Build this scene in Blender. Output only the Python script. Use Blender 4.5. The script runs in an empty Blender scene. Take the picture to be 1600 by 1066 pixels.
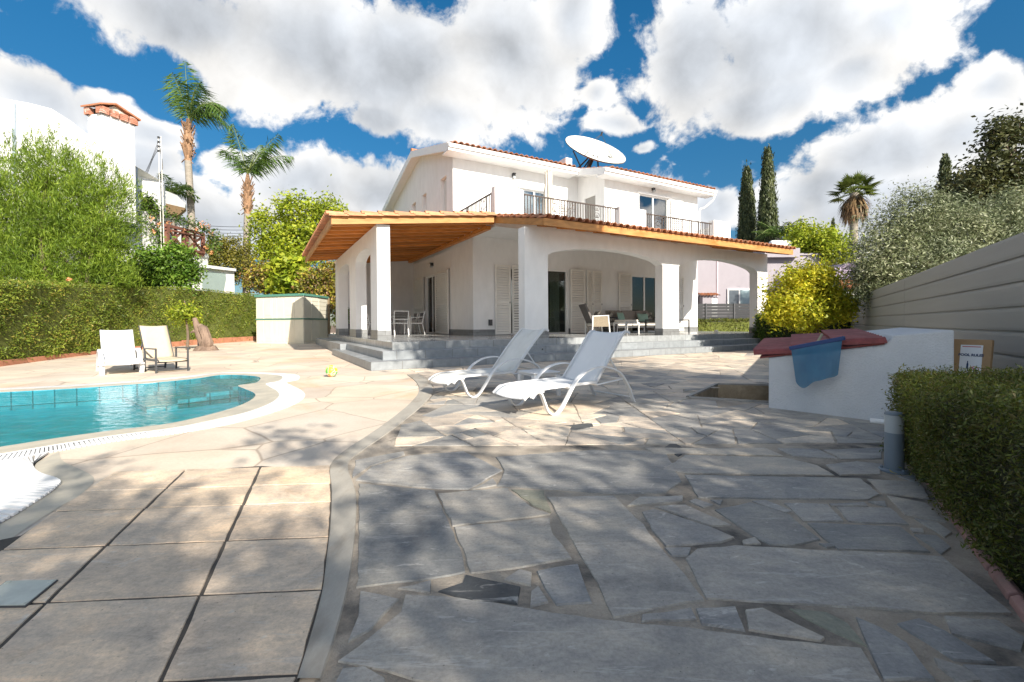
import bpy, bmesh, math, random
import numpy as np
from mathutils import Vector, Matrix
random.seed(7); RNG = np.random.default_rng(7)
SC = bpy.context.scene
COL = SC.collection
R = math.radians

# ------------------------------------------------------------------ camera
EYE = 0.87; FPX = 703.3; PITCH = 0.01328; ROLL = 0.00657; SHY = -17.43
cp, sp, cr, sr = math.cos(PITCH), math.sin(PITCH), math.cos(ROLL), math.sin(ROLL)
CM = Matrix(((cr, 0, -sr), (0, 1, 0), (sr, 0, cr))) @ Matrix(((1, 0, 0), (0, cp, -sp), (0, sp, cp)))
rt, fw, up = CM.transposed().col[0], CM.transposed().col[1], CM.transposed().col[2]
cam_d = bpy.data.cameras.new('camera'); cam = bpy.data.objects.new('camera', cam_d); COL.objects.link(cam)
cam.matrix_world = Matrix.Translation((0, 0, EYE)) @ Matrix(((rt.x, up.x, -fw.x), (rt.y, up.y, -fw.y), (rt.z, up.z, -fw.z))).to_4x4()
cam_d.sensor_width = 36; cam_d.lens = 36 * FPX / 1600; cam_d.shift_y = SHY / 1600
cam_d.clip_start = 0.05; cam_d.clip_end = 3000
SC.camera = cam
SC.render.resolution_x, SC.render.resolution_y = 1024, 682

# ------------------------------------------------------------------ sun, sky, exposure
SUN_AZ, SUN_EL = R(33), R(32)            # azimuth to the right of straight behind the camera
sdir = Vector((math.sin(SUN_AZ) * math.cos(SUN_EL), -math.cos(SUN_AZ) * math.cos(SUN_EL), math.sin(SUN_EL)))
sl = bpy.data.lights.new('sun', 'SUN'); sl.energy = 5.0; sl.angle = R(0.55); sl.color = (1, .92, .80)
so = bpy.data.objects.new('sun', sl); COL.objects.link(so); so.rotation_euler = (-sdir).to_track_quat('-Z', 'Y').to_euler()
so.location = sdir * 60
SC.view_settings.view_transform = 'Standard'; SC.view_settings.look = 'None'
SC.view_settings.exposure = 0.88; SC.view_settings.gamma = 1
SC.cycles.use_denoising = True
SC.cycles.max_bounces = 8; SC.cycles.transparent_max_bounces = 12
SC.cycles.sample_clamp_indirect = 6

def pix_ray(x, y):
    v = Vector(((x - 800) / FPX, 1, -(y - 533 - SHY) / FPX)); return CM.transposed() @ v
def G(x, y, z=0.0):
    r = pix_ray(x, y); t = (z - EYE) / r.z; return Vector((r.x * t, r.y * t, z))
def A(x, y, D):
    r = pix_ray(x, y); t = D / r.y; return Vector((r.x * t, D, EYE + r.z * t))

W = bpy.data.worlds.new('World'); SC.world = W; W.use_nodes = True
def build_world():
    nt = W.node_tree; N = nt.nodes; L = nt.links; N.clear()
    def nd(t, **k):
        n = N.new(t)
        for a, b in k.items(): setattr(n, a, b)
        return n
    def M(op, a, b=None, c=None):
        n = nd('ShaderNodeMath', operation=op)
        for i, q in enumerate((a, b, c)):
            if q is None: continue
            if hasattr(q, 'links'): L.new(q, n.inputs[i])
            else: n.inputs[i].default_value = q
        return n.outputs[0]
    def VM(op, a, b, out=0):
        n = nd('ShaderNodeVectorMath', operation=op)
        for i, q in enumerate((a, b)):
            if q is None: continue
            if hasattr(q, 'links'): L.new(q, n.inputs[i])
            else: n.inputs[i].default_value = q
        return n.outputs[out]
    out = nd('ShaderNodeOutputWorld'); bg = nd('ShaderNodeBackground'); bg2 = nd('ShaderNodeBackground')
    sky = nd('ShaderNodeTexSky', sky_type='NISHITA', sun_disc=False)
    sky.sun_elevation = SUN_EL; sky.sun_rotation = math.pi - SUN_AZ
    sky.air_density = 1.0; sky.dust_density = 0.3; sky.ozone_density = 4.5
    hs = nd('ShaderNodeHueSaturation'); hs.inputs['Saturation'].default_value = 1.28; hs.inputs['Hue'].default_value = .49
    L.new(sky.outputs[0], hs.inputs['Color'])
    sep = nd('ShaderNodeSeparateXYZ'); tc0 = nd('ShaderNodeTexCoord'); L.new(tc0.outputs['Generated'], sep.inputs[0])
    mr = nd('ShaderNodeMapRange'); L.new(sep.outputs[2], mr.inputs[0]); mr.inputs[1].default_value = 0; mr.inputs[2].default_value = .5; mr.inputs[3].default_value = .29; mr.inputs[4].default_value = .58
    ml = nd('ShaderNodeVectorMath', operation='SCALE'); L.new(hs.outputs[0], ml.inputs[0]); L.new(mr.outputs[0], ml.inputs['Scale'])
    L.new(ml.outputs[0], bg.inputs['Color']); bg.inputs['Strength'].default_value = 0.125
    tc = nd('ShaderNodeTexCoord'); dirv = VM('NORMALIZE', tc.outputs['Generated'], None)
    def noise(vec, sc, det, rough=.55, dist=0.0):
        n = nd('ShaderNodeTexNoise'); n.inputs['Scale'].default_value = sc; n.inputs['Detail'].default_value = det
        n.inputs['Roughness'].default_value = rough; n.inputs['Distortion'].default_value = dist
        L.new(vec, n.inputs['Vector']); return n
    # cloud banks, each given by its direction in the sky and its angular half sizes
    blobs = [(300,20,200,75),(470,75,190,105),(640,115,190,110),(800,90,130,120),(900,20,60,70),(700,190,90,45),(590,190,60,30),
             (1245,50,230,130),(1075,90,80,120),(1400,20,120,80),(1190,150,120,55),(1330,110,90,50),
             (60,140,100,52),(170,160,70,38),(20,190,120,60),(250,190,70,30),(235,235,70,45),
             (470,285,125,60),(590,300,80,55),(380,245,55,25),(330,345,190,70),(540,345,110,40),(280,290,60,50),
             (1400,235,160,70),(1510,210,120,75),(1290,300,110,55),(1570,130,55,50),(1220,340,60,40),(1130,330,40,45),(1400,330,200,80),
             (960,190,65,30),(1000,220,40,18),(935,140,35,40),(700,-160,500,80),(-300,250,300,120),(2000,150,300,200)]
    warp = noise(dirv, 3.2, 4); wv = VM('SUBTRACT', warp.outputs['Color'], (.5, .5, .5)); wv = VM('MULTIPLY', wv, (.11, .11, .11))
    dw = VM('ADD', dirv, wv)
    acc = None
    for (x, y, rx, ry) in blobs:
        c = pix_ray(x, y); D = c.length; c.normalize()
        e1 = Vector((c.y, -c.x, 0)).normalized(); e2 = c.cross(e1).normalized()
        kx = FPX * D / rx * (1 if abs(x - 800) < 500 else 1.1); ky = FPX * D / ry
        df = VM('SUBTRACT', dw, tuple(c))
        a = VM('DOT_PRODUCT', df, tuple(e1 * kx), 1); b = VM('DOT_PRODUCT', df, tuple(e2 * ky), 1)
        ln = M('SQRT', M('ADD', M('MULTIPLY', a, a), M('MULTIPLY', b, b)))
        s = M('SUBTRACT', .72 if rx < 66 and 900 < x < 1010 else 1.0, ln)
        acc = s if acc is None else M('SMOOTH_MAX', acc, s, .22)
    n1 = noise(dw, 6.5, 8, .58); n2 = noise(VM('ADD', dw, tuple(sdir * .045)), 6.5, 8, .58)
    n3 = noise(dirv, 2.3, 6, .6); n4 = noise(dw, 24, 7, .6); n5 = noise(dw, 4.2, 3, .5); n6 = noise(VM('ADD', dw, tuple(sdir * .06)), 4.2, 3, .5)
    # loose cloud over the remaining sky, thickened behind the camera to add fill light
    sb = nd('ShaderNodeSeparateXYZ'); L.new(dirv, sb.inputs[0]); thr = M('ADD', .60, M('MULTIPLY', M('MINIMUM', sb.outputs[1], 0.), .16))
    back = M('MULTIPLY', M('SUBTRACT', n3.outputs[0], thr), 2.2)
    acc = M('MAXIMUM', acc, back)
    d = M('ADD', M('ADD', acc, .02), M('ADD', M('MULTIPLY', M('SUBTRACT', n1.outputs[0], .5), 1.7), M('MULTIPLY', M('SUBTRACT', n4.outputs[0], .5), .8)))
    def sstep(v, a, b):
        n = nd('ShaderNodeMapRange', interpolation_type='SMOOTHSTEP'); L.new(v, n.inputs[0])
        n.inputs[1].default_value = a; n.inputs[2].default_value = b; return n.outputs[0]
    alpha = sstep(d, -.04, .24)
    grey = sstep(M('ADD', M('MULTIPLY', acc, .8), M('MULTIPLY', M('SUBTRACT', n5.outputs[0], .5), 1.3)), .0, .75)
    relief = M('ADD', M('MULTIPLY', M('SUBTRACT', n1.outputs[0], n2.outputs[0]), .35), M('MULTIPLY', M('SUBTRACT', n5.outputs[0], n6.outputs[0]), .55))
    br = M('ADD', M('SUBTRACT', .585, M('MULTIPLY', grey, .185)), relief)
    br = M('MAXIMUM', M('MINIMUM', br, .64), .30)
    fwd = M('MAXIMUM', VM('DOT_PRODUCT', dirv, tuple(sdir), 1), 0.)      # unseen cloud on the sun's side, brightened to add fill light
    br = M('MULTIPLY', br, M('ADD', 1.0, M('MULTIPLY', fwd, 1.3)))
    mixc = nd('ShaderNodeMixRGB'); mixc.inputs[1].default_value = (1.0, .985, .96, 1); mixc.inputs[2].default_value = (.90, .955, 1.03, 1)
    L.new(grey, mixc.inputs[0])
    L.new(mixc.outputs[0], bg2.inputs['Color']); L.new(br, bg2.inputs['Strength'])
    mx = nd('ShaderNodeMixShader'); L.new(alpha, mx.inputs[0]); L.new(bg.outputs[0], mx.inputs[1]); L.new(bg2.outputs[0], mx.inputs[2])
    L.new(mx.outputs[0], out.inputs[0])
build_world()

# ------------------------------------------------------------------ materials
def setin(n, k, v):
    if k in n.inputs: n.inputs[k].default_value = v
def c4(c): return (c[0], c[1], c[2], 1)
def nodes_of(name):
    m = bpy.data.materials.new(name); m.use_nodes = True
    nt = m.node_tree; return m, nt, nt.nodes, nt.links, nt.nodes['Principled BSDF'], nt.nodes['Material Output']
def tex(N, L, kind, sc, vec=None, **k):
    n = N.new(kind); setin(n, 'Scale', sc)
    for a, b in k.items(): setin(n, a, b)
    if vec is not None: L.new(vec, n.inputs['Vector'])
    return n
def ramp(N, L, src, stops):
    r = N.new('ShaderNodeValToRGB'); e = r.color_ramp.elements
    while len(e) < len(stops): e.new(.5)
    for q, (p, c) in zip(e, stops): q.position = p; q.color = c4(c)
    L.new(src, r.inputs[0]); return r.outputs[0]
def mixc(N, L, a, b, f, bt='MIX'):
    m = N.new('ShaderNodeMixRGB'); m.blend_type = bt
    for i, q in ((0, f), (1, a), (2, b)):
        if hasattr(q, 'links'): L.new(q, m.inputs[i])
        else: m.inputs[i].default_value = q if i == 0 else c4(q)
    return m.outputs[0]
def bump(N, L, h, p, st, dist=.01):
    b = N.new('ShaderNodeBump'); b.inputs['Strength'].default_value = st; b.inputs['Distance'].default_value = dist
    L.new(h, b.inputs['Height']); L.new(b.outputs[0], p.inputs['Normal'])
def surf(name, col, rough=.6, var=.25, vs=6.0, fine=60., bst=.2, bd=.004, stain=None, island=0., metal=0., spec=.4, stainpos=(.52, .68), stretch=None):
    """plain procedural surface: base colour, mottling, optional stain colour, per-piece variation, fine bump"""
    m, nt, N, L, p, o = nodes_of(name)
    tc = N.new('ShaderNodeTexCoord'); v = tc.outputs['Object']
    if stretch:
        mp = N.new('ShaderNodeMapping'); mp.inputs['Scale'].default_value = stretch; L.new(v, mp.inputs['Vector']); v = mp.outputs[0]
    a = tex(N, L, 'ShaderNodeTexNoise', vs, v, Detail=6, Roughness=.6)
    lo = tuple(x * (1 - var) for x in col); hi = tuple(min(1, x * (1 + var)) for x in col)
    c = ramp(N, L, a.outputs[0], [(.28, lo), (.72, hi)])
    f = tex(N, L, 'ShaderNodeTexNoise', fine, v, Detail=5, Roughness=.65)
    c = mixc(N, L, c, ramp(N, L, f.outputs[0], [(.3, (.78, .78, .78)), (.7, (1.12, 1.12, 1.12))]), min(1, var * 2.2), 'MULTIPLY')
    if stain:
        s = tex(N, L, 'ShaderNodeTexNoise', vs * .45, v, Detail=7, Roughness=.62, Distortion=.4)
        k = ramp(N, L, s.outputs[0], [(stainpos[0], (0, 0, 0)), (stainpos[1], (1, 1, 1))])
        c = mixc(N, L, c, stain, k)
    if name.startswith('pine'):
        oi = N.new('ShaderNodeObjectInfo'); c = mixc(N, L, c, ramp(N, L, oi.outputs['Random'], [(0, (.66,) * 3), (1, (1.25,) * 3)]), 1.0, 'MULTIPLY')
    if island:
        g = N.new('ShaderNodeNewGeometry')
        c = mixc(N, L, c, ramp(N, L, g.outputs['Random Per Island'], [(0, (1 - island,) * 3), (1, (1 + island * .7,) * 3)]), 1.0, 'MULTIPLY')
    L.new(c, p.inputs['Base Color'])
    p.inputs['Roughness'].default_value = rough; p.inputs['Metallic'].default_value = metal; setin(p, 'Specular IOR Level', spec)
    if bst: bump(N, L, f.outputs[0], p, bst, bd)
    return m
def leafmat(name, cols, trans=.3, rough=.5):
    m, nt, N, L, p, o = nodes_of(name)
    g = N.new('ShaderNodeNewGeometry')
    n = len(cols); c = ramp(N, L, g.outputs['Random Per Island'], [(i / max(1, n - 1), q) for i, q in enumerate(cols)])
    tc = N.new('ShaderNodeTexCoord'); a = tex(N, L, 'ShaderNodeTexNoise', 1.1, tc.outputs['Object'], Detail=3)
    c = mixc(N, L, c, ramp(N, L, a.outputs[0], [(.35, (.60, .64, .58)), (.65, (1.28, 1.2, 1.12))]), 1, 'MULTIPLY')
    L.new(c, p.inputs['Base Color']); p.inputs['Roughness'].default_value = rough; setin(p, 'Specular IOR Level', .35)
    t = N.new('ShaderNodeBsdfTranslucent'); L.new(c, t.inputs['Color'])
    mx = N.new('ShaderNodeMixShader'); mx.inputs[0].default_value = trans
    L.new(p.outputs[0], mx.inputs[1]); L.new(t.outputs[0], mx.inputs[2]); L.new(mx.outputs[0], o.inputs[0])
    return m
def tilemat(name, col, mort, w, h, rough=.35, off=.5, var=.12, msz=.006, vary=True):
    """rectangular tiles through the brick texture, mapped on the object's own faces"""
    m, nt, N, L, p, o = nodes_of(name)
    tc = N.new('ShaderNodeTexCoord'); b = N.new('ShaderNodeTexBrick')
    sx = N.new('ShaderNodeSeparateXYZ'); L.new(tc.outputs['Object'], sx.inputs[0])
    gm = N.new('ShaderNodeNewGeometry'); sn = N.new('ShaderNodeSeparateXYZ'); 
    vt = N.new('ShaderNodeVectorTransform'); vt.vector_type = 'NORMAL'; vt.convert_from = 'WORLD'; vt.convert_to = 'OBJECT'
    L.new(gm.outputs['Normal'], vt.inputs[0]); L.new(vt.outputs[0], sn.inputs[0])
    def mth(op, a, bb=None):
        q = N.new('ShaderNodeMath'); q.operation = op
        for i, z in enumerate((a, bb)):
            if z is None: continue
            if hasattr(z, 'links'): L.new(z, q.inputs[i])
            else: q.inputs[i].default_value = z
        return q.outputs[0]
    def sel(f, a, bb):   # f? a : b
        q = N.new('ShaderNodeMix'); q.data_type = 'FLOAT'; L.new(f, q.inputs[0]); L.new(bb, q.inputs[2]); L.new(a, q.inputs[3]); return q.outputs[0]
    isz = mth('GREATER_THAN', mth('ABSOLUTE', sn.outputs[2]), .7); isx = mth('GREATER_THAN', mth('ABSOLUTE', sn.outputs[0]), .7)
    ux = sel(isx, sx.outputs[1], sx.outputs[0]); vy = sel(isz, sx.outputs[1], sx.outputs[2])
    cb = N.new('ShaderNodeCombineXYZ'); L.new(ux, cb.inputs[0]); L.new(vy, cb.inputs[1]); L.new(cb.outputs[0], b.inputs['Vector'])
    b.offset = off; b.inputs['Scale'].default_value = 1; b.inputs['Mortar Size'].default_value = msz
    b.inputs['Brick Width'].default_value = w; b.inputs['Row Height'].default_value = h
    b.inputs['Color1'].default_value = c4([x * (1 - var) for x in col]); b.inputs['Color2'].default_value = c4([x * (1 + var) for x in col]); b.inputs['Mortar'].default_value = c4(mort)
    n = tex(N, L, 'ShaderNodeTexNoise', 9, tc.outputs['Object'], Detail=5)
    c = mixc(N, L, b.outputs['Color'], ramp(N, L, n.outputs[0], [(.3, (.85,) * 3), (.7, (1.12,) * 3)]), 1, 'MULTIPLY')
    L.new(c, p.inputs['Base Color']); p.inputs['Roughness'].default_value = rough
    bp = N.new('ShaderNodeBump'); bp.inputs['Strength'].default_value = .4; bp.inputs['Distance'].default_value = .003; bp.invert = True
    L.new(b.outputs['Fac'], bp.inputs['Height']); L.new(bp.outputs[0], p.inputs['Normal'])
    return m
def glassmat(name, tint=(.8, .88, .86), refl=.12, rough=.01):
    m, nt, N, L, p, o = nodes_of(name); N.remove(p)
    t = N.new('ShaderNodeBsdfTransparent'); t.inputs[0].default_value = c4(tint)
    g = N.new('ShaderNodeBsdfGlossy'); g.inputs['Roughness'].default_value = rough
    f = N.new('ShaderNodeFresnel'); f.inputs[0].default_value = 1.5
    a = N.new('ShaderNodeMath'); a.operation = 'ADD'; L.new(f.outputs[0], a.inputs[0]); a.inputs[1].default_value = refl; a.use_clamp = True
    mx = N.new('ShaderNodeMixShader'); L.new(a.outputs[0], mx.inputs[0]); L.new(t.outputs[0], mx.inputs[1]); L.new(g.outputs[0], mx.inputs[2]); L.new(mx.outputs[0], o.inputs[0])
    return m
def watermat():
    m, nt, N, L, p, o = nodes_of('pool_water'); N.remove(p)
    tc = N.new('ShaderNodeTexCoord')
    mp = N.new('ShaderNodeMapping'); mp.inputs['Scale'].default_value = (1, 1.5, 1); mp.inputs['Rotation'].default_value = (0, 0, .5); L.new(tc.outputs['Object'], mp.inputs[0])
    n = tex(N, L, 'ShaderNodeTexNoise', 6.0, mp.outputs[0], Detail=4, Roughness=.5, Distortion=.5)
    b = N.new('ShaderNodeBump'); b.inputs['Strength'].default_value = .3; b.inputs['Distance'].default_value = .04; L.new(n.outputs[0], b.inputs['Height'])
    t = N.new('ShaderNodeBsdfTransparent'); t.inputs[0].default_value = (.72, .965, .975, 1)
    g = N.new('ShaderNodeBsdfGlossy'); g.inputs['Roughness'].default_value = .0; L.new(b.outputs[0], g.inputs['Normal'])
    f = N.new('ShaderNodeFresnel'); f.inputs[0].default_value = 1.33
    k = N.new('ShaderNodeMath'); k.operation = 'MULTIPLY'; L.new(f.outputs[0], k.inputs[0]); k.inputs[1].default_value = .42
    mx = N.new('ShaderNodeMixShader'); L.new(k.outputs[0], mx.inputs[0]); L.new(t.outputs[0], mx.inputs[1]); L.new(g.outputs[0], mx.inputs[2]); L.new(mx.outputs[0], o.inputs[0])
    return m

MT = {}
MT['plaster'] = surf('white_plaster', (.80, .795, .78), .8, .05, 2.6, 90, .3, .004, stain=(.745, .735, .715), stainpos=(.5, .85), stretch=(1.6, 1.6, .7))
MT['plaster_rough'] = surf('rough_white_render', (.64, .66, .68), .85, .07, 4, 70, .9, .014, stain=(.5, .5, .5), stainpos=(.62, .9))
MT['white_paint'] = surf('white_paint', (.80, .80, .79), .45, .03, 4, 50, .04, .002)
MT['shutter'] = surf('shutter_paint', (.78, .76, .71), .5, .05, 4, 40, .08, .002)
MT['plinth'] = tilemat('grey_plinth_tile', (.20, .205, .205), (.12, .12, .12), .6, .3, .35)
MT['floor'] = tilemat('grey_floor_tile', (.30, .315, .32), (.16, .16, .16), .6, .6, .22, off=0.)
MT['steptile'] = tilemat('grey_step_tile', (.25, .27, .285), (.15, .15, .15), .6, .4, .4, off=0.)
MT['wood'] = surf('pine_wood', (.56, .225, .05), .5, .24, 3, 30, .2, .003, stain=(.40, .14, .028), stretch=(1, 6, 8))
MT['wood_lit'] = surf('pine_fascia_lit', (.52, .25, .08), .55, .26, 2.2, 30, .2, .003, stain=(.42, .15, .03), stretch=(1.2, 1.2, 5))  # pine for the fascias, with its sunlit tone put into the colour
MT['tile'] = surf('terracotta_tile', (.42, .17, .085), .8, .25, 8, 40, .3, .004, stain=(.30, .18, .12), island=.3)
MT['tile_pale'] = surf('pale_terracotta_tile', (.56, .27, .14), .8, .2, 8, 40, .3, .004, stain=(.42, .24, .15), island=.2)
MT['tile_red'] = surf('painted_red_tile', (.235, .058, .055), .6, .25, 8, 40, .3, .004, stain=(.31, .11, .10), island=.15)
MT['iron'] = surf('bronze_iron', (.085, .065, .055), .5, .15, 8, 60, .1, .001, metal=.3)
MT['dark_metal'] = surf('charcoal_metal', (.06, .062, .066), .45, .1, 8, 60, .05, .001)
MT['alu'] = surf('white_aluminium', (.72, .72, .71), .35, .03, 5, 40, .03, .001)
MT['lounger'] = surf('white_lounger_frame', (.68, .69, .70), .32, .03, 5, 40, .03, .001)
MT['sling'] = surf('white_sling', (.70, .71, .715), .8, .03, 9, 400, .35, .002)
MT['sling_old'] = surf('stained_white_sling', (.66, .655, .62), .8, .06, 7, 400, .35, .002, stain=(.5, .46, .38), stainpos=(.55, .9))
MT['sling_tan'] = surf('tan_sling', (.52, .43, .31), .8, .06, 9, 400, .35, .002)
MT['glass'] = glassmat('window_glass', (.62, .68, .66), .05)
MT['glass_bal'] = glassmat('balcony_glass', (.55, .65, .7), .22)
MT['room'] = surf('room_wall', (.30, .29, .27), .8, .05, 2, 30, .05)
MT['curtain'] = surf('pale_curtain', (.62, .63, .60), .85, .05, 3, 40, .1)
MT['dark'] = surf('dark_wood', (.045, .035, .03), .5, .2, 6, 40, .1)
MT['blue_tile'] = tilemat('pool_wall_tile', (.05, .28, .35), (.02, .13, .17), .2, .2, .25, off=0., var=.10, msz=.007)
MT['pool_floor'] = tilemat('pool_floor_tile', (.015, .345, .45), (.012, .30, .40), .15, .15, .3, off=0., var=.14, msz=.006)
MT['rim'] = surf('pool_rim_stone', (.47, .43, .35), .6, .14, 6, 50, .2, .003, stain=(.36, .34, .29))
MT['grate'] = surf('white_grating', (.80, .80, .80), .4, .03, 8, 60, .03)
MT['grate_gap'] = surf('gutter_shade_grey', (.33, .35, .37), .6, .15, 8, 60, .05)  # shade between the grating bars is put into this grey
MT['water'] = watermat()
MT['fence'] = surf('grey_composite_board', (.30, .302, .285), .55, .07, 1.2, 90, .25, .002, stretch=(.3, .3, 6))
MT['fence_dark'] = surf('dark_grey_slat', (.032, .034, .038), .5, .1, 2, 60, .1, .002)
MT['pink'] = surf('pink_render', (.325, .30, .33), .85, .05, 2, 60, .2, .004)
MT['bark'] = surf('tree_bark', (.17, .125, .09), .9, .3, 9, 50, .8, .02, stretch=(1, 1, .3))
MT['palm_bark'] = surf('palm_bark', (.30, .265, .22), .9, .22, 4, 30, .7, .02, stretch=(.6, .6, 5))
MT['boots'] = surf('dry_palm_boots', (.32, .19, .11), .9, .35, 9, 40, .8, .02, island=.35)
MT['dead_frond'] = leafmat('dead_fronds', [(.12, .07, .035), (.24, .15, .08), (.33, .22, .12)], .1)
MT['bollard'] = surf('bollard_grey_paint', (.17, .21, .25), .42, .06, 8, 80, .06, .001, stain=(.2, .25, .29))
MT['lens'] = surf('frosted_lens', (.42, .46, .48), .35, .03, 6, 40, .02)
MT['concrete'] = surf('weathered_concrete', (.36, .34, .31), .85, .2, 6, 60, .5, .006, stain=(.25, .235, .215))
MT['pit'] = surf('stained_pit_render', (.40, .32, .22), .85, .25, 5, 50, .4, .006, stain=(.2, .15, .09))
MT['brick'] = surf('pink_kerb_block', (.30, .17, .15), .8, .22, 8, 60, .4, .005, stain=(.22, .14, .12), island=.2)
MT['terra_kerb'] = surf('terracotta_kerb', (.50, .22, .13), .8, .2, 5, 60, .3, .005, island=.15)
MT['shed'] = surf('cream_shed_resin', (.66, .63, .53), .55, .05, 3, 60, .08, .002)
MT['green_plastic'] = surf('green_plastic_trim', (.09, .24, .19), .5, .1, 6, 50, .05)
MT['blue_net'] = None
MT['cushion'] = surf('taupe_cushion', (.25, .225, .20), .9, .1, 8, 200, .3, .003)
MT['cream_cushion'] = surf('cream_cushion', (.66, .63, .57), .9, .05, 8, 200, .3, .003)
MT['mint_cushion'] = surf('mint_cushion', (.28, .43, .36), .9, .06, 8, 200, .3, .003)
MT['wicker'] = surf('pale_wicker', (.26, .215, .155), .8, .25, 30, 90, .5, .003)
MT['cloud_white'] = surf('white_plastic', (.78, .78, .77), .4, .02, 6, 40, .02)
MT['card'] = surf('brown_board', (.36, .235, .125), .8, .12, 8, 60, .2, .002)
MT['sign_white'] = surf('sign_white', (.72, .74, .76), .4, .02, 6, 40, .0, .001)
MT['sign_blue'] = surf('sign_blue', (.015, .045, .12), .4, .02, 6, 40, .0)
MT['sign_red'] = surf('sign_red', (.48, .05, .05), .4, .02, 6, 40, .0)
MT['dish'] = surf('dish_white', (.60, .575, .52), .45, .04, 2, 30, .03)
MT['dish_back'] = surf('dish_back', (.50, .33, .22), .6, .15, 3, 30, .05)
MT['canvas'] = surf('off_white_canvas', (.56, .52, .45), .9, .05, 6, 80, .2, .004)
MT['soil'] = surf('dry_soil', (.16, .11, .075), .95, .3, 6, 50, .8, .015)
MT['purple'] = surf('mauve_roof', (.36, .30, .40), .8, .08, 2, 50, .2)
MT['cable'] = surf('black_cable', (.03, .03, .03), .6, .05, 4, 20, 0)

# ------------------------------------------------------------------ objects and meshes
MATS = {}
def thing(name, label, cat, loc=(0, 0, 0), rz=0.0, group=None):
    o = bpy.data.objects.new(name, None); COL.objects.link(o)
    o.location = loc; o.rotation_euler = (0, 0, rz); o.empty_display_size = .2
    o['label'] = label; o['category'] = cat
    if group: o['group'] = group
    MATS[o] = Matrix.Translation(Vector(loc)) @ Matrix.Rotation(rz, 4, 'Z')
    return o
def tag(o, label, cat, group=None):
    o['label'] = label; o['category'] = cat
    if group: o['group'] = group
    return o
def root_matrix(p):
    m = Matrix()
    while p is not None:
        if p in MATS: return MATS[p]
        p = p.parent
    return m
def link(name, me, mats, parent=None, smooth=False):
    o = bpy.data.objects.new(name, me); COL.objects.link(o)
    if parent is not None: o.parent = parent
    for m in (mats if isinstance(mats, (list, tuple)) else [mats]): me.materials.append(m)
    if smooth: me.polygons.foreach_set('use_smooth', [True] * len(me.polygons))
    me.update(); return o
def copy_tree(o, parent=None):
    c = o.copy(); COL.objects.link(c); c.parent = parent
    for ch in list(o.children): copy_tree(ch, c)
    return c
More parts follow.
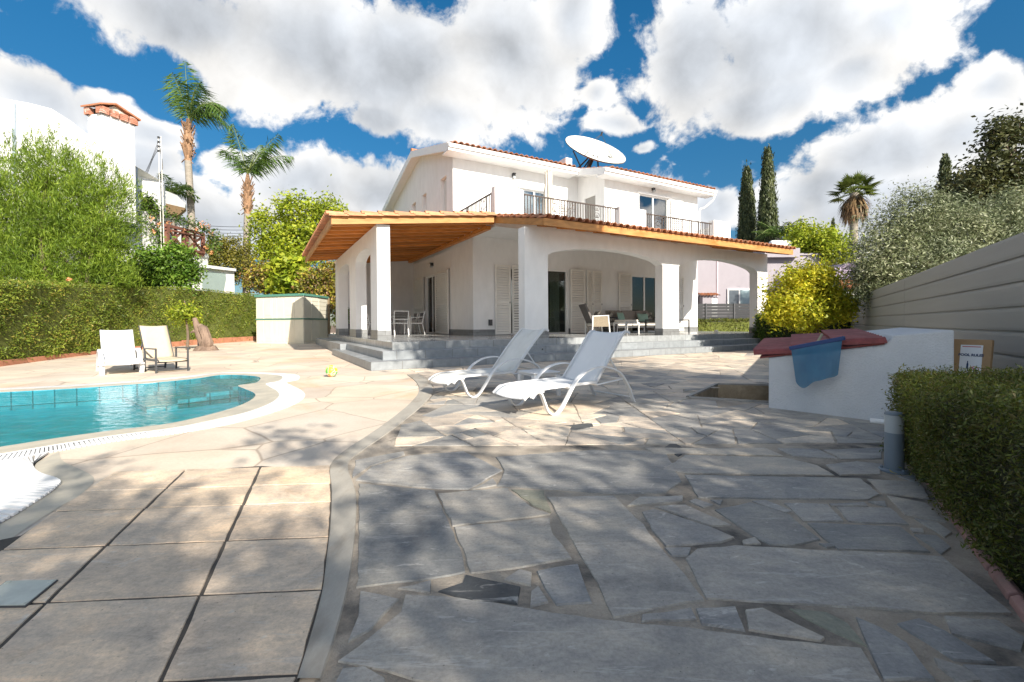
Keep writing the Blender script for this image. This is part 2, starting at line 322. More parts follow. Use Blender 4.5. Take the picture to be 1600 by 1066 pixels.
class MB:
    def __init__(s, M=None): s.v = []; s.f = []; s.mi = []; s.cur = 0; s.M = M
    def add(s, vs, fs):
        b = len(s.v)
        for p in vs:
            p = Vector(p); s.v.append(s.M @ p if s.M is not None else p)
        for f in fs: s.f.append([b + i for i in f]); s.mi.append(s.cur)
        return s
    def box(s, x0, y0, z0, x1, y1, z1):
        x0, x1 = sorted((x0, x1)); y0, y1 = sorted((y0, y1)); z0, z1 = sorted((z0, z1))
        return s.add([(x0,y0,z0),(x1,y0,z0),(x1,y1,z0),(x0,y1,z0),(x0,y0,z1),(x1,y0,z1),(x1,y1,z1),(x0,y1,z1)],
              [(0,3,2,1),(4,5,6,7),(0,1,5,4),(1,2,6,5),(2,3,7,6),(3,0,4,7)])
    def hexa(s, b4, t4):
        return s.add(list(b4) + list(t4), [(3,2,1,0),(4,5,6,7),(0,1,5,4),(1,2,6,5),(2,3,7,6),(3,0,4,7)])
    def bar(s, a, b, w, h, upv=(0, 0, 1)):
        """rectangular bar from a to b, width w sideways and height h along up"""
        a = Vector(a); b = Vector(b); d = (b - a).normalized(); u = Vector(upv)
        if abs(d.dot(u)) > .98: u = Vector((1, 0, 0)) if abs(d.x) < .9 else Vector((0, 1, 0))
        sd = d.cross(u).normalized() * w / 2; u = sd.cross(d).normalized() * h / 2
        q = [-sd - u, sd - u, sd + u, -sd + u]
        return s.add([a + x for x in q] + [b + x for x in q], [(3,2,1,0),(4,5,6,7),(0,1,5,4),(1,2,6,5),(2,3,7,6),(3,0,4,7)])
    def prism(s, poly, fn, a, b):
        """polygon of (p,q) swept from a to b; fn(p,q,t) gives the point"""
        n = len(poly); vs = [fn(p, q, a) for p, q in poly] + [fn(p, q, b) for p, q in poly]
        return s.add(vs, [tuple(range(n))[::-1], tuple(range(n, 2 * n))] + [(i, (i + 1) % n, n + (i + 1) % n, n + i) for i in range(n)])
    def tube(s, pts, r, n=8, flat=None, cap=True):
        """tube along points; flat=(side vector,w,t) gives a flat strip section instead"""
        pts = [Vector(p) for p in pts]; k = len(pts); rings = []; prev = None
        for i, p in enumerate(pts):
            d = (pts[min(i + 1, k - 1)] - pts[max(i - 1, 0)])
            d = d.normalized() if d.length > 1e-9 else Vector((0, 0, 1))
            if flat:
                sd = Vector(flat[0]).normalized(); nn = d.cross(sd).normalized(); w, t = flat[1] / 2, flat[2] / 2
                rings.append([p + sd * w + nn * t, p - sd * w + nn * t, p - sd * w - nn * t, p + sd * w - nn * t])
            else:
                if prev is None:
                    a = Vector((0, 0, 1)) if abs(d.z) < .9 else Vector((1, 0, 0)); x = d.cross(a).normalized()
                else: x = (prev - d * prev.dot(d)).normalized()
                prev = x; y = d.cross(x); rr = r[i] if hasattr(r, '__len__') else r
                rings.append([p + (x * math.cos(2 * math.pi * j / n) + y * math.sin(2 * math.pi * j / n)) * rr for j in range(n)])
        m = len(rings[0]); fs = []
        for i in range(k - 1):
            for j in range(m): fs.append((i * m + j, i * m + (j + 1) % m, (i + 1) * m + (j + 1) % m, (i + 1) * m + j))
        if cap: fs += [tuple(range(m))[::-1], tuple(range((k - 1) * m, k * m))]
        return s.add([q for r_ in rings for q in r_], fs)
    def lathe(s, prof, c, n=20, cap=True):
        c = Vector(c); k = len(prof); vs = [c + Vector((r * math.cos(2 * math.pi * j / n), r * math.sin(2 * math.pi * j / n), z)) for r, z in prof for j in range(n)]
        fs = [(i * n + j, i * n + (j + 1) % n, (i + 1) * n + (j + 1) % n, (i + 1) * n + j) for i in range(k - 1) for j in range(n)]
        if cap: fs += [tuple(range(n))[::-1], tuple(range((k - 1) * n, k * n))]
        return s.add(vs, fs)
    def ball(s, c, rx, ry, rz, n=10, m=7, jit=0.):
        vs = []; fs = []
        for i in range(m + 1):
            t = math.pi * i / m
            for j in range(n):
                p = 2 * math.pi * j / n; k = 1 + random.uniform(-jit, jit)
                vs.append((c[0] + rx * k * math.sin(t) * math.cos(p), c[1] + ry * k * math.sin(t) * math.sin(p), c[2] + rz * k * math.cos(t)))
        for i in range(m):
            for j in range(n): fs.append((i * n + j, (i + 1) * n + j, (i + 1) * n + (j + 1) % n, i * n + (j + 1) % n))
        return s.add(vs, fs)
    def build(s, name, mats, parent=None, smooth=False, bevel=0., world=False, segs=2):
        if parent is not None and world:
            im = root_matrix(parent).inverted(); vs = [im @ p for p in s.v]
        else: vs = s.v
        me = bpy.data.meshes.new(name); me.from_pydata([tuple(p) for p in vs], [], s.f)
        if max(s.mi or [0]) > 0: me.polygons.foreach_set('material_index', s.mi)
        o = link(name, me, mats, parent, smooth)
        if bevel:
            b = o.modifiers.new('bevel', 'BEVEL'); b.width = bevel; b.segments = segs; b.limit_method = 'ANGLE'; b.angle_limit = R(40)
        if smooth:
            try: me.set_sharp_from_angle(angle=R(42))
            except Exception: pass
        return o
def catmull(p, k=6, closed=False):
    p = [Vector(q) for q in p]; n = len(p); out = []
    for i in range(n if closed else n - 1):
        g = (lambda j: p[j % n]) if closed else (lambda j: p[min(max(j, 0), n - 1)])
        a, b, c, d = g(i - 1), g(i), g(i + 1), g(i + 2)
        for q in range(k):
            t = q / k; out.append(.5 * ((2 * b) + (c - a) * t + (2 * a - 5 * b + 4 * c - d) * t * t + (3 * b - a - 3 * c + d) * t ** 3))
    if not closed: out.append(p[-1])
    return out
def struct(o): o['kind'] = 'structure'; return o

# ---- foliage arrays
def unit(a): return a / np.maximum(np.linalg.norm(a, axis=1, keepdims=True), 1e-9)
def leaf_mesh(name, pos, size, mat, parent=None, nrm=None, axis=None, aspect=.45, sv=.35, wild=.8):
    """one small pointed leaf per position; nrm biases the facing, axis the pointing"""
    n = len(pos); pos = np.asarray(pos, float)
    r1 = unit(RNG.normal(size=(n, 3))); r2 = unit(RNG.normal(size=(n, 3)))
    nn = r1 if nrm is None else unit(np.asarray(nrm) + r1 * wild)
    ax = r2 if axis is None else unit(np.asarray(axis) + r2 * wild)
    ax = unit(ax - nn * (ax * nn).sum(1, keepdims=True)); sd = np.cross(nn, ax)
    sz = (size * (1 + sv * RNG.uniform(-1, 1, n)))[:, None] if np.isscalar(size) else np.asarray(size)[:, None]
    v = np.empty((n, 4, 3)); v[:, 0] = pos - ax * sz * .5; v[:, 1] = pos + sd * sz * aspect * .5 + nn * sz * .06
    v[:, 2] = pos + ax * sz * .5; v[:, 3] = pos - sd * sz * aspect * .5 + nn * sz * .06
    return quads_mesh(name, v, mat, parent)
def quads_mesh(name, v, mat, parent=None):
    v = np.asarray(v, float); n = len(v)
    if parent is not None:
        im = np.array(root_matrix(parent).inverted()); v = v @ im[:3, :3].T + im[:3, 3]
    me = bpy.data.meshes.new(name); me.vertices.add(n * 4); me.vertices.foreach_set('co', v.reshape(-1))
    me.loops.add(n * 4); me.loops.foreach_set('vertex_index', np.arange(n * 4, dtype=np.int32))
    me.polygons.add(n); me.polygons.foreach_set('loop_start', np.arange(0, n * 4, 4, dtype=np.int32))
    try: me.polygons.foreach_set('loop_total', np.full(n, 4, dtype=np.int32))
    except Exception: pass
    me.update(calc_edges=True); me.validate()
    return link(name, me, mat, parent)
def clumps(blobs, nc, per, spread, shell=.55):
    """leaf positions in clumps spread through ellipsoids (x,y,z,rx,ry,rz); also outward normals"""
    w = np.array([b[3] * b[4] * b[5] for b in blobs]) ** .67; w /= w.sum(); P = []; Nn = []
    for b, k in zip(blobs, RNG.multinomial(nc, w)):
        d = unit(RNG.normal(size=(k, 3))); r = (shell + (1 - shell) * RNG.uniform(0, 1, k)) ** .8
        c = np.array(b[:3]) + d * r[:, None] * np.array(b[3:6])
        s = spread * RNG.uniform(.6, 1.5, k)
        off = RNG.normal(size=(k, per, 3)) * s[:, None, None]
        P.append((c[:, None] + off).reshape(-1, 3)); Nn.append(np.repeat(d, per, 0))
    return np.concatenate(P), np.concatenate(Nn)
def limb_tube(mb, a, b, r0, r1, bend=.15, n=7):
    a = Vector(a); b = Vector(b); L = (b - a).length
    m = (a + b) / 2 + Vector((random.uniform(-1, 1), random.uniform(-1, 1), random.uniform(-.3, .6))) * L * bend
    pts = catmull([a, m, b], 4); mb.tube(pts, [r0 + (r1 - r0) * i / (len(pts) - 1) for i in range(len(pts))], n)
def broad_tree(name, label, cat, base, blobs, nc, per, spread, leaf, lmat, trunk_r=.12, shell=.5, aspect=.5, group=None, fork=None, bark='bark', extra=None):
    base = Vector(base); t = thing(name, label, cat, base, 0, group)
    tb = MB(); cz = min(b[2] for b in blobs); mid = Vector(fork) if fork else Vector((base.x, base.y, base.z + max(.3, (cz - base.z) * .6)))
    limb_tube(tb, base - Vector((0, 0, .1)), mid, trunk_r, trunk_r * .75, .06, 9)
    for b in blobs:
        limb_tube(tb, mid, Vector(b[:3]), trunk_r * .55, trunk_r * .18, .12)
        for q in range(3):
            d = unit(RNG.normal(size=(1, 3)))[0]; e = Vector([b[i] + d[i] * b[3 + i] * .75 for i in range(3)]); limb_tube(tb, Vector(b[:3]), e, trunk_r * .2, trunk_r * .05, .2, 5)
    tb.build('trunk', MT[bark], t, True, world=True)
    P, Nn = clumps(blobs, nc, per, spread, shell)
    leaf_mesh('crown', P, leaf, lmat, t, nrm=Nn * .6 + np.array([0, 0, .5]), aspect=aspect, wild=.9)
    return t
LM = {
 'hedge': leafmat('hedge_leaves', [(.085, .14, .02), (.17, .25, .03), (.26, .31, .045), (.14, .21, .025), (.32, .26, .06)], .3),
 'hedge_near': leafmat('near_hedge_leaves', [(.06, .085, .016), (.115, .15, .024), (.18, .21, .035), (.15, .125, .04), (.08, .11, .02)], .25),
 'feather': leafmat('feathery_leaves', [(.09, .17, .015), (.19, .30, .03), (.30, .41, .055), (.13, .22, .02)], .4),
 'bush': leafmat('bright_bush_leaves', [(.06, .14, .015), (.13, .25, .025), (.22, .34, .05)], .3),
 'vine': leafmat('vine_leaves', [(.04, .09, .015), (.08, .15, .025), (.13, .2, .035)], .3),
 'yellowgreen': leafmat('yellow_green_leaves', [(.19, .28, .02), (.33, .42, .03), (.47, .50, .05), (.23, .33, .02)], .4),
 'croton': leafmat('mixed_croton_leaves', [(.16, .22, .02), (.36, .34, .04), (.50, .42, .06), (.27, .13, .06), (.12, .17, .03), (.42, .26, .18)], .35),
 'olivebrown': leafmat('olive_brown_leaves', [(.10, .12, .015), (.2, .19, .03), (.26, .23, .05)], .3),
 'olive': leafmat('olive_leaves', [(.08, .105, .045), (.16, .20, .10), (.27, .31, .19), (.36, .39, .28)], .25),
 'lemon': leafmat('lemon_leaves', [(.44, .48, .025), (.64, .60, .04), (.78, .70, .07), (.34, .44, .03), (.56, .50, .05)], .45),
 'cypress': leafmat('cypress_leaves', [(.035, .055, .02), (.075, .10, .035), (.13, .15, .06)], .2),
 'pine': leafmat('dark_pine_leaves', [(.030, .042, .014), (.062, .074, .024), (.105, .11, .04)], .15),
 'palm': leafmat('palm_leaflets', [(.045, .10, .02), (.085, .16, .03), (.13, .22, .045)], .25),
 'fan': leafmat('fan_palm_blades', [(.07, .11, .02), (.13, .18, .035), (.2, .25, .06)], .25),
 'shade': leafmat('shade_tree_leaves', [(.04, .07, .015), (.08, .12, .02)], .2),
 'orange': leafmat('orange_trumpet_flowers', [(.72, .30, .12), (.80, .42, .22), (.62, .22, .10)], .3),
}
exec_parts = []
# ------------------------------------------------------------------ house frame: u along the front, v away from the terrace steps
TH = 1.06593
D1 = Vector((math.sin(TH), math.cos(TH), 0)); D2 = Vector((-math.cos(TH), math.sin(TH), 0)); P0 = Vector((-2.659, 8.450, 0))
def Wp(u, v, z=0.0): return P0 + D1 * u + D2 * v + Vector((0, 0, z))
HRZ = math.pi / 2 - TH
def ground_z(x, y):
    """the deck climbs a little towards the shed"""
    a = min(1, max(0, (y - 13.6) / 5.0)); b = min(1, max(0, (-4.5 - x) / 2.0)); a = a * a * (3 - 2 * a); return .18 * a * b

# ------------------------------------------------------------------ ground, pool and paving
def build_ground():
    m, nt, N, L, p, o = nodes_of('stamped_deck')
    tc = N.new('ShaderNodeTexCoord'); v = tc.outputs['Object']
    a = tex(N, L, 'ShaderNodeTexNoise', .9, v, Detail=7, Roughness=.65)
    c = ramp(N, L, a.outputs[0], [(.3, (.52, .42, .33)), (.55, (.63, .55, .455)), (.8, (.70, .64, .55))])
    wn = tex(N, L, 'ShaderNodeTexNoise', 1.2, v, Detail=2); wv = mixc(N, L, v, wn.outputs['Color'], .12)
    vo = tex(N, L, 'ShaderNodeTexVoronoi', 1.25, wv); vo.feature = 'DISTANCE_TO_EDGE'
    vc = tex(N, L, 'ShaderNodeTexVoronoi', 1.25, wv)
    sepv = N.new('ShaderNodeSeparateXYZ'); L.new(vc.outputs['Color'], sepv.inputs[0])
    c = mixc(N, L, c, ramp(N, L, sepv.outputs[0], [(0, (.86, .86, .87)), (1, (1.08, 1.05, 1.0))]), 1, 'MULTIPLY')
    c = mixc(N, L, c, (.32, .25, .19), ramp(N, L, vo.outputs['Distance'], [(.004, (.75,) * 3), (.013, (0, 0, 0))]))
    f = tex(N, L, 'ShaderNodeTexNoise', 45, v, Detail=5, Roughness=.7)
    c = mixc(N, L, c, ramp(N, L, f.outputs[0], [(.3, (.85,) * 3), (.7, (1.1,) * 3)]), .7, 'MULTIPLY')
    s = tex(N, L, 'ShaderNodeTexNoise', .55, v, Detail=6, Roughness=.6, Distortion=.6)
    c = mixc(N, L, c, (.58, .32, .13), ramp(N, L, s.outputs[0], [(.56, (0, 0, 0)), (.70, (.65,) * 3)]))
    L.new(c, p.inputs['Base Color']); p.inputs['Roughness'].default_value = .75; bump(N, L, f.outputs[0], p, .3, .004)
    # sheet with openings for the pool and the pit
    bm = bmesh.new()
    def loop(pts):
        vs = [bm.verts.new((q[0], q[1], 0)) for q in pts]; return [bm.edges.new((vs[i], vs[(i + 1) % len(vs)])) for i in range(len(vs))]
    outer = [(-9, -6), (9, -6), (14, 2), (26, 14), (30, 34), (0, 40), (-26, 40), (-26, 20), (-26, -6)]
    ed = loop(outer) + loop([(q.x, q.y) for q in POOL_O]) + loop(PIT)
    bmesh.ops.triangle_fill(bm, use_beauty=True, edges=ed)
    bmesh.ops.subdivide_edges(bm, edges=[e for e in bm.edges if e.calc_length() > 3 and min(q.co.y for q in e.verts) > 9], cuts=6, use_grid_fill=True)
    bmesh.ops.triangulate(bm, faces=bm.faces[:])
    for q in bm.verts: q.co.z = ground_z(q.co.x, q.co.y)
    for fc in bm.faces:
        if fc.normal.z < 0: fc.normal_flip()
    me = bpy.data.meshes.new('pool_deck'); bm.to_mesh(me); bm.free()
    struct(link('pool_deck', me, m))
    far = MB(); n = 40
    far.add([(0, 15, -.35)] + [(900 * math.cos(2 * math.pi * i / n), 15 + 900 * math.sin(2 * math.pi * i / n), -.35) for i in range(n)], [(0, 1 + i, 1 + (i + 1) % n) for i in range(n)])
    # ring only: leave the garden itself to the deck sheet
    ring = MB(); inn = [(30 * math.cos(2 * math.pi * i / n) + 2, 12 + 34 * math.sin(2 * math.pi * i / n), -.02) for i in range(n)]
    out = [(900 * math.cos(2 * math.pi * i / n), 15 + 900 * math.sin(2 * math.pi * i / n), -.3) for i in range(n)]
    ring.add(inn + out, [(i, n + i, n + (i + 1) % n, (i + 1) % n) for i in range(n)])
    struct(ring.build('ground', MT['soil']))

PWRO = [((-9,2.6),(-8.95,2.4),(-8.9,2.1)), ((-5.2,2.75),(-5.05,2.56),(-4.85,2.2)), ((-4.3,2.95),(-4.15,2.77),(-3.95,2.45)), ((-3.85,3.18),(-3.6,2.98),(-3.4,2.72)), ((-3.59,3.54),(-3.36,3.31),(-3.18,3.14)),
 ((-3.36,3.8),(-3.16,3.58),(-2.98,3.42)), ((-3.1,4.03),(-2.9,3.8),(-2.7,3.64)), ((-3.01,4.34),(-2.76,4.1),(-2.5,3.95)), ((-2.98,4.74),(-2.66,4.5),(-2.4,4.38)), ((-3.04,5.15),(-2.70,5.0),(-2.39,4.92)),
 ((-3.19,5.57),(-2.86,5.5),(-2.54,5.5)), ((-3.4,5.89),(-3.10,5.92),(-2.82,6.0)), ((-3.74,6.26),(-3.44,6.36),(-3.18,6.48)), ((-4.02,6.6),(-3.68,6.72),(-3.44,6.86)), ((-3.95,6.95),(-3.66,7.08),(-3.44,7.25)),
 ((-4.38,7.72),(-4.12,7.86),(-3.95,8.02)), ((-5.15,8.01),(-5.25,8.18),(-5.3,8.40)), ((-5.28,7.45),(-5.46,7.56),(-5.68,7.7)), ((-5.75,6.73),(-5.9,6.92),(-6.06,7.12)), ((-6.9,6.05),(-7.0,6.24),(-7.1,6.44)), ((-9.5,5.2),(-9.55,5.4),(-9.6,5.65))]
def resamp(i):
    p = [(q[i][0], q[i][1], 0) for q in PWRO]; return catmull(p, 6)
PW_, PR_, POOL_O = resamp(0), resamp(1), resamp(2)
PIT = [(q.x, q.y) for q in (G(1078, 622), G(1122, 601.5), G(1240, 604), G(1240, 632))]

def build_pool():
    n = len(PW_)
    def ribbon(name, a, b, za, zb, mat, parent):
        m = MB(); k = len(a); m.add([(q.x, q.y, za) for q in a] + [(q.x, q.y, zb) for q in b], [(i, (i + 1) % k, k + (i + 1) % k, k + i)[::-1] for i in range(k)])
        return m.build(name, mat, parent, world=True)
    t = thing('swimming_pool', 'turquoise swimming pool with curved edge and white overflow grating', 'pool', (-6, 5, 0))
    ribbon('rim', PW_, PR_, -.005, .006, MT['rim'], t)
    gt = ribbon('gutter', PR_, POOL_O, -.03, -.03, MT['grate_gap'], t)
    lip = MB()
    for i in range(n):
        j = (i + 1) % n
        for a, z0 in ((PR_, .006), (POOL_O, 0.)):
            lip.add([(a[i].x, a[i].y, z0), (a[j].x, a[j].y, z0), (a[j].x, a[j].y, -.06), (a[i].x, a[i].y, -.06)], [(0, 1, 2, 3)])
    lip.build('gutter_wall', MT['rim'], t, world=True)
    bars = MB(); acc = 0.; step = .024
    for i in range(n - 1):
        L0 = (PR_[i + 1] - PR_[i]).length; k = max(1, int(round(max(L0, (POOL_O[i + 1] - POOL_O[i]).length) / step)))
        for q in range(k):
            s0, s1 = q / k, (q + .72) / k
            a0 = PR_[i].lerp(PR_[i + 1], s0); a1 = PR_[i].lerp(PR_[i + 1], s1); b0 = POOL_O[i].lerp(POOL_O[i + 1], s0); b1 = POOL_O[i].lerp(POOL_O[i + 1], s1)
            z = .003; bars.hexa([(w.x, w.y, -.022) for w in (a0, a1, b1, b0)], [(w.x, w.y, z) for w in (a0, a1, b1, b0)])
    bars.build('grating', MT['grate'], t, world=True)
    for (c0, c1, nm) in ((.0, .16, 'grating_edge'), (.84, 1., 'grating_edge')):
        e = MB(); q0 = [a.lerp(b, c0) for a, b in zip(PR_, POOL_O)]; q1 = [a.lerp(b, c1) for a, b in zip(PR_, POOL_O)]
        e.add([(q.x, q.y, .0045) for q in q0] + [(q.x, q.y, .0045) for q in q1], [(i, i + 1, n + i + 1, n + i)[::-1] for i in range(n - 1)]); e.build(nm, MT['grate'], t, world=True)
    w = MB(); d = -.26
    for i in range(n):
        j = (i + 1) % n; w.add([(PW_[i].x, PW_[i].y, -.005), (PW_[j].x, PW_[j].y, -.005), (PW_[j].x, PW_[j].y, d), (PW_[i].x, PW_[i].y, d)], [(3, 2, 1, 0)])
    w.build('pool_wall', MT['blue_tile'], t, world=True)
    fl = MB(); fl.add([(q.x, q.y, d) for q in PW_], [tuple(range(n))[::-1]]); fl.build('pool_floor', MT['pool_floor'], t, world=True)
    st = MB(); a, b, c, e = Vector((-5.15, 8.0, 0)), Vector((-4.3, 7.75, 0)), Vector((-3.95, 6.85, 0)), Vector((-5.35, 7.3, 0))
    dr = Vector((-.62, -.78, 0))
    for k in range(4):
        q = [b + dr * .0, c + dr * 0., c + dr * (.28 + .34 * k), Vector((-5.2, 7.9, 0)) + dr * (.28 + .34 * k)]
        st.hexa([(x.x, x.y, d) for x in q], [(x.x, x.y, -.035 - .05 * k) for x in q])
    st.build('pool_steps', MT['blue_tile'], t, world=True)
    ws = MB(); ws.add([(q.x, q.y, -.012) for q in PW_], [tuple(range(n))[::-1]]); o = ws.build('pool_water', MT['water']); struct(o)
    # white slatted cover over the balance tank, at the bottom left
    t2 = thing('tank_cover', 'wide white slatted grating cover with wavy edge beside the pool', 'grating', (-3.2, 2.4, 0))
    ed = [G(*q) for q in ((50, 727), (60, 741), (93, 753), (88, 764), (60, 784), (0, 820), (-120, 880), (-420, 1000))]
    back = [Vector((-3.17, 3.06, 0)), Vector((-3.29, 2.86, 0)), Vector((-3.42, 2.70, 0)), Vector((-3.65, 2.57, 0)), Vector((-3.95, 2.44, 0)), Vector((-4.4, 2.32, 0)), Vector((-4.85, 2.19, 0)), Vector((-6, 2.12, 0))]
    ed = catmull(ed, 5); back = catmull(back, 5); k = len(ed)
    bs = MB(); bs.add([(q.x, q.y, .004) for q in ed] + [(q.x, q.y, .004) for q in back], [(i, i + 1, k + i + 1, k + i) for i in range(k - 1)]); bs.build('tray', MT['concrete'], t2, world=True)
    sl = MB()
    for i in range(k - 1):
        m = max(1, int((ed[i + 1] - ed[i]).length / .03))
        for q in range(m):
            a0, a1 = ed[i].lerp(ed[i + 1], q / m), ed[i].lerp(ed[i + 1], (q + .60) / m); b0, b1 = back[i].lerp(back[i + 1], q / m), back[i].lerp(back[i + 1], (q + .60) / m)
            sl.hexa([(x.x, x.y, .005) for x in (a0, a1, b1, b0)], [(x.x, x.y, .017) for x in (a0, a1, b1, b0)])
    sl.build('slat', MT['grate'], t2, world=True)
    # plain stone band round the cover
    bd = MB(); e2 = catmull([G(*q) for q in ((92, 706), (100, 722), (146, 746), (128, 772), (90, 795), (33, 832), (-60, 900), (-300, 1060))], 5)
    bd.add([(q.x, q.y, .0025) for q in ed] + [(q.x, q.y, .0025) for q in e2], [(i, k + i, k + i + 1, i + 1) for i in range(k - 1)])
    struct(bd.build('pool_border', MT['rim']))

def clip(poly, a, n):
    out = []; k = len(poly)
    for i in range(k):
        p, q = poly[i], poly[(i + 1) % k]; dp, dq = (p - a).dot(n), (q - a).dot(n)
        if dp >= 0: out.append(p)
        if dp * dq < 0: out.append(p.lerp(q, dp / (dp - dq)))
    return out
def area2(poly): return .5 * abs(sum(poly[i].x * poly[(i + 1) % len(poly)].y - poly[(i + 1) % len(poly)].x * poly[i].y for i in range(len(poly))))
STRIP_L = [(465,1066),(490,985),(505,925),(512,870),(517,820),(519,770),(517,728),(540,705),(575,682),(610,657),(640,632),(655,612),(650,597),(636,586)]
STRIP_R = [(500,1066),(524,990),(541,925),(550,870),(555,820),(555,770),(543,727),(568,704),(600,682),(633,657),(660,634),(676,613),(670,597),(654,585)]
def strip_x(y):
    q = STRIP_RW
    if y <= q[0].y: return q[0].x
    for a, b in zip(q, q[1:]):
        if a.y <= y <= b.y: return a.x + (b.x - a.x) * (y - a.y) / (b.y - a.y)
    return q[-1].x + (y - q[-1].y) * -.45
STRIP_LW = catmull([G(*q) for q in STRIP_L], 4); STRIP_RW = catmull([G(*q) for q in STRIP_R], 4)

def slab(mb, poly, z, bev=.006, jag=0.0):
    """one stone: top face inset above a sloping edge"""
    p = []
    for i in range(len(poly)):
        a, b = poly[i], poly[(i + 1) % len(poly)]; k = max(1, int((b - a).length / .055)) if jag else 1
        nrm = Vector((-(b - a).y, (b - a).x, 0)); nrm = nrm.normalized() if nrm.length > 0 else nrm
        for q in range(k): p.append(a.lerp(b, q / k) + (nrm * random.uniform(-jag, jag) if q else Vector((random.uniform(-jag, jag), random.uniform(-jag, jag), 0))))
    c = sum(p, Vector()) / len(p); n = len(p); tilt = (random.uniform(-.002, .002), random.uniform(-.002, .002))
    def ins(q):
        d = c - q; L = d.length; return q + d * min(.4, bev / max(L, 1e-4))
    vs = [Vector((q.x, q.y, .0005)) for q in p] + [Vector((w.x, w.y, z + (w.x - c.x) * tilt[0] + (w.y - c.y) * tilt[1])) for w in map(ins, p)]
    if sum(p[i].x * p[(i + 1) % n].y - p[(i + 1) % n].x * p[i].y for i in range(n)) < 0:
        vs = vs[:n][::-1] + vs[n:][::-1]
    mb.add(vs, [tuple(range(n, 2 * n))] + [(i, (i + 1) % n, n + (i + 1) % n, n + i) for i in range(n)])

def stone_material(name, stops, dark):
    m, nt, N, L, p, o = nodes_of(name)
    g = N.new('ShaderNodeNewGeometry'); tc = N.new('ShaderNodeTexCoord'); v = tc.outputs['Object']
    c = ramp(N, L, g.outputs['Random Per Island'], stops)
    mp = N.new('ShaderNodeMapping'); mp.inputs['Scale'].default_value = (1, 2.2, 1); mp.inputs['Rotation'].default_value = (0, 0, .5); L.new(v, mp.inputs[0])
    a = tex(N, L, 'ShaderNodeTexNoise', 3.0, mp.outputs[0], Detail=8, Roughness=.68, Distortion=.5)
    c = mixc(N, L, c, ramp(N, L, a.outputs[0], [(.27, (.55, .57, .60)), (.42, (.86, .87, .88)), (.55, (1.0, .99, .97)), (.75, (1.36, 1.30, 1.18))]), 1, 'MULTIPLY')
    s = tex(N, L, 'ShaderNodeTexNoise', 1.6, v, Detail=9, Roughness=.7, Distortion=1.2)
    c = mixc(N, L, c, dark, ramp(N, L, s.outputs[0], [(.55, (0, 0, 0)), (.72, (.6,) * 3)]))
    w = tex(N, L, 'ShaderNodeTexNoise', 5.5, mp.outputs[0], Detail=6, Roughness=.6, Distortion=2.0)
    c = mixc(N, L, c, (.66, .65, .62), ramp(N, L, w.outputs[0], [(.62, (0, 0, 0)), (.70, (.45,) * 3)]))
    f = tex(N, L, 'ShaderNodeTexNoise', 85, v, Detail=6, Roughness=.8)
    c = mixc(N, L, c, ramp(N, L, f.outputs[0], [(.3, (.72,) * 3), (.5, (1,) * 3), (.7, (1.2,) * 3)]), .9, 'MULTIPLY')
    lg = tex(N, L, 'ShaderNodeTexNoise', 1.1, v, Detail=6, Roughness=.62, Distortion=1.8)
    c = mixc(N, L, c, ramp(N, L, lg.outputs[0], [(.3, (.62, .64, .67)), (.5, (1.02, 1, .97)), (.68, (1.32, 1.22, 1.08))]), .95, 'MULTIPLY')
    vm = N.new('ShaderNodeMapping'); vm.inputs['Scale'].default_value = (1.2, 9, 1); vm.inputs['Rotation'].default_value = (0, 0, -.35); L.new(v, vm.inputs[0])
    vn = tex(N, L, 'ShaderNodeTexNoise', 1.5, vm.outputs[0], Detail=5, Roughness=.7, Distortion=1.0)
    c = mixc(N, L, c, (.62, .60, .56), ramp(N, L, vn.outputs[0], [(.60, (0, 0, 0)), (.635, (.35,) * 3), (.67, (0, 0, 0))]))
    md = tex(N, L, 'ShaderNodeTexNoise', 17, mp.outputs[0], Detail=7, Roughness=.75, Distortion=.8)
    c = mixc(N, L, c, ramp(N, L, md.outputs[0], [(.3, (.80,) * 3), (.5, (1,) * 3), (.72, (1.2, 1.18, 1.14))]), .8, 'MULTIPLY')
    sp = tex(N, L, 'ShaderNodeTexVoronoi', 26, v); c = mixc(N, L, c, (.07, .065, .06), ramp(N, L, sp.outputs['Distance'], [(.035, (.7,) * 3), (.075, (0, 0, 0))]))
    L.new(c, p.inputs['Base Color']); p.inputs['Roughness'].default_value = .62
    h = mixc(N, L, f.outputs[0], a.outputs[0], .6); bump(N, L, h, p, .5, .006)
    return m
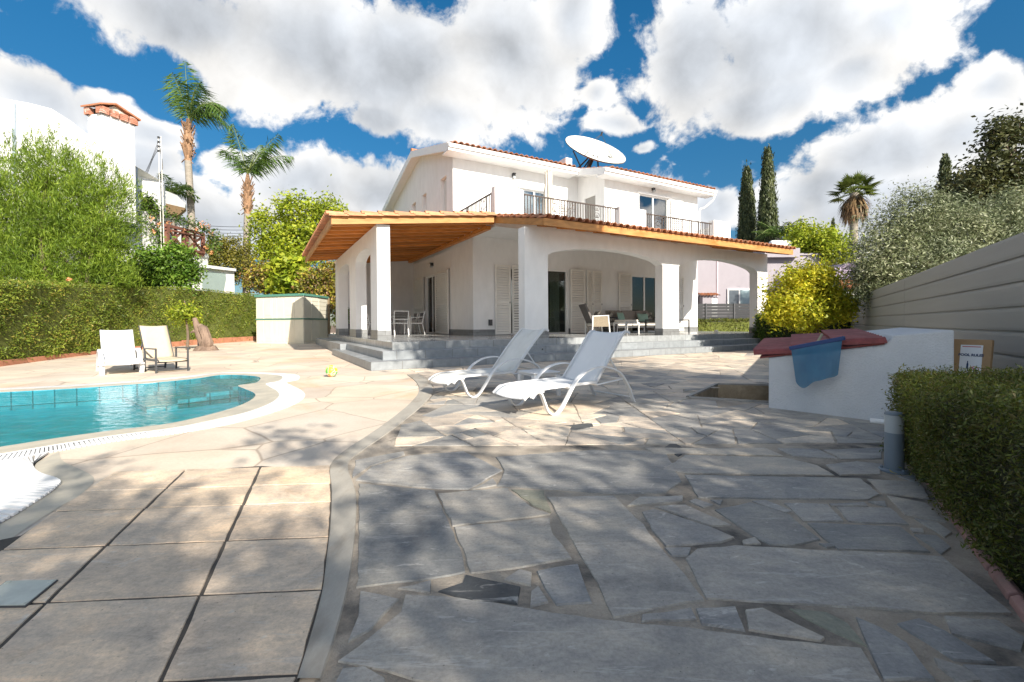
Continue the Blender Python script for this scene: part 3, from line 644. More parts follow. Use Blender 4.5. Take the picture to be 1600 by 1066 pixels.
def build_paving():
    mort = MT['mortar'] = surf('mortar', (.40, .345, .28), .95, .30, 4, 130, 1.0, .008, stain=(.09, .085, .08), stainpos=(.50, .64))
    grey = stone_material('grey_flagstone', [(0, (.235, .24, .24)), (.25, (.32, .318, .312)), (.5, (.38, .36, .33)), (.75, (.285, .29, .295)), (1, (.36, .345, .325))], (.17, .167, .162))
    beige = stone_material('beige_flagstone', [(0, (.46, .40, .34)), (.45, (.60, .52, .435)), (.8, (.66, .585, .49)), (1, (.50, .45, .385))], (.36, .32, .28))
    blue = stone_material('slate_flagstone', [(0, (.045, .052, .060)), (1, (.06, .067, .075))], (.04, .045, .055))
    green = stone_material('greenish_flagstone', [(0, (.24, .26, .21)), (1, (.27, .27, .215))], (.2, .17, .1))
    # mortar bed under the crazy paving
    bed = MB(); lw = STRIP_RW; far = [Wp(6.2, -.02), Wp(13.9, -.02), Vector((12.2, 13.2, 0)), Vector((7.2, 7.6, 0))]
    pl = [Vector((q.x - .012, q.y, 0)) for q in lw] + [Wp(1.2, .02), Wp(14.0, .02), Vector((13, 13.6, 0))]
    pitp = [Vector((x, y, 0)) for x, y in PIT]
    def fan(points, z):
        bm = bmesh.new(); vs = [bm.verts.new((q.x, q.y, z)) for q in points]; es = [bm.edges.new((vs[i], vs[(i + 1) % len(vs)])) for i in range(len(vs))]
        hv = [bm.verts.new((q.x, q.y, z)) for q in pitp]; es += [bm.edges.new((hv[i], hv[(i + 1) % 4])) for i in range(4)]
        bmesh.ops.triangle_fill(bm, use_beauty=True, edges=es)
        for f in bm.faces:
            if f.normal.z < 0: f.normal_flip()
        me = bpy.data.meshes.new('paving_bed'); bm.to_mesh(me); bm.free(); return me
    pl = pl + [Vector((4.6, 4.5, 0)), Vector((3.4, 2.2, 0)), Vector((1.7, -.6, 0)), Vector((-.55, -.6, 0))]
    struct(link('paving_bed', fan(pl, .003), mort))
    # stones traced from the photograph, nearest part of the terrace
    def a_(*p): return [G(480 + x / 2.857, 700 + y / 2.857) for x, y in p]
    def b_(*p): return [G(1000 + x / 2.6667, 700 + y / 2.6667) for x, y in p]
    def f_(*p): return [G(x, y) for x, y in p]
    near = [a_((232,165),(570,195),(600,265),(640,360),(700,500),(712,562),(560,592),(225,630)), a_((585,210),(895,185),(905,200),(1000,270),(1085,303),(900,325),(650,355),(610,270)),
     a_((655,362),(1080,318),(1100,390),(1185,500),(1000,535),(730,570),(690,460)), f_((856,779),(960,777),(1005,822),(1037,862),(1101,941),(960,968),(925,900),(890,840)),
     a_((1020,560),(1205,525),(1280,700),(1110,715),(1060,640)), a_((880,595),(950,548),(1008,565),(995,628)), a_((995,645),(1030,628),(1075,700),(995,718)), a_((395,640),(555,602),(550,655)),
     a_((235,645),(405,685),(290,815),(185,885),(225,760)), f_((529,1036),(585,994),(627,959),(634,933),(690,935),(830,955),(967,975),(1075,985),(1180,1000),(1349,1019),(1376,1066),(1400,1110),(900,1110),(651,1066),(560,1045)),
     a_((150,1000),(260,990),(345,1040),(340,1080),(100,1090)), a_((215,150),(290,90),(450,40),(700,20),(870,105),(725,190),(570,188)), f_((777,761),(788,737),(775,716),(925,705),(1040,706),(1065,755),(1040,772),(963,774)),
     a_((740,190),(830,140),(850,172)), f_((980,793),(1000,779),(1067,777),(1067,786),(1000,792)), a_((200,140),(215,60),(430,20),(440,35),(285,85)),
     b_((215,165),(185,118),(700,127),(920,132),(1000,200),(960,222),(600,218),(240,212)), b_((190,34),(600,45),(740,78),(810,120),(190,110),(90,95)), b_((60,250),(190,242),(380,330),(300,332)),
     b_((4,272),(60,262),(300,336),(395,380),(340,400),(110,418),(50,350)), b_((310,265),(460,232),(620,285),(700,345),(750,390),(640,415),(540,412),(430,350)), b_((200,228),(230,218),(310,245),(270,258)),
     b_((290,222),(348,222),(335,245)), b_((465,228),(520,222),(640,270),(610,280)), b_((600,235),(780,240),(850,312),(680,312)), b_((785,240),(930,232),(950,248),(800,250)), b_((820,252),(1040,255),(1125,325),(870,315)),
     b_((690,318),(1090,335),(1205,440),(830,430),(760,380)), b_((950,230),(1020,228),(1030,250)), b_((1030,205),(1190,235),(1275,315),(1110,285)), b_((1145,300),(1230,315),(1305,360),(1275,382)),
     b_((1120,340),(1180,342),(1190,362),(1140,358)), b_((1140,365),(1230,370),(1300,425),(1255,450)), b_((945,135),(1170,150),(1210,220),(1010,195)), b_((1070,122),(1140,122),(1150,150)),
     b_((230,425),(400,415),(640,428),(1000,445),(1260,460),(1420,590),(1560,700),(1250,700),(900,675),(600,655),(280,640),(240,570),(190,470)), b_((105,425),(215,420),(200,458),(130,458)), b_((425,390),(480,380),(500,405),(430,412)),
     b_((745,405),(810,405),(815,422),(770,422)), b_((0,705),(210,675),(235,725),(0,732)), b_((225,675),(400,670),(440,770),(255,748)), b_((430,680),(500,672),(770,800),(760,818),(450,768)),
     b_((895,710),(1000,760),(1110,820),(1210,950),(1230,976),(1010,976),(960,850)), b_((1065,740),(1150,715),(1280,780),(1480,905),(1300,895),(1200,830),(1130,780)), b_((1270,710),(1480,725),(1600,800),(1600,865),(1300,785)),
     b_((1220,880),(1330,920),(1440,976),(1320,990),(1240,920)), b_((1340,915),(1600,930),(1700,1000),(1460,1020)), b_((770,75),(900,60),(1010,72),(1005,115),(830,118)), b_((760,12),(1010,4),(1010,50),(840,52)), b_((570,6),(740,8),(830,50),(640,40)),
     b_((20,4),(300,6),(520,4),(600,38),(200,28),(60,32))]
    g = MB()
    for p in near: slab(g, p, .0092, .0035, .0045)
    slates = [a_((580,650),(690,612),(705,575),(955,630),(940,705),(750,690)), f_((1038,701),(1050,692),(1075,705),(1060,715)), f_((862,668),(925,662),(928,668),(900,674))]
    k = MB()
    for p in slates: slab(k, p, .008, .004, .004)
    struct(k.build('slate_stones', blue))
    k = MB()
    for p in (a_((910,190),(1055,195),(1092,297),(1005,262)), b_((620,680),(780,690),(870,740),(955,840),(800,775),(690,720))): slab(k, p, .007, .004, .004)
    struct(k.build('green_stones', green))
    # the rest: straight-cut irregular stones
    fb = MB(); fg = MB(); todo = [[Vector((-3.2, 3.19, 0)), Vector((3.2, 3.19, 0)), Vector((3.6, 4.4, 0)), Vector((14, 12.4, 0)), Vector((14, 17, 0)), Vector((-4, 10.2, 0))]]
    cuts = 0
    while todo:
        p = todo.pop(); ar = area2(p); c = sum(p, Vector()) / len(p)
        lim = (.10 if c.y < 4.2 else .13 if c.y < 7 else .30) * random.choice((.35, .8, 1, 1.6, 2.2))
        if ar < lim or len(p) < 3:
            if (c - Wp(0, 0)).dot(D2) > -.05 or (c - Wp(0, 0)).dot(D1) < -1 and c.y > 9: continue
            if c.x < strip_x(c.y) + .02: continue
            ins = all(((Vector((PIT[(i + 1) % 4][0] - PIT[i][0], PIT[(i + 1) % 4][1] - PIT[i][1], 0))).cross(c - Vector((PIT[i][0], PIT[i][1], 0)))).z < .12 for i in range(4))
            if ins: continue
            gap = random.choice((.004, .006, .009, .014)); q = []
            for w in p:
                d = c - w; w = w + d * min(.3, gap / max(d.length, .01)); w = Vector((max(w.x, strip_x(w.y) + .025), w.y, 0))
                if (w - P0).dot(D2) > -.03: w = w - D2 * ((w - P0).dot(D2) + .03)
                q.append(w)
            if area2(q) < .004: continue
            kk = (c.x > .9 and c.y < 5.2 and random.random() < .8) or (c.y < 8 and random.random() < .22) or random.random() < .06
            slab(fg if kk else fb, q, random.uniform(.006, .0092), .003, .0045); continue
        # split across the longest direction
        best = max(((p[i] - p[j]) for i in range(len(p)) for j in range(i)), key=lambda d: d.length)
        n = best.normalized(); an = random.gauss(0, .38); n = Vector((n.x * math.cos(an) - n.y * math.sin(an), n.x * math.sin(an) + n.y * math.cos(an), 0))
        a = c + best * random.uniform(-.18, .18)
        for s in (1, -1):
            h = clip(p, a, n * s)
            if len(h) > 2: todo.append(h)
    struct(g.build('flagstones', grey)); struct(fb.build('beige_flagstones', beige)); struct(fg.build('grey_flagstones', grey))
    # smooth concrete strip between the slabs and the crazy paving
    s = MB(); n = len(STRIP_LW)
    for i in range(n - 1):
        a, b, c, d = STRIP_LW[i], STRIP_RW[i], STRIP_RW[i + 1], STRIP_LW[i + 1]
        s.add([(a.x, a.y, .010), (b.x, b.y, .010), (c.x, c.y, .010), (d.x, d.y, .010), (b.x + .004, b.y, .002), (c.x + .004, c.y, .002), (a.x - .004, a.y, .002), (d.x - .004, d.y, .002)], [(0, 1, 2, 3), (1, 4, 5, 2), (0, 3, 7, 6)])
    struct(s.build('concrete_strip', surf('strip_concrete', (.36, .335, .29), .7, .12, 4, 70, .3, .004, stain=(.24, .21, .17), stretch=(2, .7, 1))))
    # square stamped slabs at the near left, over a dark joint bed
    sm = stone_material('stamped_slab', [(0, (.60, .485, .375)), (.5, (.67, .55, .43)), (1, (.62, .495, .37))], (.50, .33, .20))
    jb = MB(); e1 = [Vector((q.x + .004, q.y, 0)) for q in STRIP_LW if q.y < 2.74]
    poly = [Vector((-.5, .4, 0))] + e1 + [G(408, 729), G(291, 737), G(170, 752), G(96, 796), G(33, 838), Vector((-2.6, 1.4, 0)), Vector((-3.2, .4, 0))]
    jb.add([(q.x, q.y, .003) for q in poly], [tuple(range(len(poly)))]); struct(jb.build('slab_bed', surf('joint_grout', (.085, .075, .065), .95, .25, 6, 120, .6, .006)))
    rows = [.40, .74, 1.09, 1.455, 1.83, 2.205, 2.47, 2.80]      # along the strip, at x = -.7
    def rowline(k): return Vector((-.7, rows[k], 0)), Vector((1, .075, 0)).normalized()
    cols = [None, (G(411, 723), G(310, 940)), (G(291, 735), G(30, 985)), (G(150, 745), G(-10, 840)), ]
    st = MB()
    def colx(i, y):
        if i == 0:
            q = STRIP_LW
            if y < q[0].y: return q[0].x + (q[0].y - y) * .15
            for a, b in zip(q, q[1:]):
                if a.y <= y <= b.y: return a.x + (b.x - a.x) * (y - a.y) / (b.y - a.y)
            return q[-1].x
        a, b = (G(411, 723), G(310, 940)) if i == 1 else (G(291, 735), G(30, 985)); t = (y - b.y) / (a.y - b.y); x = b.x + (a.x - b.x) * t
        return x - (i - 2) * .42 if i > 2 else x
    for i in range(4):
        for r in range(len(rows) - 1):
            pp = []
            for (ci, rr) in ((i, r), (i, r + 1), (i + 1, r + 1), (i + 1, r)):
                a, d = rowline(rr); y = a.y
                for _ in range(4): x = colx(ci, y); y = a.y + (x - a.x) * d.y / d.x
                pp.append(Vector((x, y, 0)))
            cc = sum(pp, Vector()) / 4; gpx = .0075
            pp = [q + (cc - q) * (gpx / (cc - q).length) for q in pp]
            aa, bb = G(150, 748), G(33, 834); nn = Vector((bb.y - aa.y, -(bb.x - aa.x), 0)).normalized()
            if nn.dot(Vector((0, 0, 0)) - aa) < 0: nn = -nn
            pp = clip(pp, aa + nn * .02, nn)
            if len(pp) > 2 and area2(pp) > .01: slab(st, pp[::-1], .0068, .003, .0022)
    struct(st.build('stamped_slabs', sm))
    # plastic skimmer lid let into the slabs
    t = thing('skimmer_lid', 'square greenish skimmer lid set in the slabs at the pool side', 'drain cover', G(40, 932))
    a = MB(); q = [G(*w) for w in ((-8, 925), (12, 913), (91, 911), (40, 953), (-30, 953))]; q = [G(10, 913, .0), G(91, 911), G(40, 953), G(-45, 954)]
    a.hexa([(w.x, w.y, .004) for w in q][::-1], [(w.x, w.y, .0115) for w in q][::-1]); a.build('frame', MT['dark_metal'], t, world=True)
    c = sum(q, Vector()) / 4; q2 = [w + (c - w) * .05 for w in q]
    a = MB(); a.hexa([(w.x, w.y, .0105) for w in q2][::-1], [(w.x, w.y, .0135) for w in q2][::-1])
    for w in q2: w = w.lerp(c, .14); a.lathe([(.008, .013), (.008, .0155)], (w.x, w.y, 0), 8)
    a.build('lid', surf('lid_plastic', (.52, .54, .48), .5, .12, 9, 60, .1, .002, stain=(.46, .46, .38)), t, world=True)

build_ground(); build_pool(); build_paving()

# pit with rendered sides beside the pump house
def build_pit():
    t = thing('open_pit', 'open shallow pit with stained rendered sides and stone kerb', 'pit', (PIT[0][0], PIT[0][1], 0))
    p = [Vector((x, y, 0)) for x, y in PIT]; c = sum(p, Vector()) / 4; m = MB(); n = 4
    m.add([(q.x, q.y, .0) for q in p] + [(q.x, q.y, -.45) for q in p], [(i, 4 + i, 4 + (i + 1) % 4, (i + 1) % 4) for i in range(4)] + [(4, 5, 6, 7)]); m.build('pit_wall', MT['pit'], t, world=True)
    k = MB()
    for i in range(4):
        a, b = p[i], p[(i + 1) % 4]; o = ((a + b) / 2 - c).normalized() * .045; k.hexa([a, b, b + o, a + o], [q + Vector((0, 0, .022)) for q in (a, b, b + o, a + o)])
    k.build('kerb', MT['concrete'], t, world=True)
build_pit()
# ------------------------------------------------------------------ the villa
FL = .498
VILLA = thing('villa', 'white two-storey villa with terracotta roofs, arched veranda and timber pergola', 'house', P0, HRZ)
def part(mb, name, mat, parent=VILLA, **k): return mb.build(name, MT[mat] if isinstance(mat, str) else mat, parent, **k)
def wall(name, axis, pos, th, a0, a1, z0, z1, ops, mat='plaster', parent=VILLA):
    """wall plane across `axis` ('u' faces u, 'v' faces v) with rectangular openings (a0,a1,z0,z1)"""
    m = MB(); ca = sorted({a0, a1, *[q for o in ops for q in o[:2]]}); cz = sorted({z0, z1, *[q for o in ops for q in o[2:4]]})
    for i in range(len(ca) - 1):
        run = None
        for j in range(len(cz) - 1):
            am, zm = (ca[i] + ca[i + 1]) / 2, (cz[j] + cz[j + 1]) / 2
            solid = not any(o[0] < am < o[1] and o[2] < zm < o[3] for o in ops)
            if solid: run = [run[0] if run else cz[j], cz[j + 1]]
            if run and (not solid or j == len(cz) - 2):
                if axis == 'v': m.box(ca[i], pos, run[0], ca[i + 1], pos + th, run[1])
                else: m.box(pos, ca[i], run[0], pos + th, ca[i + 1], run[1])
                run = None
    return part(m, name, mat, parent)
def barrel_tiles(o, al, upv, width, length, sp=.215, row=.36, r=.085, th=.016, lift=.0, step=.032):
    """rows of half-round tiles; o = eave corner, al = unit along the eave, upv = unit up the slope"""
    o, al, upv = Vector(o), Vector(al), Vector(upv); n = al.cross(upv).normalized()
    if n.z < 0: n = -n
    m = MB(); k = int(width / sp); rows = max(1, int(math.ceil(length / row)))
    for i in range(k):
        for j in range(rows):
            s0 = j * row - .03; s1 = min(length, (j + 1) * row + .03)
            c = o + al * ((i + .5) * width / k + random.uniform(-.006, .006)) + n * lift
            rg = []
            for s, rr, hh in ((s0, r * 1.08, step), (s1, r * .9, .0)):
                for rad in (rr, rr - th): rg.append([c + upv * s + al * (-math.cos(math.pi * q / 6) * rad) + n * (math.sin(math.pi * q / 6) * rad * .95 + hh) for q in range(7)])
            a, b, cc, d = rg
            vs = a + b + cc + d; fs = []
            for q in range(6): fs += [(q, q + 1, 14 + q + 1, 14 + q), (7 + q + 1, 7 + q, 21 + q, 21 + q + 1), (q + 1, q, 7 + q, 7 + q + 1)]
            m.add(vs, fs)
    return m
def railing(name, p, q, zt, z0, parent=VILLA, sp=.105, ornament=()):
    m = MB(); p = Vector(p); q = Vector(q); L = (q - p).length; d = (q - p).normalized()
    m.bar(p + Vector((0, 0, zt)), q + Vector((0, 0, zt)), .05, .035); m.bar(p + Vector((0, 0, z0 + .07)), q + Vector((0, 0, z0 + .07)), .035, .02)
    k = int(L / sp)
    for i in range(1, k):
        x = p + d * (L * i / k)
        if any(abs(L * i / k - s) < .17 for s in ornament): continue
        big = i % 13 == 6; m.bar(x + Vector((0, 0, z0)), x + Vector((0, 0, zt - .015)), .034 if big else .02, .034 if big else .02, d)
    for s in ornament:
        c = p + d * s
        for e in (-.17, .17): m.bar(c + d * e + Vector((0, 0, z0)), c + d * e + Vector((0, 0, zt - .015)), .014, .014, d)
        for h in (.22, .46, .7):
            for sg in (-1, 1):
                pts = [c + d * (sg * (.02 + .11 * math.sin(a) * (1 - a / 9))) + Vector((0, 0, z0 + h + .10 * math.cos(a) * (1 - a / 9))) for a in [x * .5 for x in range(12)]]
                m.tube(pts, .010, 4)
    return part(m, name, 'iron', parent)
def shutter_mesh(w, h, t=.04, mid=.45):
    """louvred leaf: x 0..w, y 0..t, z 0..h"""
    m = MB(); fr = .055
    m.box(0, 0, 0, fr, t, h); m.box(w - fr, 0, 0, w, t, h); m.box(fr, 0.001, 0, w - fr, t - .001, .09); m.box(fr, 0.001, h - .07, w - fr, t - .001, h); m.box(fr, 0.001, h * mid, w - fr, t - .001, h * mid + .07)
    for a, b in ((.09, h * mid), (h * mid + .07, h - .07)):
        k = int((b - a) / .085)
        for i in range(k):
            z = a + (b - a) * (i + .5) / k
            m.hexa([(fr, .000, z - .034), (w - fr, .000, z - .034), (w - fr, .010, z - .037), (fr, .010, z - .037)], [(fr, t - .016, z + .034), (w - fr, t - .016, z + .034), (w - fr, t - .006, z + .031), (fr, t - .006, z + .031)])
    return m
def shutter(u, v, z, w, h, rz, parent=VILLA, mat='shutter'):
    m = shutter_mesh(w, h); mm = Matrix.Translation((u, v, z)) @ Matrix.Rotation(rz, 4, 'Z'); m.v = [mm @ q for q in m.v]
    o = part(m, 'shutter', mat, parent); b = MB(mm)
    b.box(w - .04, -.016, h * .45, w - .015, -.001, h * .45 + .05); b.build('latch', MT['dark_metal'], o); return o
def slide_door(name, axis, pos, a0, a1, z0, z1, panes=2, pane_mat='glass', blind=False, mat='white_paint', parent=VILLA, opened=()):
    """sliding glazing: frame part with panes as its sub-parts; depth runs away from the viewer"""
    def B(m, a, d0, z, a_, d1, z_):
        if axis == 'v': m.box(a, pos + d0, z, a_, pos + d1, z_)
        else: m.box(pos + d0, a, z, pos + d1, a_, z_)
    f = MB(); fr = .06
    B(f, a0, .05, z0, a0 + fr, .13, z1); B(f, a1 - fr, .05, z0, a1, .13, z1); B(f, a0 + fr, .05, z1 - fr, a1 - fr, .13, z1); B(f, a0 + fr, .05, z0, a1 - fr, .13, z0 + .05)
    w = (a1 - a0 - 2 * fr) / panes
    for i in range(1, panes):
        x = a0 + fr + w * i; B(f, x - .035, .06, z0 + .05, x + .035, .12, z1 - fr)
    fo = part(f, name, mat, parent)
    for i in range(panes):
        if i in opened: continue
        g = MB(); x = a0 + fr + w * i; B(g, x + .02, .085 + .012 * (i % 2), z0 + .05, x + w - .02, .091 + .012 * (i % 2), z1 - fr); part(g, 'pane', pane_mat, fo)
    if blind:
        g = MB(); B(g, a0 + fr, .16, z1 - fr - (z1 - z0) * blind, a1 - fr, .175, z1 - fr); part(g, 'blind', 'curtain', fo)
    return fo
def lamp_box(p, axis, parent=VILLA):
    m = MB(); x, y, z = p
    if axis == 'v': m.box(x - .055, y - .10, z - .10, x + .055, y - .0, z + .02); l = (x - .045, y - .13, z - .16, x + .045, y - .03, z - .10); c = (x - .06, y - .14, z + .0, x + .06, y - .10, z + .02)
    else: m.box(x - .10, y - .055, z - .10, x, y + .055, z + .02); l = (x - .13, y - .045, z - .16, x - .03, y + .045, z - .10); c = (x - .14, y - .06, z + .0, x - .10, y + .06, z + .02)
    m.box(*c); o = part(m, 'wall_lamp', 'dark_metal', parent); g = MB(); g.box(*l); part(g, 'lamp_glass', 'lens', o); return o

def build_villa():
    V = VILLA
    # terrace steps and floor
    s = MB(); s.box(0, 0, -.06, 14.3, 5.4, .168); s.box(.15, 4.9, -.06, 3, 11.6, .334); part(s, 'lower_step', 'steptile', V, bevel=.006, segs=1)
    s = MB(); s.box(.32, .42, .10, 14.6, 5.2, .336); part(s, 'upper_step', 'steptile', V, bevel=.006, segs=1)
    s = MB(); s.box(.62, .85, .2, 15.0, 11.5, FL); part(s, 'veranda_floor', 'floor', V, bevel=.006, segs=1)
    drn = MB(); drn.lathe([(.02, -.004), (.02, .004)], (0, 0, 0), 10); mm = Matrix.Translation((4.1, .417, .255)) @ Matrix.Rotation(R(90), 4, 'X'); drn.v = [mm @ q for q in drn.v]; part(drn, 'drain_hole', 'dark_metal', V)
    # columns of the dining pergola and its arcade
    for v0, v1 in ((2.67, 3.45), (5.64, 6.76), (9.14, 9.97)):
        m = MB(); m.box(.72, v0, FL, 1.04, v1, 2.70); c = part(m, 'column', 'plaster', V)
        p = MB(); p.box(.71, v0 - .012, FL + .001, 1.052, v1 + .012, FL + .235); part(p, 'plinth', 'plinth', c)
    def arch(a, b, zs, zt, n=18): return [(a + (b - a) * (.5 - .5 * math.cos(math.pi * i / n)), zs + (zt - zs) * math.sin(math.pi * i / n) ** .8) for i in range(n + 1)]
    poly = [(2.67, 3.36), (2.67, 2.70)] + [(3.45, 2.70)] + arch(3.45, 5.64, 2.70, 2.97)[1:-1] + [(5.64, 2.70), (6.76, 2.70)] + arch(6.76, 9.14, 2.70, 2.95)[1:-1] + [(9.14, 2.70), (9.97, 2.70), (9.97, 3.36)]
    m = MB(); m.prism(poly, lambda p, q, t: (t, p, q), .72, 1.04); part(m, 'arcade_beam', 'plaster', V)
    # veranda columns and arches
    for u0, u1 in ((3.9, 4.59), (8.68, 9.37), (13.31, 13.87)):
        m = MB(); m.box(u0, .9, FL, u1, 1.2, 2.60); c = part(m, 'column', 'plaster', V)
        p = MB(); p.box(u0 - .012, .888, FL + .001, u1 + .012, 1.212, FL + .20); part(p, 'plinth', 'plinth', c)
    def seg(a, b, zs, zt, n=22): return [(a + (b - a) * i / n, zs + (zt - zs) * (1 - (2 * i / n - 1) ** 2) ** .75) for i in range(n + 1)]
    poly = [(3.9, 3.27), (3.9, 2.60), (4.59, 2.60), (4.59, 2.62)] + seg(4.59, 8.68, 2.62, 2.90)[1:-1] + [(8.68, 2.60), (9.37, 2.60)] + seg(9.37, 13.31, 2.62, 2.92)[1:-1] + [(13.31, 2.60), (13.87, 2.60), (13.87, 3.27)]
    m = MB(); m.prism(poly, lambda p, q, t: (p, t, q), .9, 1.2); part(m, 'arch_beam', 'plaster', V)
    # dining pergola: timber roof
    zr = lambda u: 3.25 + .113 * (u + .34)
    pr = MB(); pr.hexa([(-.30, 2.60, zr(-.30) + .15), (3.95, 2.60, zr(3.95) + .15), (3.95, 9.9, zr(3.95) + .15), (-.30, 9.9, zr(-.30) + .15)], [(-.30, 2.60, zr(-.30) + .175), (3.95, 2.60, zr(3.95) + .175), (3.95, 9.9, zr(3.95) + .175), (-.30, 9.9, zr(-.30) + .175)])
    pr.hexa([(1.06, 9.901, zr(1.06) + .15), (4.24, 9.901, zr(4.24) + .15), (4.24, 11.39, zr(4.24) + .15), (1.06, 11.39, zr(1.06) + .15)], [(1.06, 9.901, zr(1.06) + .175), (4.24, 9.901, zr(4.24) + .175), (4.24, 11.39, zr(4.24) + .175), (1.06, 11.39, zr(1.06) + .175)])
    pr.hexa([(3.951, 2.60, zr(3.95) + .15), (4.245, 3.3, zr(4.245) + .15), (4.245, 9.9, zr(4.245) + .15), (3.951, 9.9, zr(3.95) + .15)], [(3.951, 2.60, zr(3.95) + .175), (4.245, 3.3, zr(4.245) + .175), (4.245, 9.9, zr(4.245) + .175), (3.951, 9.9, zr(3.95) + .175)])
    roof = part(pr, 'pergola_roof', 'wood', V)
    n = 16
    for i in range(n):
        v = 2.98 + i * .555; m = MB()
        if v > 9.85 and v < 10.0: v = 9.84
        ul = -.29 if v < 9.9 else 1.07
        m.hexa([(ul, v - .045, zr(ul) + .0), (4.10, v - .045, zr(4.10)), (4.10, v + .045, zr(4.10)), (ul, v + .045, zr(ul))], [(ul, v - .045, zr(ul) + .148), (4.10, v - .045, zr(4.10) + .148), (4.10, v + .045, zr(4.10) + .148), (ul, v + .045, zr(ul) + .148)]); part(m, 'rafter', 'wood', roof)
    m = MB(); m.hexa([(-.34, 2.55, zr(-.34) - .03), (3.9, 2.55, zr(3.9) - .03), (3.9, 2.595, zr(3.9) - .03), (-.34, 2.595, zr(-.34) - .03)], [(-.34, 2.55, zr(-.34) + .15), (3.9, 2.55, zr(3.9) + .15), (3.9, 2.595, zr(3.9) + .15), (-.34, 2.595, zr(-.34) + .15)]); part(m, 'fascia', 'wood_lit', roof)
    m = MB(); m.box(-.345, 2.597, zr(-.34) - .03, -.302, 9.92, zr(-.34) + .15); part(m, 'fascia', 'wood_lit', roof)
    sl = Vector((1, 0, .113)).normalized(); t = barrel_tiles((-.42, 2.50, zr(-.42) + .185), (0, 1, 0), sl, 7.45, 4.4, row=.40); part(t, 'roof_tiles', 'tile_pale', roof)
    # flat verge tiles along the front rake
    t = MB()
    for j in range(11):
        u0 = -.40 + j * .4; u1 = u0 + .44; z0, z1 = zr(u0) + .215, zr(u1) + .185
        t.hexa([(u0, 2.46, z0 - .055), (min(u1, 3.95), 2.46, z1 - .045), (min(u1, 3.95), 2.66, z1 + .02), (u0, 2.66, z0 + .02)], [(u0, 2.46, z0 + .0), (min(u1, 3.95), 2.46, z1), (min(u1, 3.95), 2.66, z1 + .05), (u0, 2.66, z0 + .055)])
    part(t, 'verge_tiles', 'tile_pale', roof)
    m = MB(); m.box(4.00, 3.24, 3.65, 4.14, 11.39, 3.755); part(m, 'wall_beam', 'wood', V)
    # veranda roof
    sv = .22; zf = lambda v: 3.30 + sv * (v - .1)
    m = MB(); m.hexa([(3.99, .13, zf(.13) - .06), (13.93, .13, zf(.13) - .06), (13.93, 3.19, zf(3.19) - .06), (3.99, 3.19, zf(3.19) - .06)], [(3.99, .13, zf(.13)), (13.93, .13, zf(.13)), (13.93, 3.19, zf(3.19)), (3.99, 3.19, zf(3.19))]); vr = part(m, 'veranda_roof', 'wood', V)
    m = MB(); m.hexa([(13.98, .5, zf(.5) - .06), (14.95, 1.5, zf(1.5) - .06), (14.95, 3.19, zf(3.19) - .06), (13.98, 3.19, zf(3.19) - .06)], [(13.98, .5, zf(.5) - .01), (14.95, 1.5, zf(1.5) - .01), (14.95, 3.19, zf(3.19) - .01), (13.98, 3.19, zf(3.19) - .01)]); part(m, 'added_shade_slab', 'wood', vr)  # unseen slab added to keep the sun off the wall's right end
    for i in range(17):
        u = 4.3 + i * 9.5 / 16; m = MB(); m.hexa([(u - .04, .14, zf(.14) - .17), (u + .04, .14, zf(.14) - .17), (u + .04, .89, zf(.89) - .17), (u - .04, .89, zf(.89) - .17)], [(u - .04, .14, zf(.14) - .062), (u + .04, .14, zf(.14) - .062), (u + .04, .89, zf(.89) - .062), (u - .04, .89, zf(.89) - .062)]); part(m, 'rafter', 'wood', vr)
    m = MB(); m.box(3.95, .07, 3.15, 13.97, .125, 3.315); part(m, 'fascia', 'wood_lit', vr)
    for u in (3.945, 13.935): m = MB(); m.hexa([(u, .13, 3.15), (u + .04, .13, 3.15), (u + .04, 3.19, 3.15 + sv * 3.06), (u, 3.19, 3.15 + sv * 3.06)], [(u, .13, 3.315), (u + .04, .13, 3.315), (u + .04, 3.19, 3.315 + sv * 3.06), (u, 3.19, 3.315 + sv * 3.06)]); part(m, 'fascia', 'wood_lit', vr)
    t = barrel_tiles((3.92, .03, zf(.03) + .012), (1, 0, 0), Vector((0, 1, sv)).normalized(), 10.08, 3.22); part(t, 'roof_tiles', 'tile', vr)
    # terrace slab over the veranda
    m = MB(); m.box(4.26, 3.20, 3.75, 15.09, 6.5, 3.955); part(m, 'terrace_slab', 'plaster', V)
    # ground floor walls
    wall('front_wall', 'v', 4.8, .22, 4.25, 15.09, FL, 3.75, [(5.63, 8.06, FL, 2.82), (11.2, 13.35, FL, 2.80)])
    wall('side_wall', 'u', 4.25, .22, 5.02, 11.4, FL, 3.75, [(8.32, 9.72, FL, 2.87)])
    wall('back_wall', 'v', 11.4, .22, 1.25, 4.47, .0, 3.9, [])
    wall('end_wall', 'u', 14.87, .22, 5.02, 15.1, 0., 3.75, [])
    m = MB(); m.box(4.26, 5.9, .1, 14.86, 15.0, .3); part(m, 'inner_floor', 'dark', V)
    for a in ((4.25, 5.63), (8.06, 11.2), (13.35, 15.09)): m = MB(); m.box(a[0] - (.01 if a[0] < 5 else 0), 4.785, FL + .001, a[1], 4.80, FL + .19); part(m, 'skirting', 'plinth', V)
    for a in ((4.79, 8.32), (9.72, 11.4)): m = MB(); m.box(4.236, a[0], FL + .001, 4.25, a[1], FL + .19); part(m, 'skirting', 'plinth', V)
    m = MB(); m.box(15.088, 4.79, FL, 15.10, 6.0, FL + .19); part(m, 'skirting', 'plinth', V)
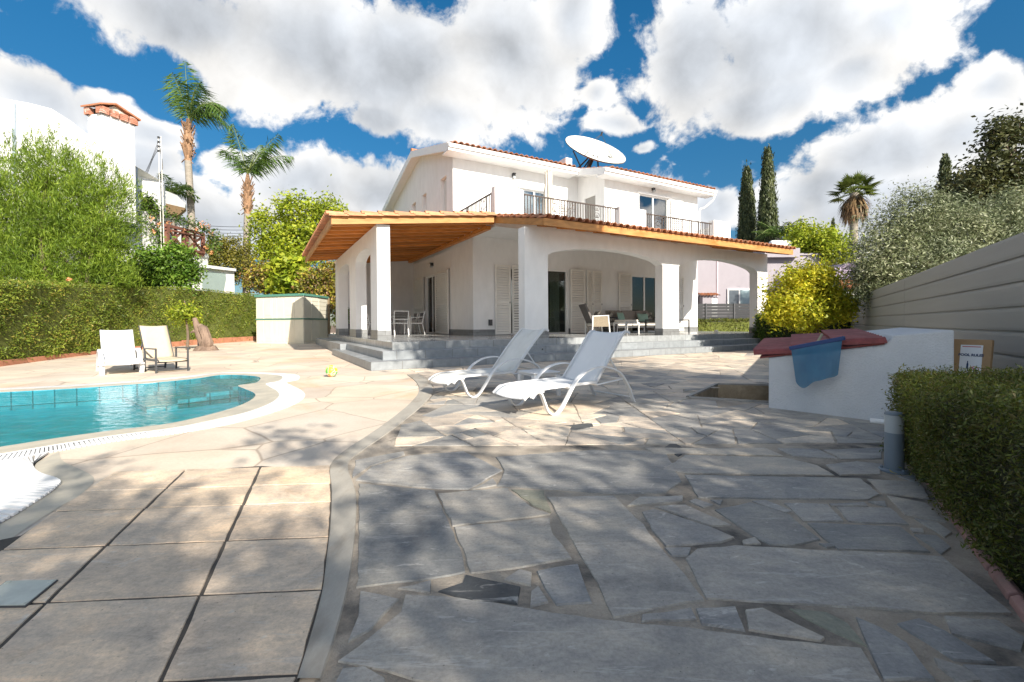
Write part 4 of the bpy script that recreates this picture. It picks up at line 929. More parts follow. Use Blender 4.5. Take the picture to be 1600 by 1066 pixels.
    # doors, rooms behind them, shutters
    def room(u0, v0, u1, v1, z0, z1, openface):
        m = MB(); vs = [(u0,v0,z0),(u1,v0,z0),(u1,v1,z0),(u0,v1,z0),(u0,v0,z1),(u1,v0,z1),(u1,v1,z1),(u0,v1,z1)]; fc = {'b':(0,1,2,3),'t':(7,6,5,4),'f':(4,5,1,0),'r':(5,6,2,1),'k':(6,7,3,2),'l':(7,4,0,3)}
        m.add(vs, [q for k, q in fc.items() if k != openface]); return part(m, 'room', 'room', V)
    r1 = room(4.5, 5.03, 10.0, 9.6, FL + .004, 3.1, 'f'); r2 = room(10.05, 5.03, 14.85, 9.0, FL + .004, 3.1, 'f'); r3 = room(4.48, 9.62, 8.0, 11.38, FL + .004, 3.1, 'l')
    slide_door('glass_door', 'v', 4.8, 5.63, 8.06, FL, 2.82, 2); slide_door('glass_door', 'v', 4.8, 11.2, 13.35, FL, 2.80, 3)
    slide_door('glass_door', 'u', 4.25, 8.32, 9.72, FL, 2.87, 2)
    m = MB()
    for i in range(7): m.box(7.55 + i * .06, 5.25 + .02 * (i % 2), FL + .02, 7.61 + i * .06, 5.29 + .02 * (i % 2), 2.78)
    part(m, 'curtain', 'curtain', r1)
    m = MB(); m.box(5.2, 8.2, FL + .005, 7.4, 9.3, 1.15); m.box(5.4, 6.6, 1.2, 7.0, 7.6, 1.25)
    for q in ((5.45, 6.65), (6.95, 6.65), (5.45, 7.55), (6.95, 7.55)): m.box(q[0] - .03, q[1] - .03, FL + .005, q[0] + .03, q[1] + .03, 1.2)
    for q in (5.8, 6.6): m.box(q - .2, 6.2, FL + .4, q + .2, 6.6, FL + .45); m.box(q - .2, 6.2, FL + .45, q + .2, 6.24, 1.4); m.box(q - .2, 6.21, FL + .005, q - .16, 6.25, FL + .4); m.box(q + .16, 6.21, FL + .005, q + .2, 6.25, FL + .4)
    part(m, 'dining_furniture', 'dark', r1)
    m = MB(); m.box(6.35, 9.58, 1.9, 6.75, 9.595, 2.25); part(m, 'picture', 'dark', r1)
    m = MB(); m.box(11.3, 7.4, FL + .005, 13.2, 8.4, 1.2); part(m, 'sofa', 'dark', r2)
    H = 2.34; Z = FL + .02
    shutter(5.03, 4.74, Z, .58, H, 0); shutter(5.66, 4.72, Z, .5, H, R(-62))
    shutter(8.10, 4.70, Z, .62, H, R(-8)); shutter(8.78, 4.58, Z, .42, H, R(22)); shutter(9.19, 4.75, Z, .42, H, R(-3))
    shutter(10.46, 4.73, Z, .66, H, 0); shutter(13.42, 4.73, Z, .72, H, 0)
    shutter(4.19, 6.86, Z, 1.42, H + .02, R(90)); shutter(4.19, 9.76, Z, 1.36, H + .02, R(90))
    lamp_box((4.25, 8.72, 3.32), 'u')
    m = MB(); m.box(4.80, 4.70, FL + .32, 4.90, 4.799, FL + .52); part(m, 'socket_box', 'dark_metal', V)
    # balcony: solid piers, kerb and iron rails
    for u0, u1, zt in ((4.26, 5.24, 4.95), (9.11, 10.35, 4.93), (14.06, 15.09, 4.97)):
        m = MB(); m.box(u0, 3.2, 3.956, u1, 3.44, zt); part(m, 'parapet', 'plaster', V)
    m = MB(); m.box(5.24, 3.22, 3.956, 9.11, 3.42, 4.06); m.box(10.35, 3.22, 3.956, 14.06, 3.42, 4.06); m.box(4.27, 3.44, 3.956, 4.47, 6.5, 4.06); m.box(14.88, 3.44, 3.956, 15.08, 4.8, 4.9); part(m, 'balcony_kerb', 'plaster', V)
    railing('railing', (5.24, 3.32, 0), (9.11, 3.32, 0), 4.86, 4.06, ornament=(1.25, 2.95)); railing('railing', (10.35, 3.32, 0), (14.06, 3.32, 0), 4.84, 4.06, ornament=(.75, 2.75))
    railing('railing', (4.36, 3.44, 0), (4.36, 6.5, 0), 4.84, 4.06, ornament=(.75, 2.3))
    # upper storey
    rz = lambda v: 6.65 + .269 * (v - 4.35) if v < 10.3 else 6.65 + .269 * 5.95 - .24 * (v - 10.3)
    wall('upper_wall', 'v', 6.5, .22, 4.25, 9.8, 3.956, rz(6.5) - .12, [(7.0, 8.42, 4.0, 6.15)])
    wall('upper_wall', 'u', 9.8, .22, 5.02, 6.72, 3.956, rz(5.02) - .14, [(5.35, 6.02, 4.0, 5.95)])
    m = MB(); m.prism([(5.02, rz(5.02) - .14), (6.5, rz(5.02) - .14), (6.5, rz(6.5) - .21)], lambda p, q, t: (t, p, q), 9.8, 10.02); part(m, 'upper_wall', 'plaster', V)
    wall('upper_wall', 'v', 4.8, .22, 9.8, 15.09, 3.956, rz(4.8) - .12, [(11.58, 13.3, 4.0, 6.12)])
    # gable wall with three slit windows
    cz = [(6.72, rz(6.72) - .12), (10.3, rz(10.3) - .12), (15.1, rz(15.1) - .12)]
    sl = [(7.14, 7.79, 4.6, 6.40), (9.48, 10.02, 4.9, 6.36), (10.94, 11.60, 4.9, 6.34)]
    wall('gable_wall', 'u', 4.25, .22, 6.72, 15.1, 3.6, 6.42, sl)
    m = MB(); m.prism([(6.72, 6.42)] + cz + [(15.1, 6.42)], lambda p, q, t: (t, p, q), 4.25, 4.47); part(m, 'gable_wall', 'plaster', V)
    m = MB(); m.prism([(5.02, 3.956)] + [(5.02, rz(5.02) - .14), (10.3, rz(10.3) - .12), (15.1, rz(15.1) - .12), (15.1, 3.956)], lambda p, q, t: (t, p, q), 14.87, 15.09); part(m, 'gable_wall', 'plaster', V)
    m = MB(); m.box(4.47, 14.88, 3.6, 14.87, 15.1, 6.9); part(m, 'upper_wall', 'plaster', V)
    for a in sl:
        m = MB(); m.box(4.40, a[0], a[2], 4.44, a[1], a[3]); f = part(m, 'slit_window', 'white_paint', V)
        g = MB(); g.box(4.385, a[0] + .06, a[2] + .06, 4.395, a[1] - .06, a[3] - .06); part(g, 'pane', 'curtain', f)
    room(4.5, 6.73, 9.7, 9.5, 3.97, 6.6, 'f'); room(9.85, 5.03, 14.8, 8.5, 3.97, 6.4, 'f')
    slide_door('balcony_door', 'v', 6.5, 7.0, 8.42, 4.0, 6.15, 2, 'glass_bal', .30); slide_door('balcony_door', 'v', 4.8, 11.58, 13.3, 4.0, 6.12, 2, 'glass_bal', .34)
    slide_door('side_window', 'u', 9.86, 5.35, 6.02, 4.0, 5.95, 1, 'glass_bal', .0)
    for a in ((6.9, 8.52, 6.42, 6.15), ): m = MB(); m.box(a[0], a[2], a[3] + .03, a[1], 6.5, a[3] + .11); m.box(a[0] + .05, a[2] + .03, a[3] - .0, a[1] - .05, 6.5, a[3] + .03); part(m, 'window_head', 'white_paint', V)
    m = MB(); m.box(11.5, 4.74, 6.12, 13.4, 4.8, 6.19); part(m, 'window_head', 'white_paint', V)
    shutter(8.5, 6.43, 4.0, .62, 2.06, 0, mat='white_paint'); shutter(6.1, 6.43, 4.0, .75, 2.06, 0, mat='white_paint')
    shutter(10.92, 4.73, 4.0, .62, 2.06, 0, mat='white_paint'); shutter(13.36, 4.73, 4.0, .62, 2.06, R(-8), mat='white_paint')
    lamp_box((6.72, 6.5, 6.62), 'v'); lamp_box((12.35, 4.8, 6.42), 'v')
    # main roof
    def slope(u0, u1, v0, v1, th=.10): 
        m = MB(); z0, z1 = rz(v0), rz(v1); m.hexa([(u0, v0, z0 - th), (u1, v0, z0 - th), (u1, v1, z1 - th), (u0, v1, z1 - th)], [(u0, v0, z0), (u1, v0, z0), (u1, v1, z1), (u0, v1, z1)]); return m
    m = slope(3.87, 9.4, 5.96, 10.3); m2 = slope(9.4, 15.62, 4.36, 10.3); m3 = slope(3.87, 15.62, 10.3, 15.66)
    for q in (m2, m3): m.add(q.v, q.f)
    mr = part(m, 'roof', 'plaster', V)
    up_ = Vector((0, 1, .269)).normalized(); dn = Vector((0, -1, .24)).normalized()
    t = barrel_tiles((3.98, 5.86, rz(5.86) + .0), (1, 0, 0), up_, 5.25, 4.6, r=.09); part(t, 'roof_tiles', 'tile', mr)
    t = barrel_tiles((9.62, 4.30, rz(4.30) + .0), (1, 0, 0), up_, 5.98, 6.2, r=.09); part(t, 'roof_tiles', 'tile', mr)
    t = barrel_tiles((15.62, 15.72, rz(15.72)), (-1, 0, 0), dn, 11.66, 5.6, sp=.26, row=.45, r=.1); part(t, 'roof_tiles', 'tile', mr)
    m = MB(); m.tube([(3.86, 10.3, rz(10.3) + .06), (15.62, 10.3, rz(10.3) + .06)], .10, 8); part(m, 'ridge_tiles', 'tile', mr)
    # white boxed eaves and rake boards
    e = MB()
    e.box(3.85, 5.88, rz(5.96) - .24, 9.36, 5.955, rz(5.96) - .0); e.box(3.85, 5.82, rz(5.96) - .14, 9.36, 5.88, rz(5.96) - .02); e.box(3.85, 5.955, rz(5.96) - .24, 9.36, 6.5, rz(5.96) - .20)
    e.box(9.36, 4.28, rz(4.36) - .24, 15.64, 4.355, rz(4.36) - .0); e.box(9.36, 4.22, rz(4.36) - .14, 15.64, 4.28, rz(4.36) - .02); e.box(9.36, 4.355, rz(4.36) - .24, 15.64, 4.8, rz(4.36) - .20)
    e.hexa([(9.365, 4.357, rz(4.36) - .24), (9.44, 4.357, rz(4.36) - .24), (9.44, 6.0, rz(6.0) - .25), (9.365, 6.0, rz(6.0) - .25)], [(9.365, 4.357, rz(4.36) + .02), (9.44, 4.357, rz(4.36) + .02), (9.44, 6.0, rz(6.0) + .02), (9.365, 6.0, rz(6.0) + .02)])
    e.hexa([(9.44, 4.80, rz(4.8) - .25), (9.79, 4.80, rz(4.8) - .25), (9.79, 6.49, rz(6.49) - .25), (9.44, 6.49, rz(6.49) - .25)], [(9.44, 4.80, rz(4.8) - .2), (9.79, 4.80, rz(4.8) - .2), (9.79, 6.49, rz(6.49) - .2), (9.44, 6.49, rz(6.49) - .2)])
    for v0, v1 in ((5.957, 10.3), (10.3, 15.66)):
        for u in (3.85, 15.58):
            a, b = rz(v0), rz(v1); e.hexa([(u, v0, a - .25), (u + .06, v0, a - .25), (u + .06, v1, b - .25), (u, v1, b - .25)], [(u, v0, a + .03), (u + .06, v0, a + .03), (u + .06, v1, b + .03), (u, v1, b + .03)])
            if u < 5: e.hexa([(3.912, max(v0, 6.51), rz(max(v0, 6.51)) - .16), (4.25, max(v0, 6.51), rz(max(v0, 6.51)) - .16), (4.25, v1, b - .16), (3.912, v1, b - .16)], [(3.912, max(v0, 6.51), rz(max(v0, 6.51)) - .12), (4.25, max(v0, 6.51), rz(max(v0, 6.51)) - .12), (4.25, v1, b - .12), (3.912, v1, b - .12)])
    part(e, 'eaves', 'white_paint', V)
    d = MB(); d.tube(catmull([(15.5, 4.26, rz(4.36) - .16), (15.5, 4.32, rz(4.36) - .42), (15.3, 4.60, rz(4.36) - .72), (15.16, 4.74, rz(4.36) - .85), (15.16, 4.74, 5.0), (15.16, 4.74, 3.9)], 5), .045, 8); part(d, 'downpipe', 'white_paint', V, smooth=True)
    m = MB(); m.box(9.0, 6.2, rz(6.2) + .1, 9.3, 7.0, rz(6.2) + .42); part(m, 'roof_upstand', 'plaster', V)
    # small plants of the balcony and a bracket for the parasol
build_villa()

# dish, parasol
def build_dish():
    c = A(931, 233, 20.2); base = A(918, 258, 20.2); n = Vector((.256, -.62, .727)).normalized(); rad = 1.42
    t = thing('satellite_dish', 'large white satellite dish tilted on the villa roof', 'satellite dish', base)
    x = n.cross(Vector((0, 0, 1))).normalized(); y = n.cross(x); m = MB(); k = 36; rings = 8; vs = [c - n * .30]; fs = []
    for i in range(1, rings + 1):
        r = rad * i / rings; h = -.30 + .30 * (i / rings) ** 2
        vs += [c + n * h + (x * math.cos(2 * math.pi * j / k) + y * math.sin(2 * math.pi * j / k)) * r for j in range(k)]
    fs = [(0, 1 + j, 1 + (j + 1) % k) for j in range(k)] + [(1 + (i - 1) * k + j, 1 + i * k + j, 1 + i * k + (j + 1) % k, 1 + (i - 1) * k + (j + 1) % k) for i in range(1, rings) for j in range(k)]
    m.add(vs, fs); m.build('reflector', MT['dish'], t, True, world=True)
    m = MB(); m.add([q - n * .035 for q in vs], [f[::-1] for f in fs]); m.build('back_shell', MT['dish_back'], t, True, world=True)
    m = MB(); lnb = c + n * .66
    for a in (.6, 2.6, 4.7): p = c + (x * math.cos(a) + y * math.sin(a)) * rad * .62 - n * .18; m.tube([p, lnb], .011, 5)
    m.tube([lnb - n * .06, lnb + n * .10], .04, 8); m.build('feed_arm', MT['dark_metal'], t, world=True)
    m = MB(); b0 = c - n * .33
    for dx, dy in ((-.45, -.2), (.45, -.15), (.0, .5), (-.25, .35)): m.bar(b0 + Vector((dx * .4, dy * .4, -.05)), Vector((base.x + dx, base.y + dy, base.z - .2)), .06, .06)
    m.bar(b0 + Vector((-.9, 0, .25)), Vector((base.x - .3, base.y, base.z - .1)), .05, .05); m.bar(b0, Vector((base.x, base.y, base.z - .2)), .14, .14); m.build('mount', MT['dark_metal'], t, world=True)
    m = MB(); q = c + x * (.62 * rad) * (1 if x.x > 0 else -1) + y * .12 - n * .175; u = x * .16; w = y * .12; m.hexa([q - u - w, q + u - w, q + u + w, q - u + w], [z + n * .012 for z in (q - u - w, q + u - w, q + u + w, q - u + w)]); m.build('label_plate', surf('label_grey', (.42, .42, .38), .5, .1), t, world=True)
build_dish()
def build_parasol():
    b = Wp(7.35, 5.0, 3.957); t = thing('folded_parasol', 'closed off-white parasol standing on the balcony', 'parasol', b)
    m = MB(); m.tube([(0, 0, 0), (0, 0, 2.55)], .022, 8); m.lathe([(.26, 0), (.26, .06), (.08, .1), (.05, .3)], (0, 0, 0), 16); m.build('pole', MT['alu'], t, True)
    m = MB(); k = 24; prof = [(1.35, .10), (1.2, .20), (1.5, .19), (1.9, .15), (2.2, .115), (2.42, .10), (2.5, .02)]; prof = [(.85, .17), (1.0, .185), (1.3, .17), (1.7, .15), (2.05, .12), (2.3, .13), (2.34, .095), (2.44, .12), (2.50, .02)]
    vs = []; fs = []
    for i, (z, r) in enumerate(prof):
        for j in range(k):
            a = 2 * math.pi * j / k; rr = r * (1 + .22 * math.cos(8 * a + i * .25)); vs.append((rr * math.cos(a), rr * math.sin(a), z + .02 * math.sin(3 * a)))
    for i in range(len(prof) - 1): fs += [(i * k + j, i * k + (j + 1) % k, (i + 1) * k + (j + 1) % k, (i + 1) * k + j) for j in range(k)]
    m.add(vs, fs); m.build('canopy', MT['canvas'], t, True)
build_parasol()
# ------------------------------------------------------------------ right side: fence, pump house, net, sign, bollard, hedge
FA = Vector((4.21, 3.70, 0)); FD = Vector((.5299, .8480, 0)); FN = Vector((-.8480, .5299, 0))     # FN faces the terrace
def fp(s, off=0., z=0.): return FA + FD * s + FN * off + Vector((0, 0, z))
def build_fence():
    t = thing('slat_fence', 'tall fence of broad grey composite boards behind the pump house', 'fence', fp(0))
    top = 1.60; bh = .197; gap = .011
    def boards(s0, s1, rows, o):
        m = MB()
        for r in rows:
            z1 = top - r * (bh + gap); z0 = z1 - bh
            prof = [(0, z0), (.012, z0 + .006), (.016, z0 + .03), (.016, z1 - .03), (.012, z1 - .006), (0, z1), (-.018, z1), (-.018, z0 - .012), (-.006, z0 - .012), (-.006, z0)]
            m.prism(prof, lambda p, q, tt: fp(tt, p + o, q), s0, s1)
        return m
    segs = [(-1.25, 4.62, range(0, 5)), (4.635, 10.86, range(0, 5))]
    for s0, s1, rr in segs: boards(s0, s1, rr, 0).build('board_panel', MT['fence'], t, world=True)
    boards(-1.25, 1.55, range(5, 8), -.004).build('board_panel', MT['fence'], t, world=True)
    boards(4.7, 10.86, range(5, 8), -.004).build('board_panel', MT['fence'], t, world=True)
    boards(10.9, 14.9, range(0, 8), -.06).build('board_panel', MT['fence'], t, world=True)
    m = MB()
    for s in (1.58, 2.9, 4.625, 6.6, 8.7, 10.88): 
        m = MB(); m.bar(fp(s, -.05), fp(s, -.05, top - .02), .06, .06, FD); m.build('post', MT['dark_metal'], t, world=True)
    m = MB(); m.hexa([fp(-1.3, -.02), fp(4.7, -.02), fp(4.7, -.16), fp(-1.3, -.16)], [fp(-1.3, -.02, .12), fp(4.7, -.02, .12), fp(4.7, -.16, .12), fp(-1.3, -.16, .12)]); m.hexa([fp(4.7, .05), fp(14.9, .05), fp(14.9, -.16), fp(4.7, -.16)], [fp(4.7, .05, .16), fp(14.9, .05, .16), fp(14.9, -.16, .16), fp(4.7, -.16, .16)]); m.build('base_kerb', MT['concrete'], t, world=True)
build_fence()

PA = Vector((2.55, 4.47, 0)); PD = Vector((.655, -.755, 0)).normalized(); PL = 1.32
def build_pump_house():
    t = thing('pump_house', 'low white rendered pump house with dark red tiled sloping roof', 'pump house', PA)
    back = FD * 1.9
    def q(s, b, z): return PA + PD * s + FD * b + Vector((0, 0, z))
    zt = lambda s: .515 + .175 * s
    fr = [(0, -.05), (PL, -.05), (PL, .80), (PL - .36, .755), (PL - .42, zt(PL - .42)), (0, zt(0))]
    m = MB(); m.prism(fr, lambda p, z, b: q(p, b, z), 0, 2.0); m.build('wall', MT['plaster_rough'], t, world=True, bevel=.012)
    up_ = (PD + Vector((0, 0, .175))).normalized()
    tl = barrel_tiles(q(-.10, -.05, zt(-.10) + .014), (FD + Vector((0, 0, .024))).normalized(), up_, 2.1, 1.03, sp=.16, row=.345, r=.060, th=.012, step=.034); tl.build('roof_tiles', MT['tile_red'], t, world=True)
    m = MB(); a = [q(-.08, .0, zt(-.08) + .004), q(PL - .42, .0, zt(PL - .42) + .004), q(PL - .42, 2.02, zt(PL - .42) + .05), q(-.08, 2.02, zt(-.08) + .05)]; m.hexa(a, [x + Vector((0, 0, .018)) for x in a]); m.build('roof_bed', MT['tile_red'], t, world=True)
    m = MB(); m.tube([q(.80, -.05, .025), q(1.38, -.045, .045)], .024, 10); m.build('drain_pipe', MT['cloud_white'], t, True, world=True)
    m = MB(); m.hexa([q(.0, -.07, 0), q(1.5, -.085, 0), q(1.5, 0, 0), q(0, 0, 0)], [q(.0, -.06, .012), q(1.5, -.075, .012), q(1.5, 0, .02), q(0, 0, .02)]); m.build('footing', MT['concrete'], t, world=True)
build_pump_house()
def build_net():
    m, nt, N, L, p, o = nodes_of('blue_net_cloth'); MT['blue_net'] = m
    tc = N.new('ShaderNodeTexCoord'); n = tex(N, L, 'ShaderNodeTexNoise', 6, tc.outputs['Object'], Detail=5)
    c = ramp(N, L, n.outputs[0], [(.3, (.03, .155, .29)), (.7, (.05, .22, .37))]); L.new(c, p.inputs['Base Color']); p.inputs['Roughness'].default_value = .6
    w = tex(N, L, 'ShaderNodeTexNoise', 300, tc.outputs['Object']); bump(N, L, w.outputs[0], p, .4, .002)
    tr = N.new('ShaderNodeBsdfTranslucent'); L.new(c, tr.inputs[0]); tp = N.new('ShaderNodeBsdfTransparent')
    m1 = N.new('ShaderNodeMixShader'); m1.inputs[0].default_value = .25; L.new(p.outputs[0], m1.inputs[1]); L.new(tr.outputs[0], m1.inputs[2])
    m2 = N.new('ShaderNodeMixShader'); m2.inputs[0].default_value = .2; L.new(m1.outputs[0], m2.inputs[1]); L.new(tp.outputs[0], m2.inputs[2]); L.new(m2.outputs[0], o.inputs[0])
    a = A(1236, 544, 4.22); b = A(1316, 529, 3.93); t = thing('pool_leaf_net', 'blue pool leaf net hanging over the white pump house wall', 'pool net', a)
    d = (b - a).normalized(); out = -FD * 1.0; mb = MB(); mb.bar(a + (a - b) * .03, b + (b - a) * .05, .045, .036); mb.build('frame', surf('navy_plastic', (.02, .05, .16), .35, .1), t, world=True, bevel=.006)
    g = MB(); nx, nz = 26, 14; vs = []; W_ = (b - a).length
    for j in range(nz + 1):
        f = j / nz
        for i in range(nx + 1):
            s = i / nx; sh = .10 * f; x = a.lerp(b, sh + (1 - 1.75 * sh) * s); drop = .40 * (.97 - .22 * s - .16 * math.exp(-s * 14) + .03 * math.sin(s * 9)) * f
            bul = .085 * math.sin(math.pi * s) * f ** .7 + .006 * math.sin(s * 13 + f * 4) * f + .002 * math.sin(s * 47)
            vs.append(x + out * (.012 + bul) + Vector((0, 0, -drop + .006 * math.sin(s * 17 + 1) * f)))
    fs = [(j * (nx + 1) + i, j * (nx + 1) + i + 1, (j + 1) * (nx + 1) + i + 1, (j + 1) * (nx + 1) + i) for j in range(nz) for i in range(nx)]
    g.add(vs, fs); g.build('net_bag', m, t, True, world=True)
    h = MB(); c0 = a.lerp(b, .52); h.tube([c0 + Vector((0, 0, .0)), c0 + FD * .22 + PD * .05 + Vector((0, 0, .075))], .011, 8); h.build('handle', surf('old_handle', (.30, .27, .17), .6, .2), t, True, world=True)
build_net()
def text_obj(name, body, size, M, mat, parent, ext=.0008):
    c = bpy.data.curves.new(name, 'FONT'); c.body = body; c.size = size; c.align_x = 'CENTER'; c.align_y = 'CENTER'; c.extrude = ext; c.offset = size * .035
    o = bpy.data.objects.new(name, c); COL.objects.link(o); bpy.context.view_layer.update()
    me = bpy.data.meshes.new_from_object(o.evaluated_get(bpy.context.evaluated_depsgraph_get())); bpy.data.objects.remove(o)
    me.materials.clear(); me.transform(root_matrix(parent).inverted() @ M); return link(name, me, MT[mat], parent)
def build_sign():
    p0 = A(1480, 596, 3.62); p1 = A(1543, 602, 3.40); x = (p1 - p0); wd = x.length; x.normalize(); p0.z = p1.z = .30; x.z = 0; x.normalize()
    nrm = Vector((x.y, -x.x, 0)).normalized()
    y = (Vector((0, 0, 1)) - nrm * .16).normalized(); n = x.cross(y).normalized()
    h = .43; t = thing('pool_rules_sign', 'POOL RULES sign on a brown board leaning against the fence', 'sign', p0)
    def S(a, b, c=0.): return p0 + x * a + y * b + n * c
    m = MB(); m.hexa([S(-.01, 0, -.035), S(wd, 0, -.035), S(wd, 0, 0), S(-.01, 0, 0)], [S(-.01, h, -.035), S(wd, h, -.035), S(wd, h, 0), S(-.01, h, 0)]); m.build('board', MT['card'], t, world=True, bevel=.004)
    sx0, sx1 = wd * .25, wd * .80; m = MB(); m.hexa([S(sx0, .03, .0005), S(sx1, .03, .0005), S(sx1, .03, .004), S(sx0, .03, .004)], [S(sx0, h - .045, .0005), S(sx1, h - .045, .0005), S(sx1, h - .045, .004), S(sx0, h - .045, .004)]); pl = m.build('sign_plate', MT['sign_white'], t, world=True)
    def flat(pts, mat, nm, z=.0046):
        q = MB(); q.add([S(a, b, z) for a, b in pts], [tuple(range(len(pts)))]); return q.build(nm, MT[mat], pl, world=True)
    cw = sx1 - sx0; M = Matrix(((x.x, y.x, n.x, 0), (x.y, y.y, n.y, 0), (x.z, y.z, n.z, 0), (0, 0, 0, 1)))
    flat([(sx0 + .01, h - .062), (sx1 - .01, h - .062), (sx1 - .01, h - .056), (sx0 + .01, h - .056)], 'sign_red', 'red_line')
    text_obj('lettering', 'POOL RULES', cw * .20, Matrix.Translation(S((sx0 + sx1) / 2, h - .125, .0055)) @ M, 'sign_blue', pl)
    bx = sx0 + cw * .38; flat([(bx - .006, .195), (bx + .006, .195), (bx + .006, .235), (bx + .003, .245), (bx + .003, .258), (bx - .003, .258), (bx - .003, .245), (bx - .006, .235)], 'sign_blue', 'bottle_symbol')
    for k in range(3): 
        b = .175 - k * .026; pts = [(sx0 + .015 + cw * .33 * i / 8, b + .005 * math.sin(i * 1.5)) for i in range(9)]; flat(pts + [(a, c - .009) for a, c in pts[::-1]], 'sign_blue', 'wave_symbol')
    cx, cy, r0 = sx0 + cw * .72, .19, cw * .20; ring = [(cx + r0 * math.cos(a * .2618), cy + r0 * 1.1 * math.sin(a * .2618)) for a in range(24)]; inn = [(cx + (a - cx) * .8, cy + (b - cy) * .8) for a, b in ring]
    q = MB(); q.add([S(a, b, .0048) for a, b in ring + inn], [(i, (i + 1) % 24, 24 + (i + 1) % 24, 24 + i) for i in range(24)]); q.build('prohibition_ring', MT['sign_red'], pl, world=True)
    flat([(cx - r0 * .62, cy + r0 * .55), (cx - r0 * .5, cy + r0 * .68), (cx + r0 * .62, cy - r0 * .55), (cx + r0 * .5, cy - r0 * .68)], 'sign_red', 'prohibition_bar', .0050)
    flat([(cx - .008, cy - .018), (cx + .01, cy - .018), (cx + .013, cy), (cx + .004, cy + .018), (cx - .008, cy + .012)], 'sign_blue', 'figure_symbol', .0047)
    flat([(sx0 + .02, .05), (sx1 - .02, .05), (sx1 - .02, .062), (sx0 + .02, .062)], 'sign_blue', 'text_line'); flat([(sx0 + .02, .075), (sx1 - .04, .075), (sx1 - .04, .085), (sx0 + .02, .085)], 'sign_blue', 'text_line')
build_sign()
def bollard(p, sc, label):
    t = thing('bollard_light', label, 'bollard light', p); t.scale = (sc,) * 3
    m = MB(); m.lathe([(.072, 0), (.072, .012), (.066, .016), (.048, .018)], (0, 0, 0), 28)
    for a in (.6, 2.7, 4.8): m.lathe([(.008, .014), (.008, .026), (.004, .029)], (.058 * math.cos(a), .058 * math.sin(a), 0), 8)
    m.build('base_plate', MT['bollard'], t, True)
    m = MB(); m.lathe([(.046, .016), (.045, .225), (.044, .228)], (0, 0, 0), 28); m.build('post', MT['bollard'], t, True)
    m = MB(); m.lathe([(.044, .228), (.0445, .330)], (0, 0, 0), 28); m.build('diffuser', MT['lens'], t, True)
    m = MB(); m.lathe([(.0465, .330), (.0465, .337), (.040, .345), (.0, .347)], (0, 0, 0), 28, False); m.build('cap', MT['bollard'], t, True); return t
bollard(G(1397, 737), 1.0, 'grey bollard light with frosted top at the corner of the right hedge')
bollard(G(312, 545.5), 1.5, 'small pale bollard light beside the dead trunk and left hedge')

def hedge_surface(poly, zt, n, size, lmat, name, parent, zb=0., inset=.0, wob=.05, top_share=None, sv=.4, aspect=.4, fuzz=.02, axis_up=.0):
    """leaves over the sides and top of a clipped block"""
    P = []; Nn = []; k = len(poly); ztf = zt if callable(zt) else (lambda x, y: zt)
    per = [(poly[(i + 1) % k] - poly[i]).length for i in range(k)]; hm = np.mean([ztf(q.x, q.y) for q in poly]) - zb
    sides = sum(per) * hm; top = area2(poly); nt_ = int(n * top / (top + sides)) if top_share is None else int(n * top_share); ns = n - nt_
    for i, cnt in enumerate(RNG.multinomial(ns, np.array(per) / sum(per))):
        a, b = poly[i], poly[(i + 1) % k]; s = RNG.uniform(0, 1, cnt); x = a.x + (b.x - a.x) * s; y = a.y + (b.y - a.y) * s
        z = zb + RNG.uniform(0, 1, cnt) * np.array([ztf(p, q) - zb for p, q in zip(x, y)]); nn = np.array([(b - a).y, -(b - a).x, 0]); nn = nn / np.linalg.norm(nn)
        ph = wob * (np.sin(x * 3.1 + z * 2.3) * .4 + np.sin(y * 4.7 - z * 5.1) * .35 + np.sin(x * 11 + y * 9 + z * 12) * .25) + RNG.normal(0, fuzz, cnt)
        P.append(np.stack([x + nn[0] * ph, y + nn[1] * ph, z], 1)); Nn.append(np.repeat(nn[None], cnt, 0))
    xs = [q.x for q in poly]; ys = [q.y for q in poly]; got = []
    while sum(len(g) for g in got) < nt_:
        x = RNG.uniform(min(xs), max(xs), nt_ * 2); y = RNG.uniform(min(ys), max(ys), nt_ * 2); ins = np.ones(len(x), bool)
        for i in range(k): a, b = poly[i], poly[(i + 1) % k]; ins &= ((b.x - a.x) * (y - a.y) - (b.y - a.y) * (x - a.x)) > 0
        got.append(np.stack([x[ins], y[ins]], 1))
    g = np.concatenate(got)[:nt_]; z = np.array([ztf(p, q) for p, q in g]) + wob * .7 * (np.sin(g[:, 0] * 4 + 1) * .4 + np.sin(g[:, 1] * 5.3) * .3 + np.sin(g[:, 0] * 13 + g[:, 1] * 11) * .3) + RNG.normal(0, fuzz, nt_)
    P.append(np.column_stack([g, z])); Nn.append(np.repeat(np.array([[0, 0, 1.]]), nt_, 0)); P = np.concatenate(P); Nn = np.concatenate(Nn)
    ax = RNG.normal(size=P.shape) * .8 + Nn * .7 + np.array([0, 0, axis_up])
    return leaf_mesh(name, P, size, lmat, parent, nrm=Nn * .3 + RNG.normal(size=P.shape), axis=ax, aspect=aspect, sv=sv, wild=.3)
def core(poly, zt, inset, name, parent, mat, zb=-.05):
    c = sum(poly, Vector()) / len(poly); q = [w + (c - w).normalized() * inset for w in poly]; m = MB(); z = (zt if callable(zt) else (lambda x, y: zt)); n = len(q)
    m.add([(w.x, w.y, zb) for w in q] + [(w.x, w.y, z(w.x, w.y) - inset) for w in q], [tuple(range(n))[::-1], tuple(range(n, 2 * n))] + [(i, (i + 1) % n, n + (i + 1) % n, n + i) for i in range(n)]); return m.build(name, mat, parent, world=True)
HCORE = surf('hedge_inside', (.030, .033, .012), .95, .4, 9, 40, .8, .02); HCORE_L = surf('light_hedge_inside', (.11, .13, .025), .95, .4, 9, 40, .8, .02)
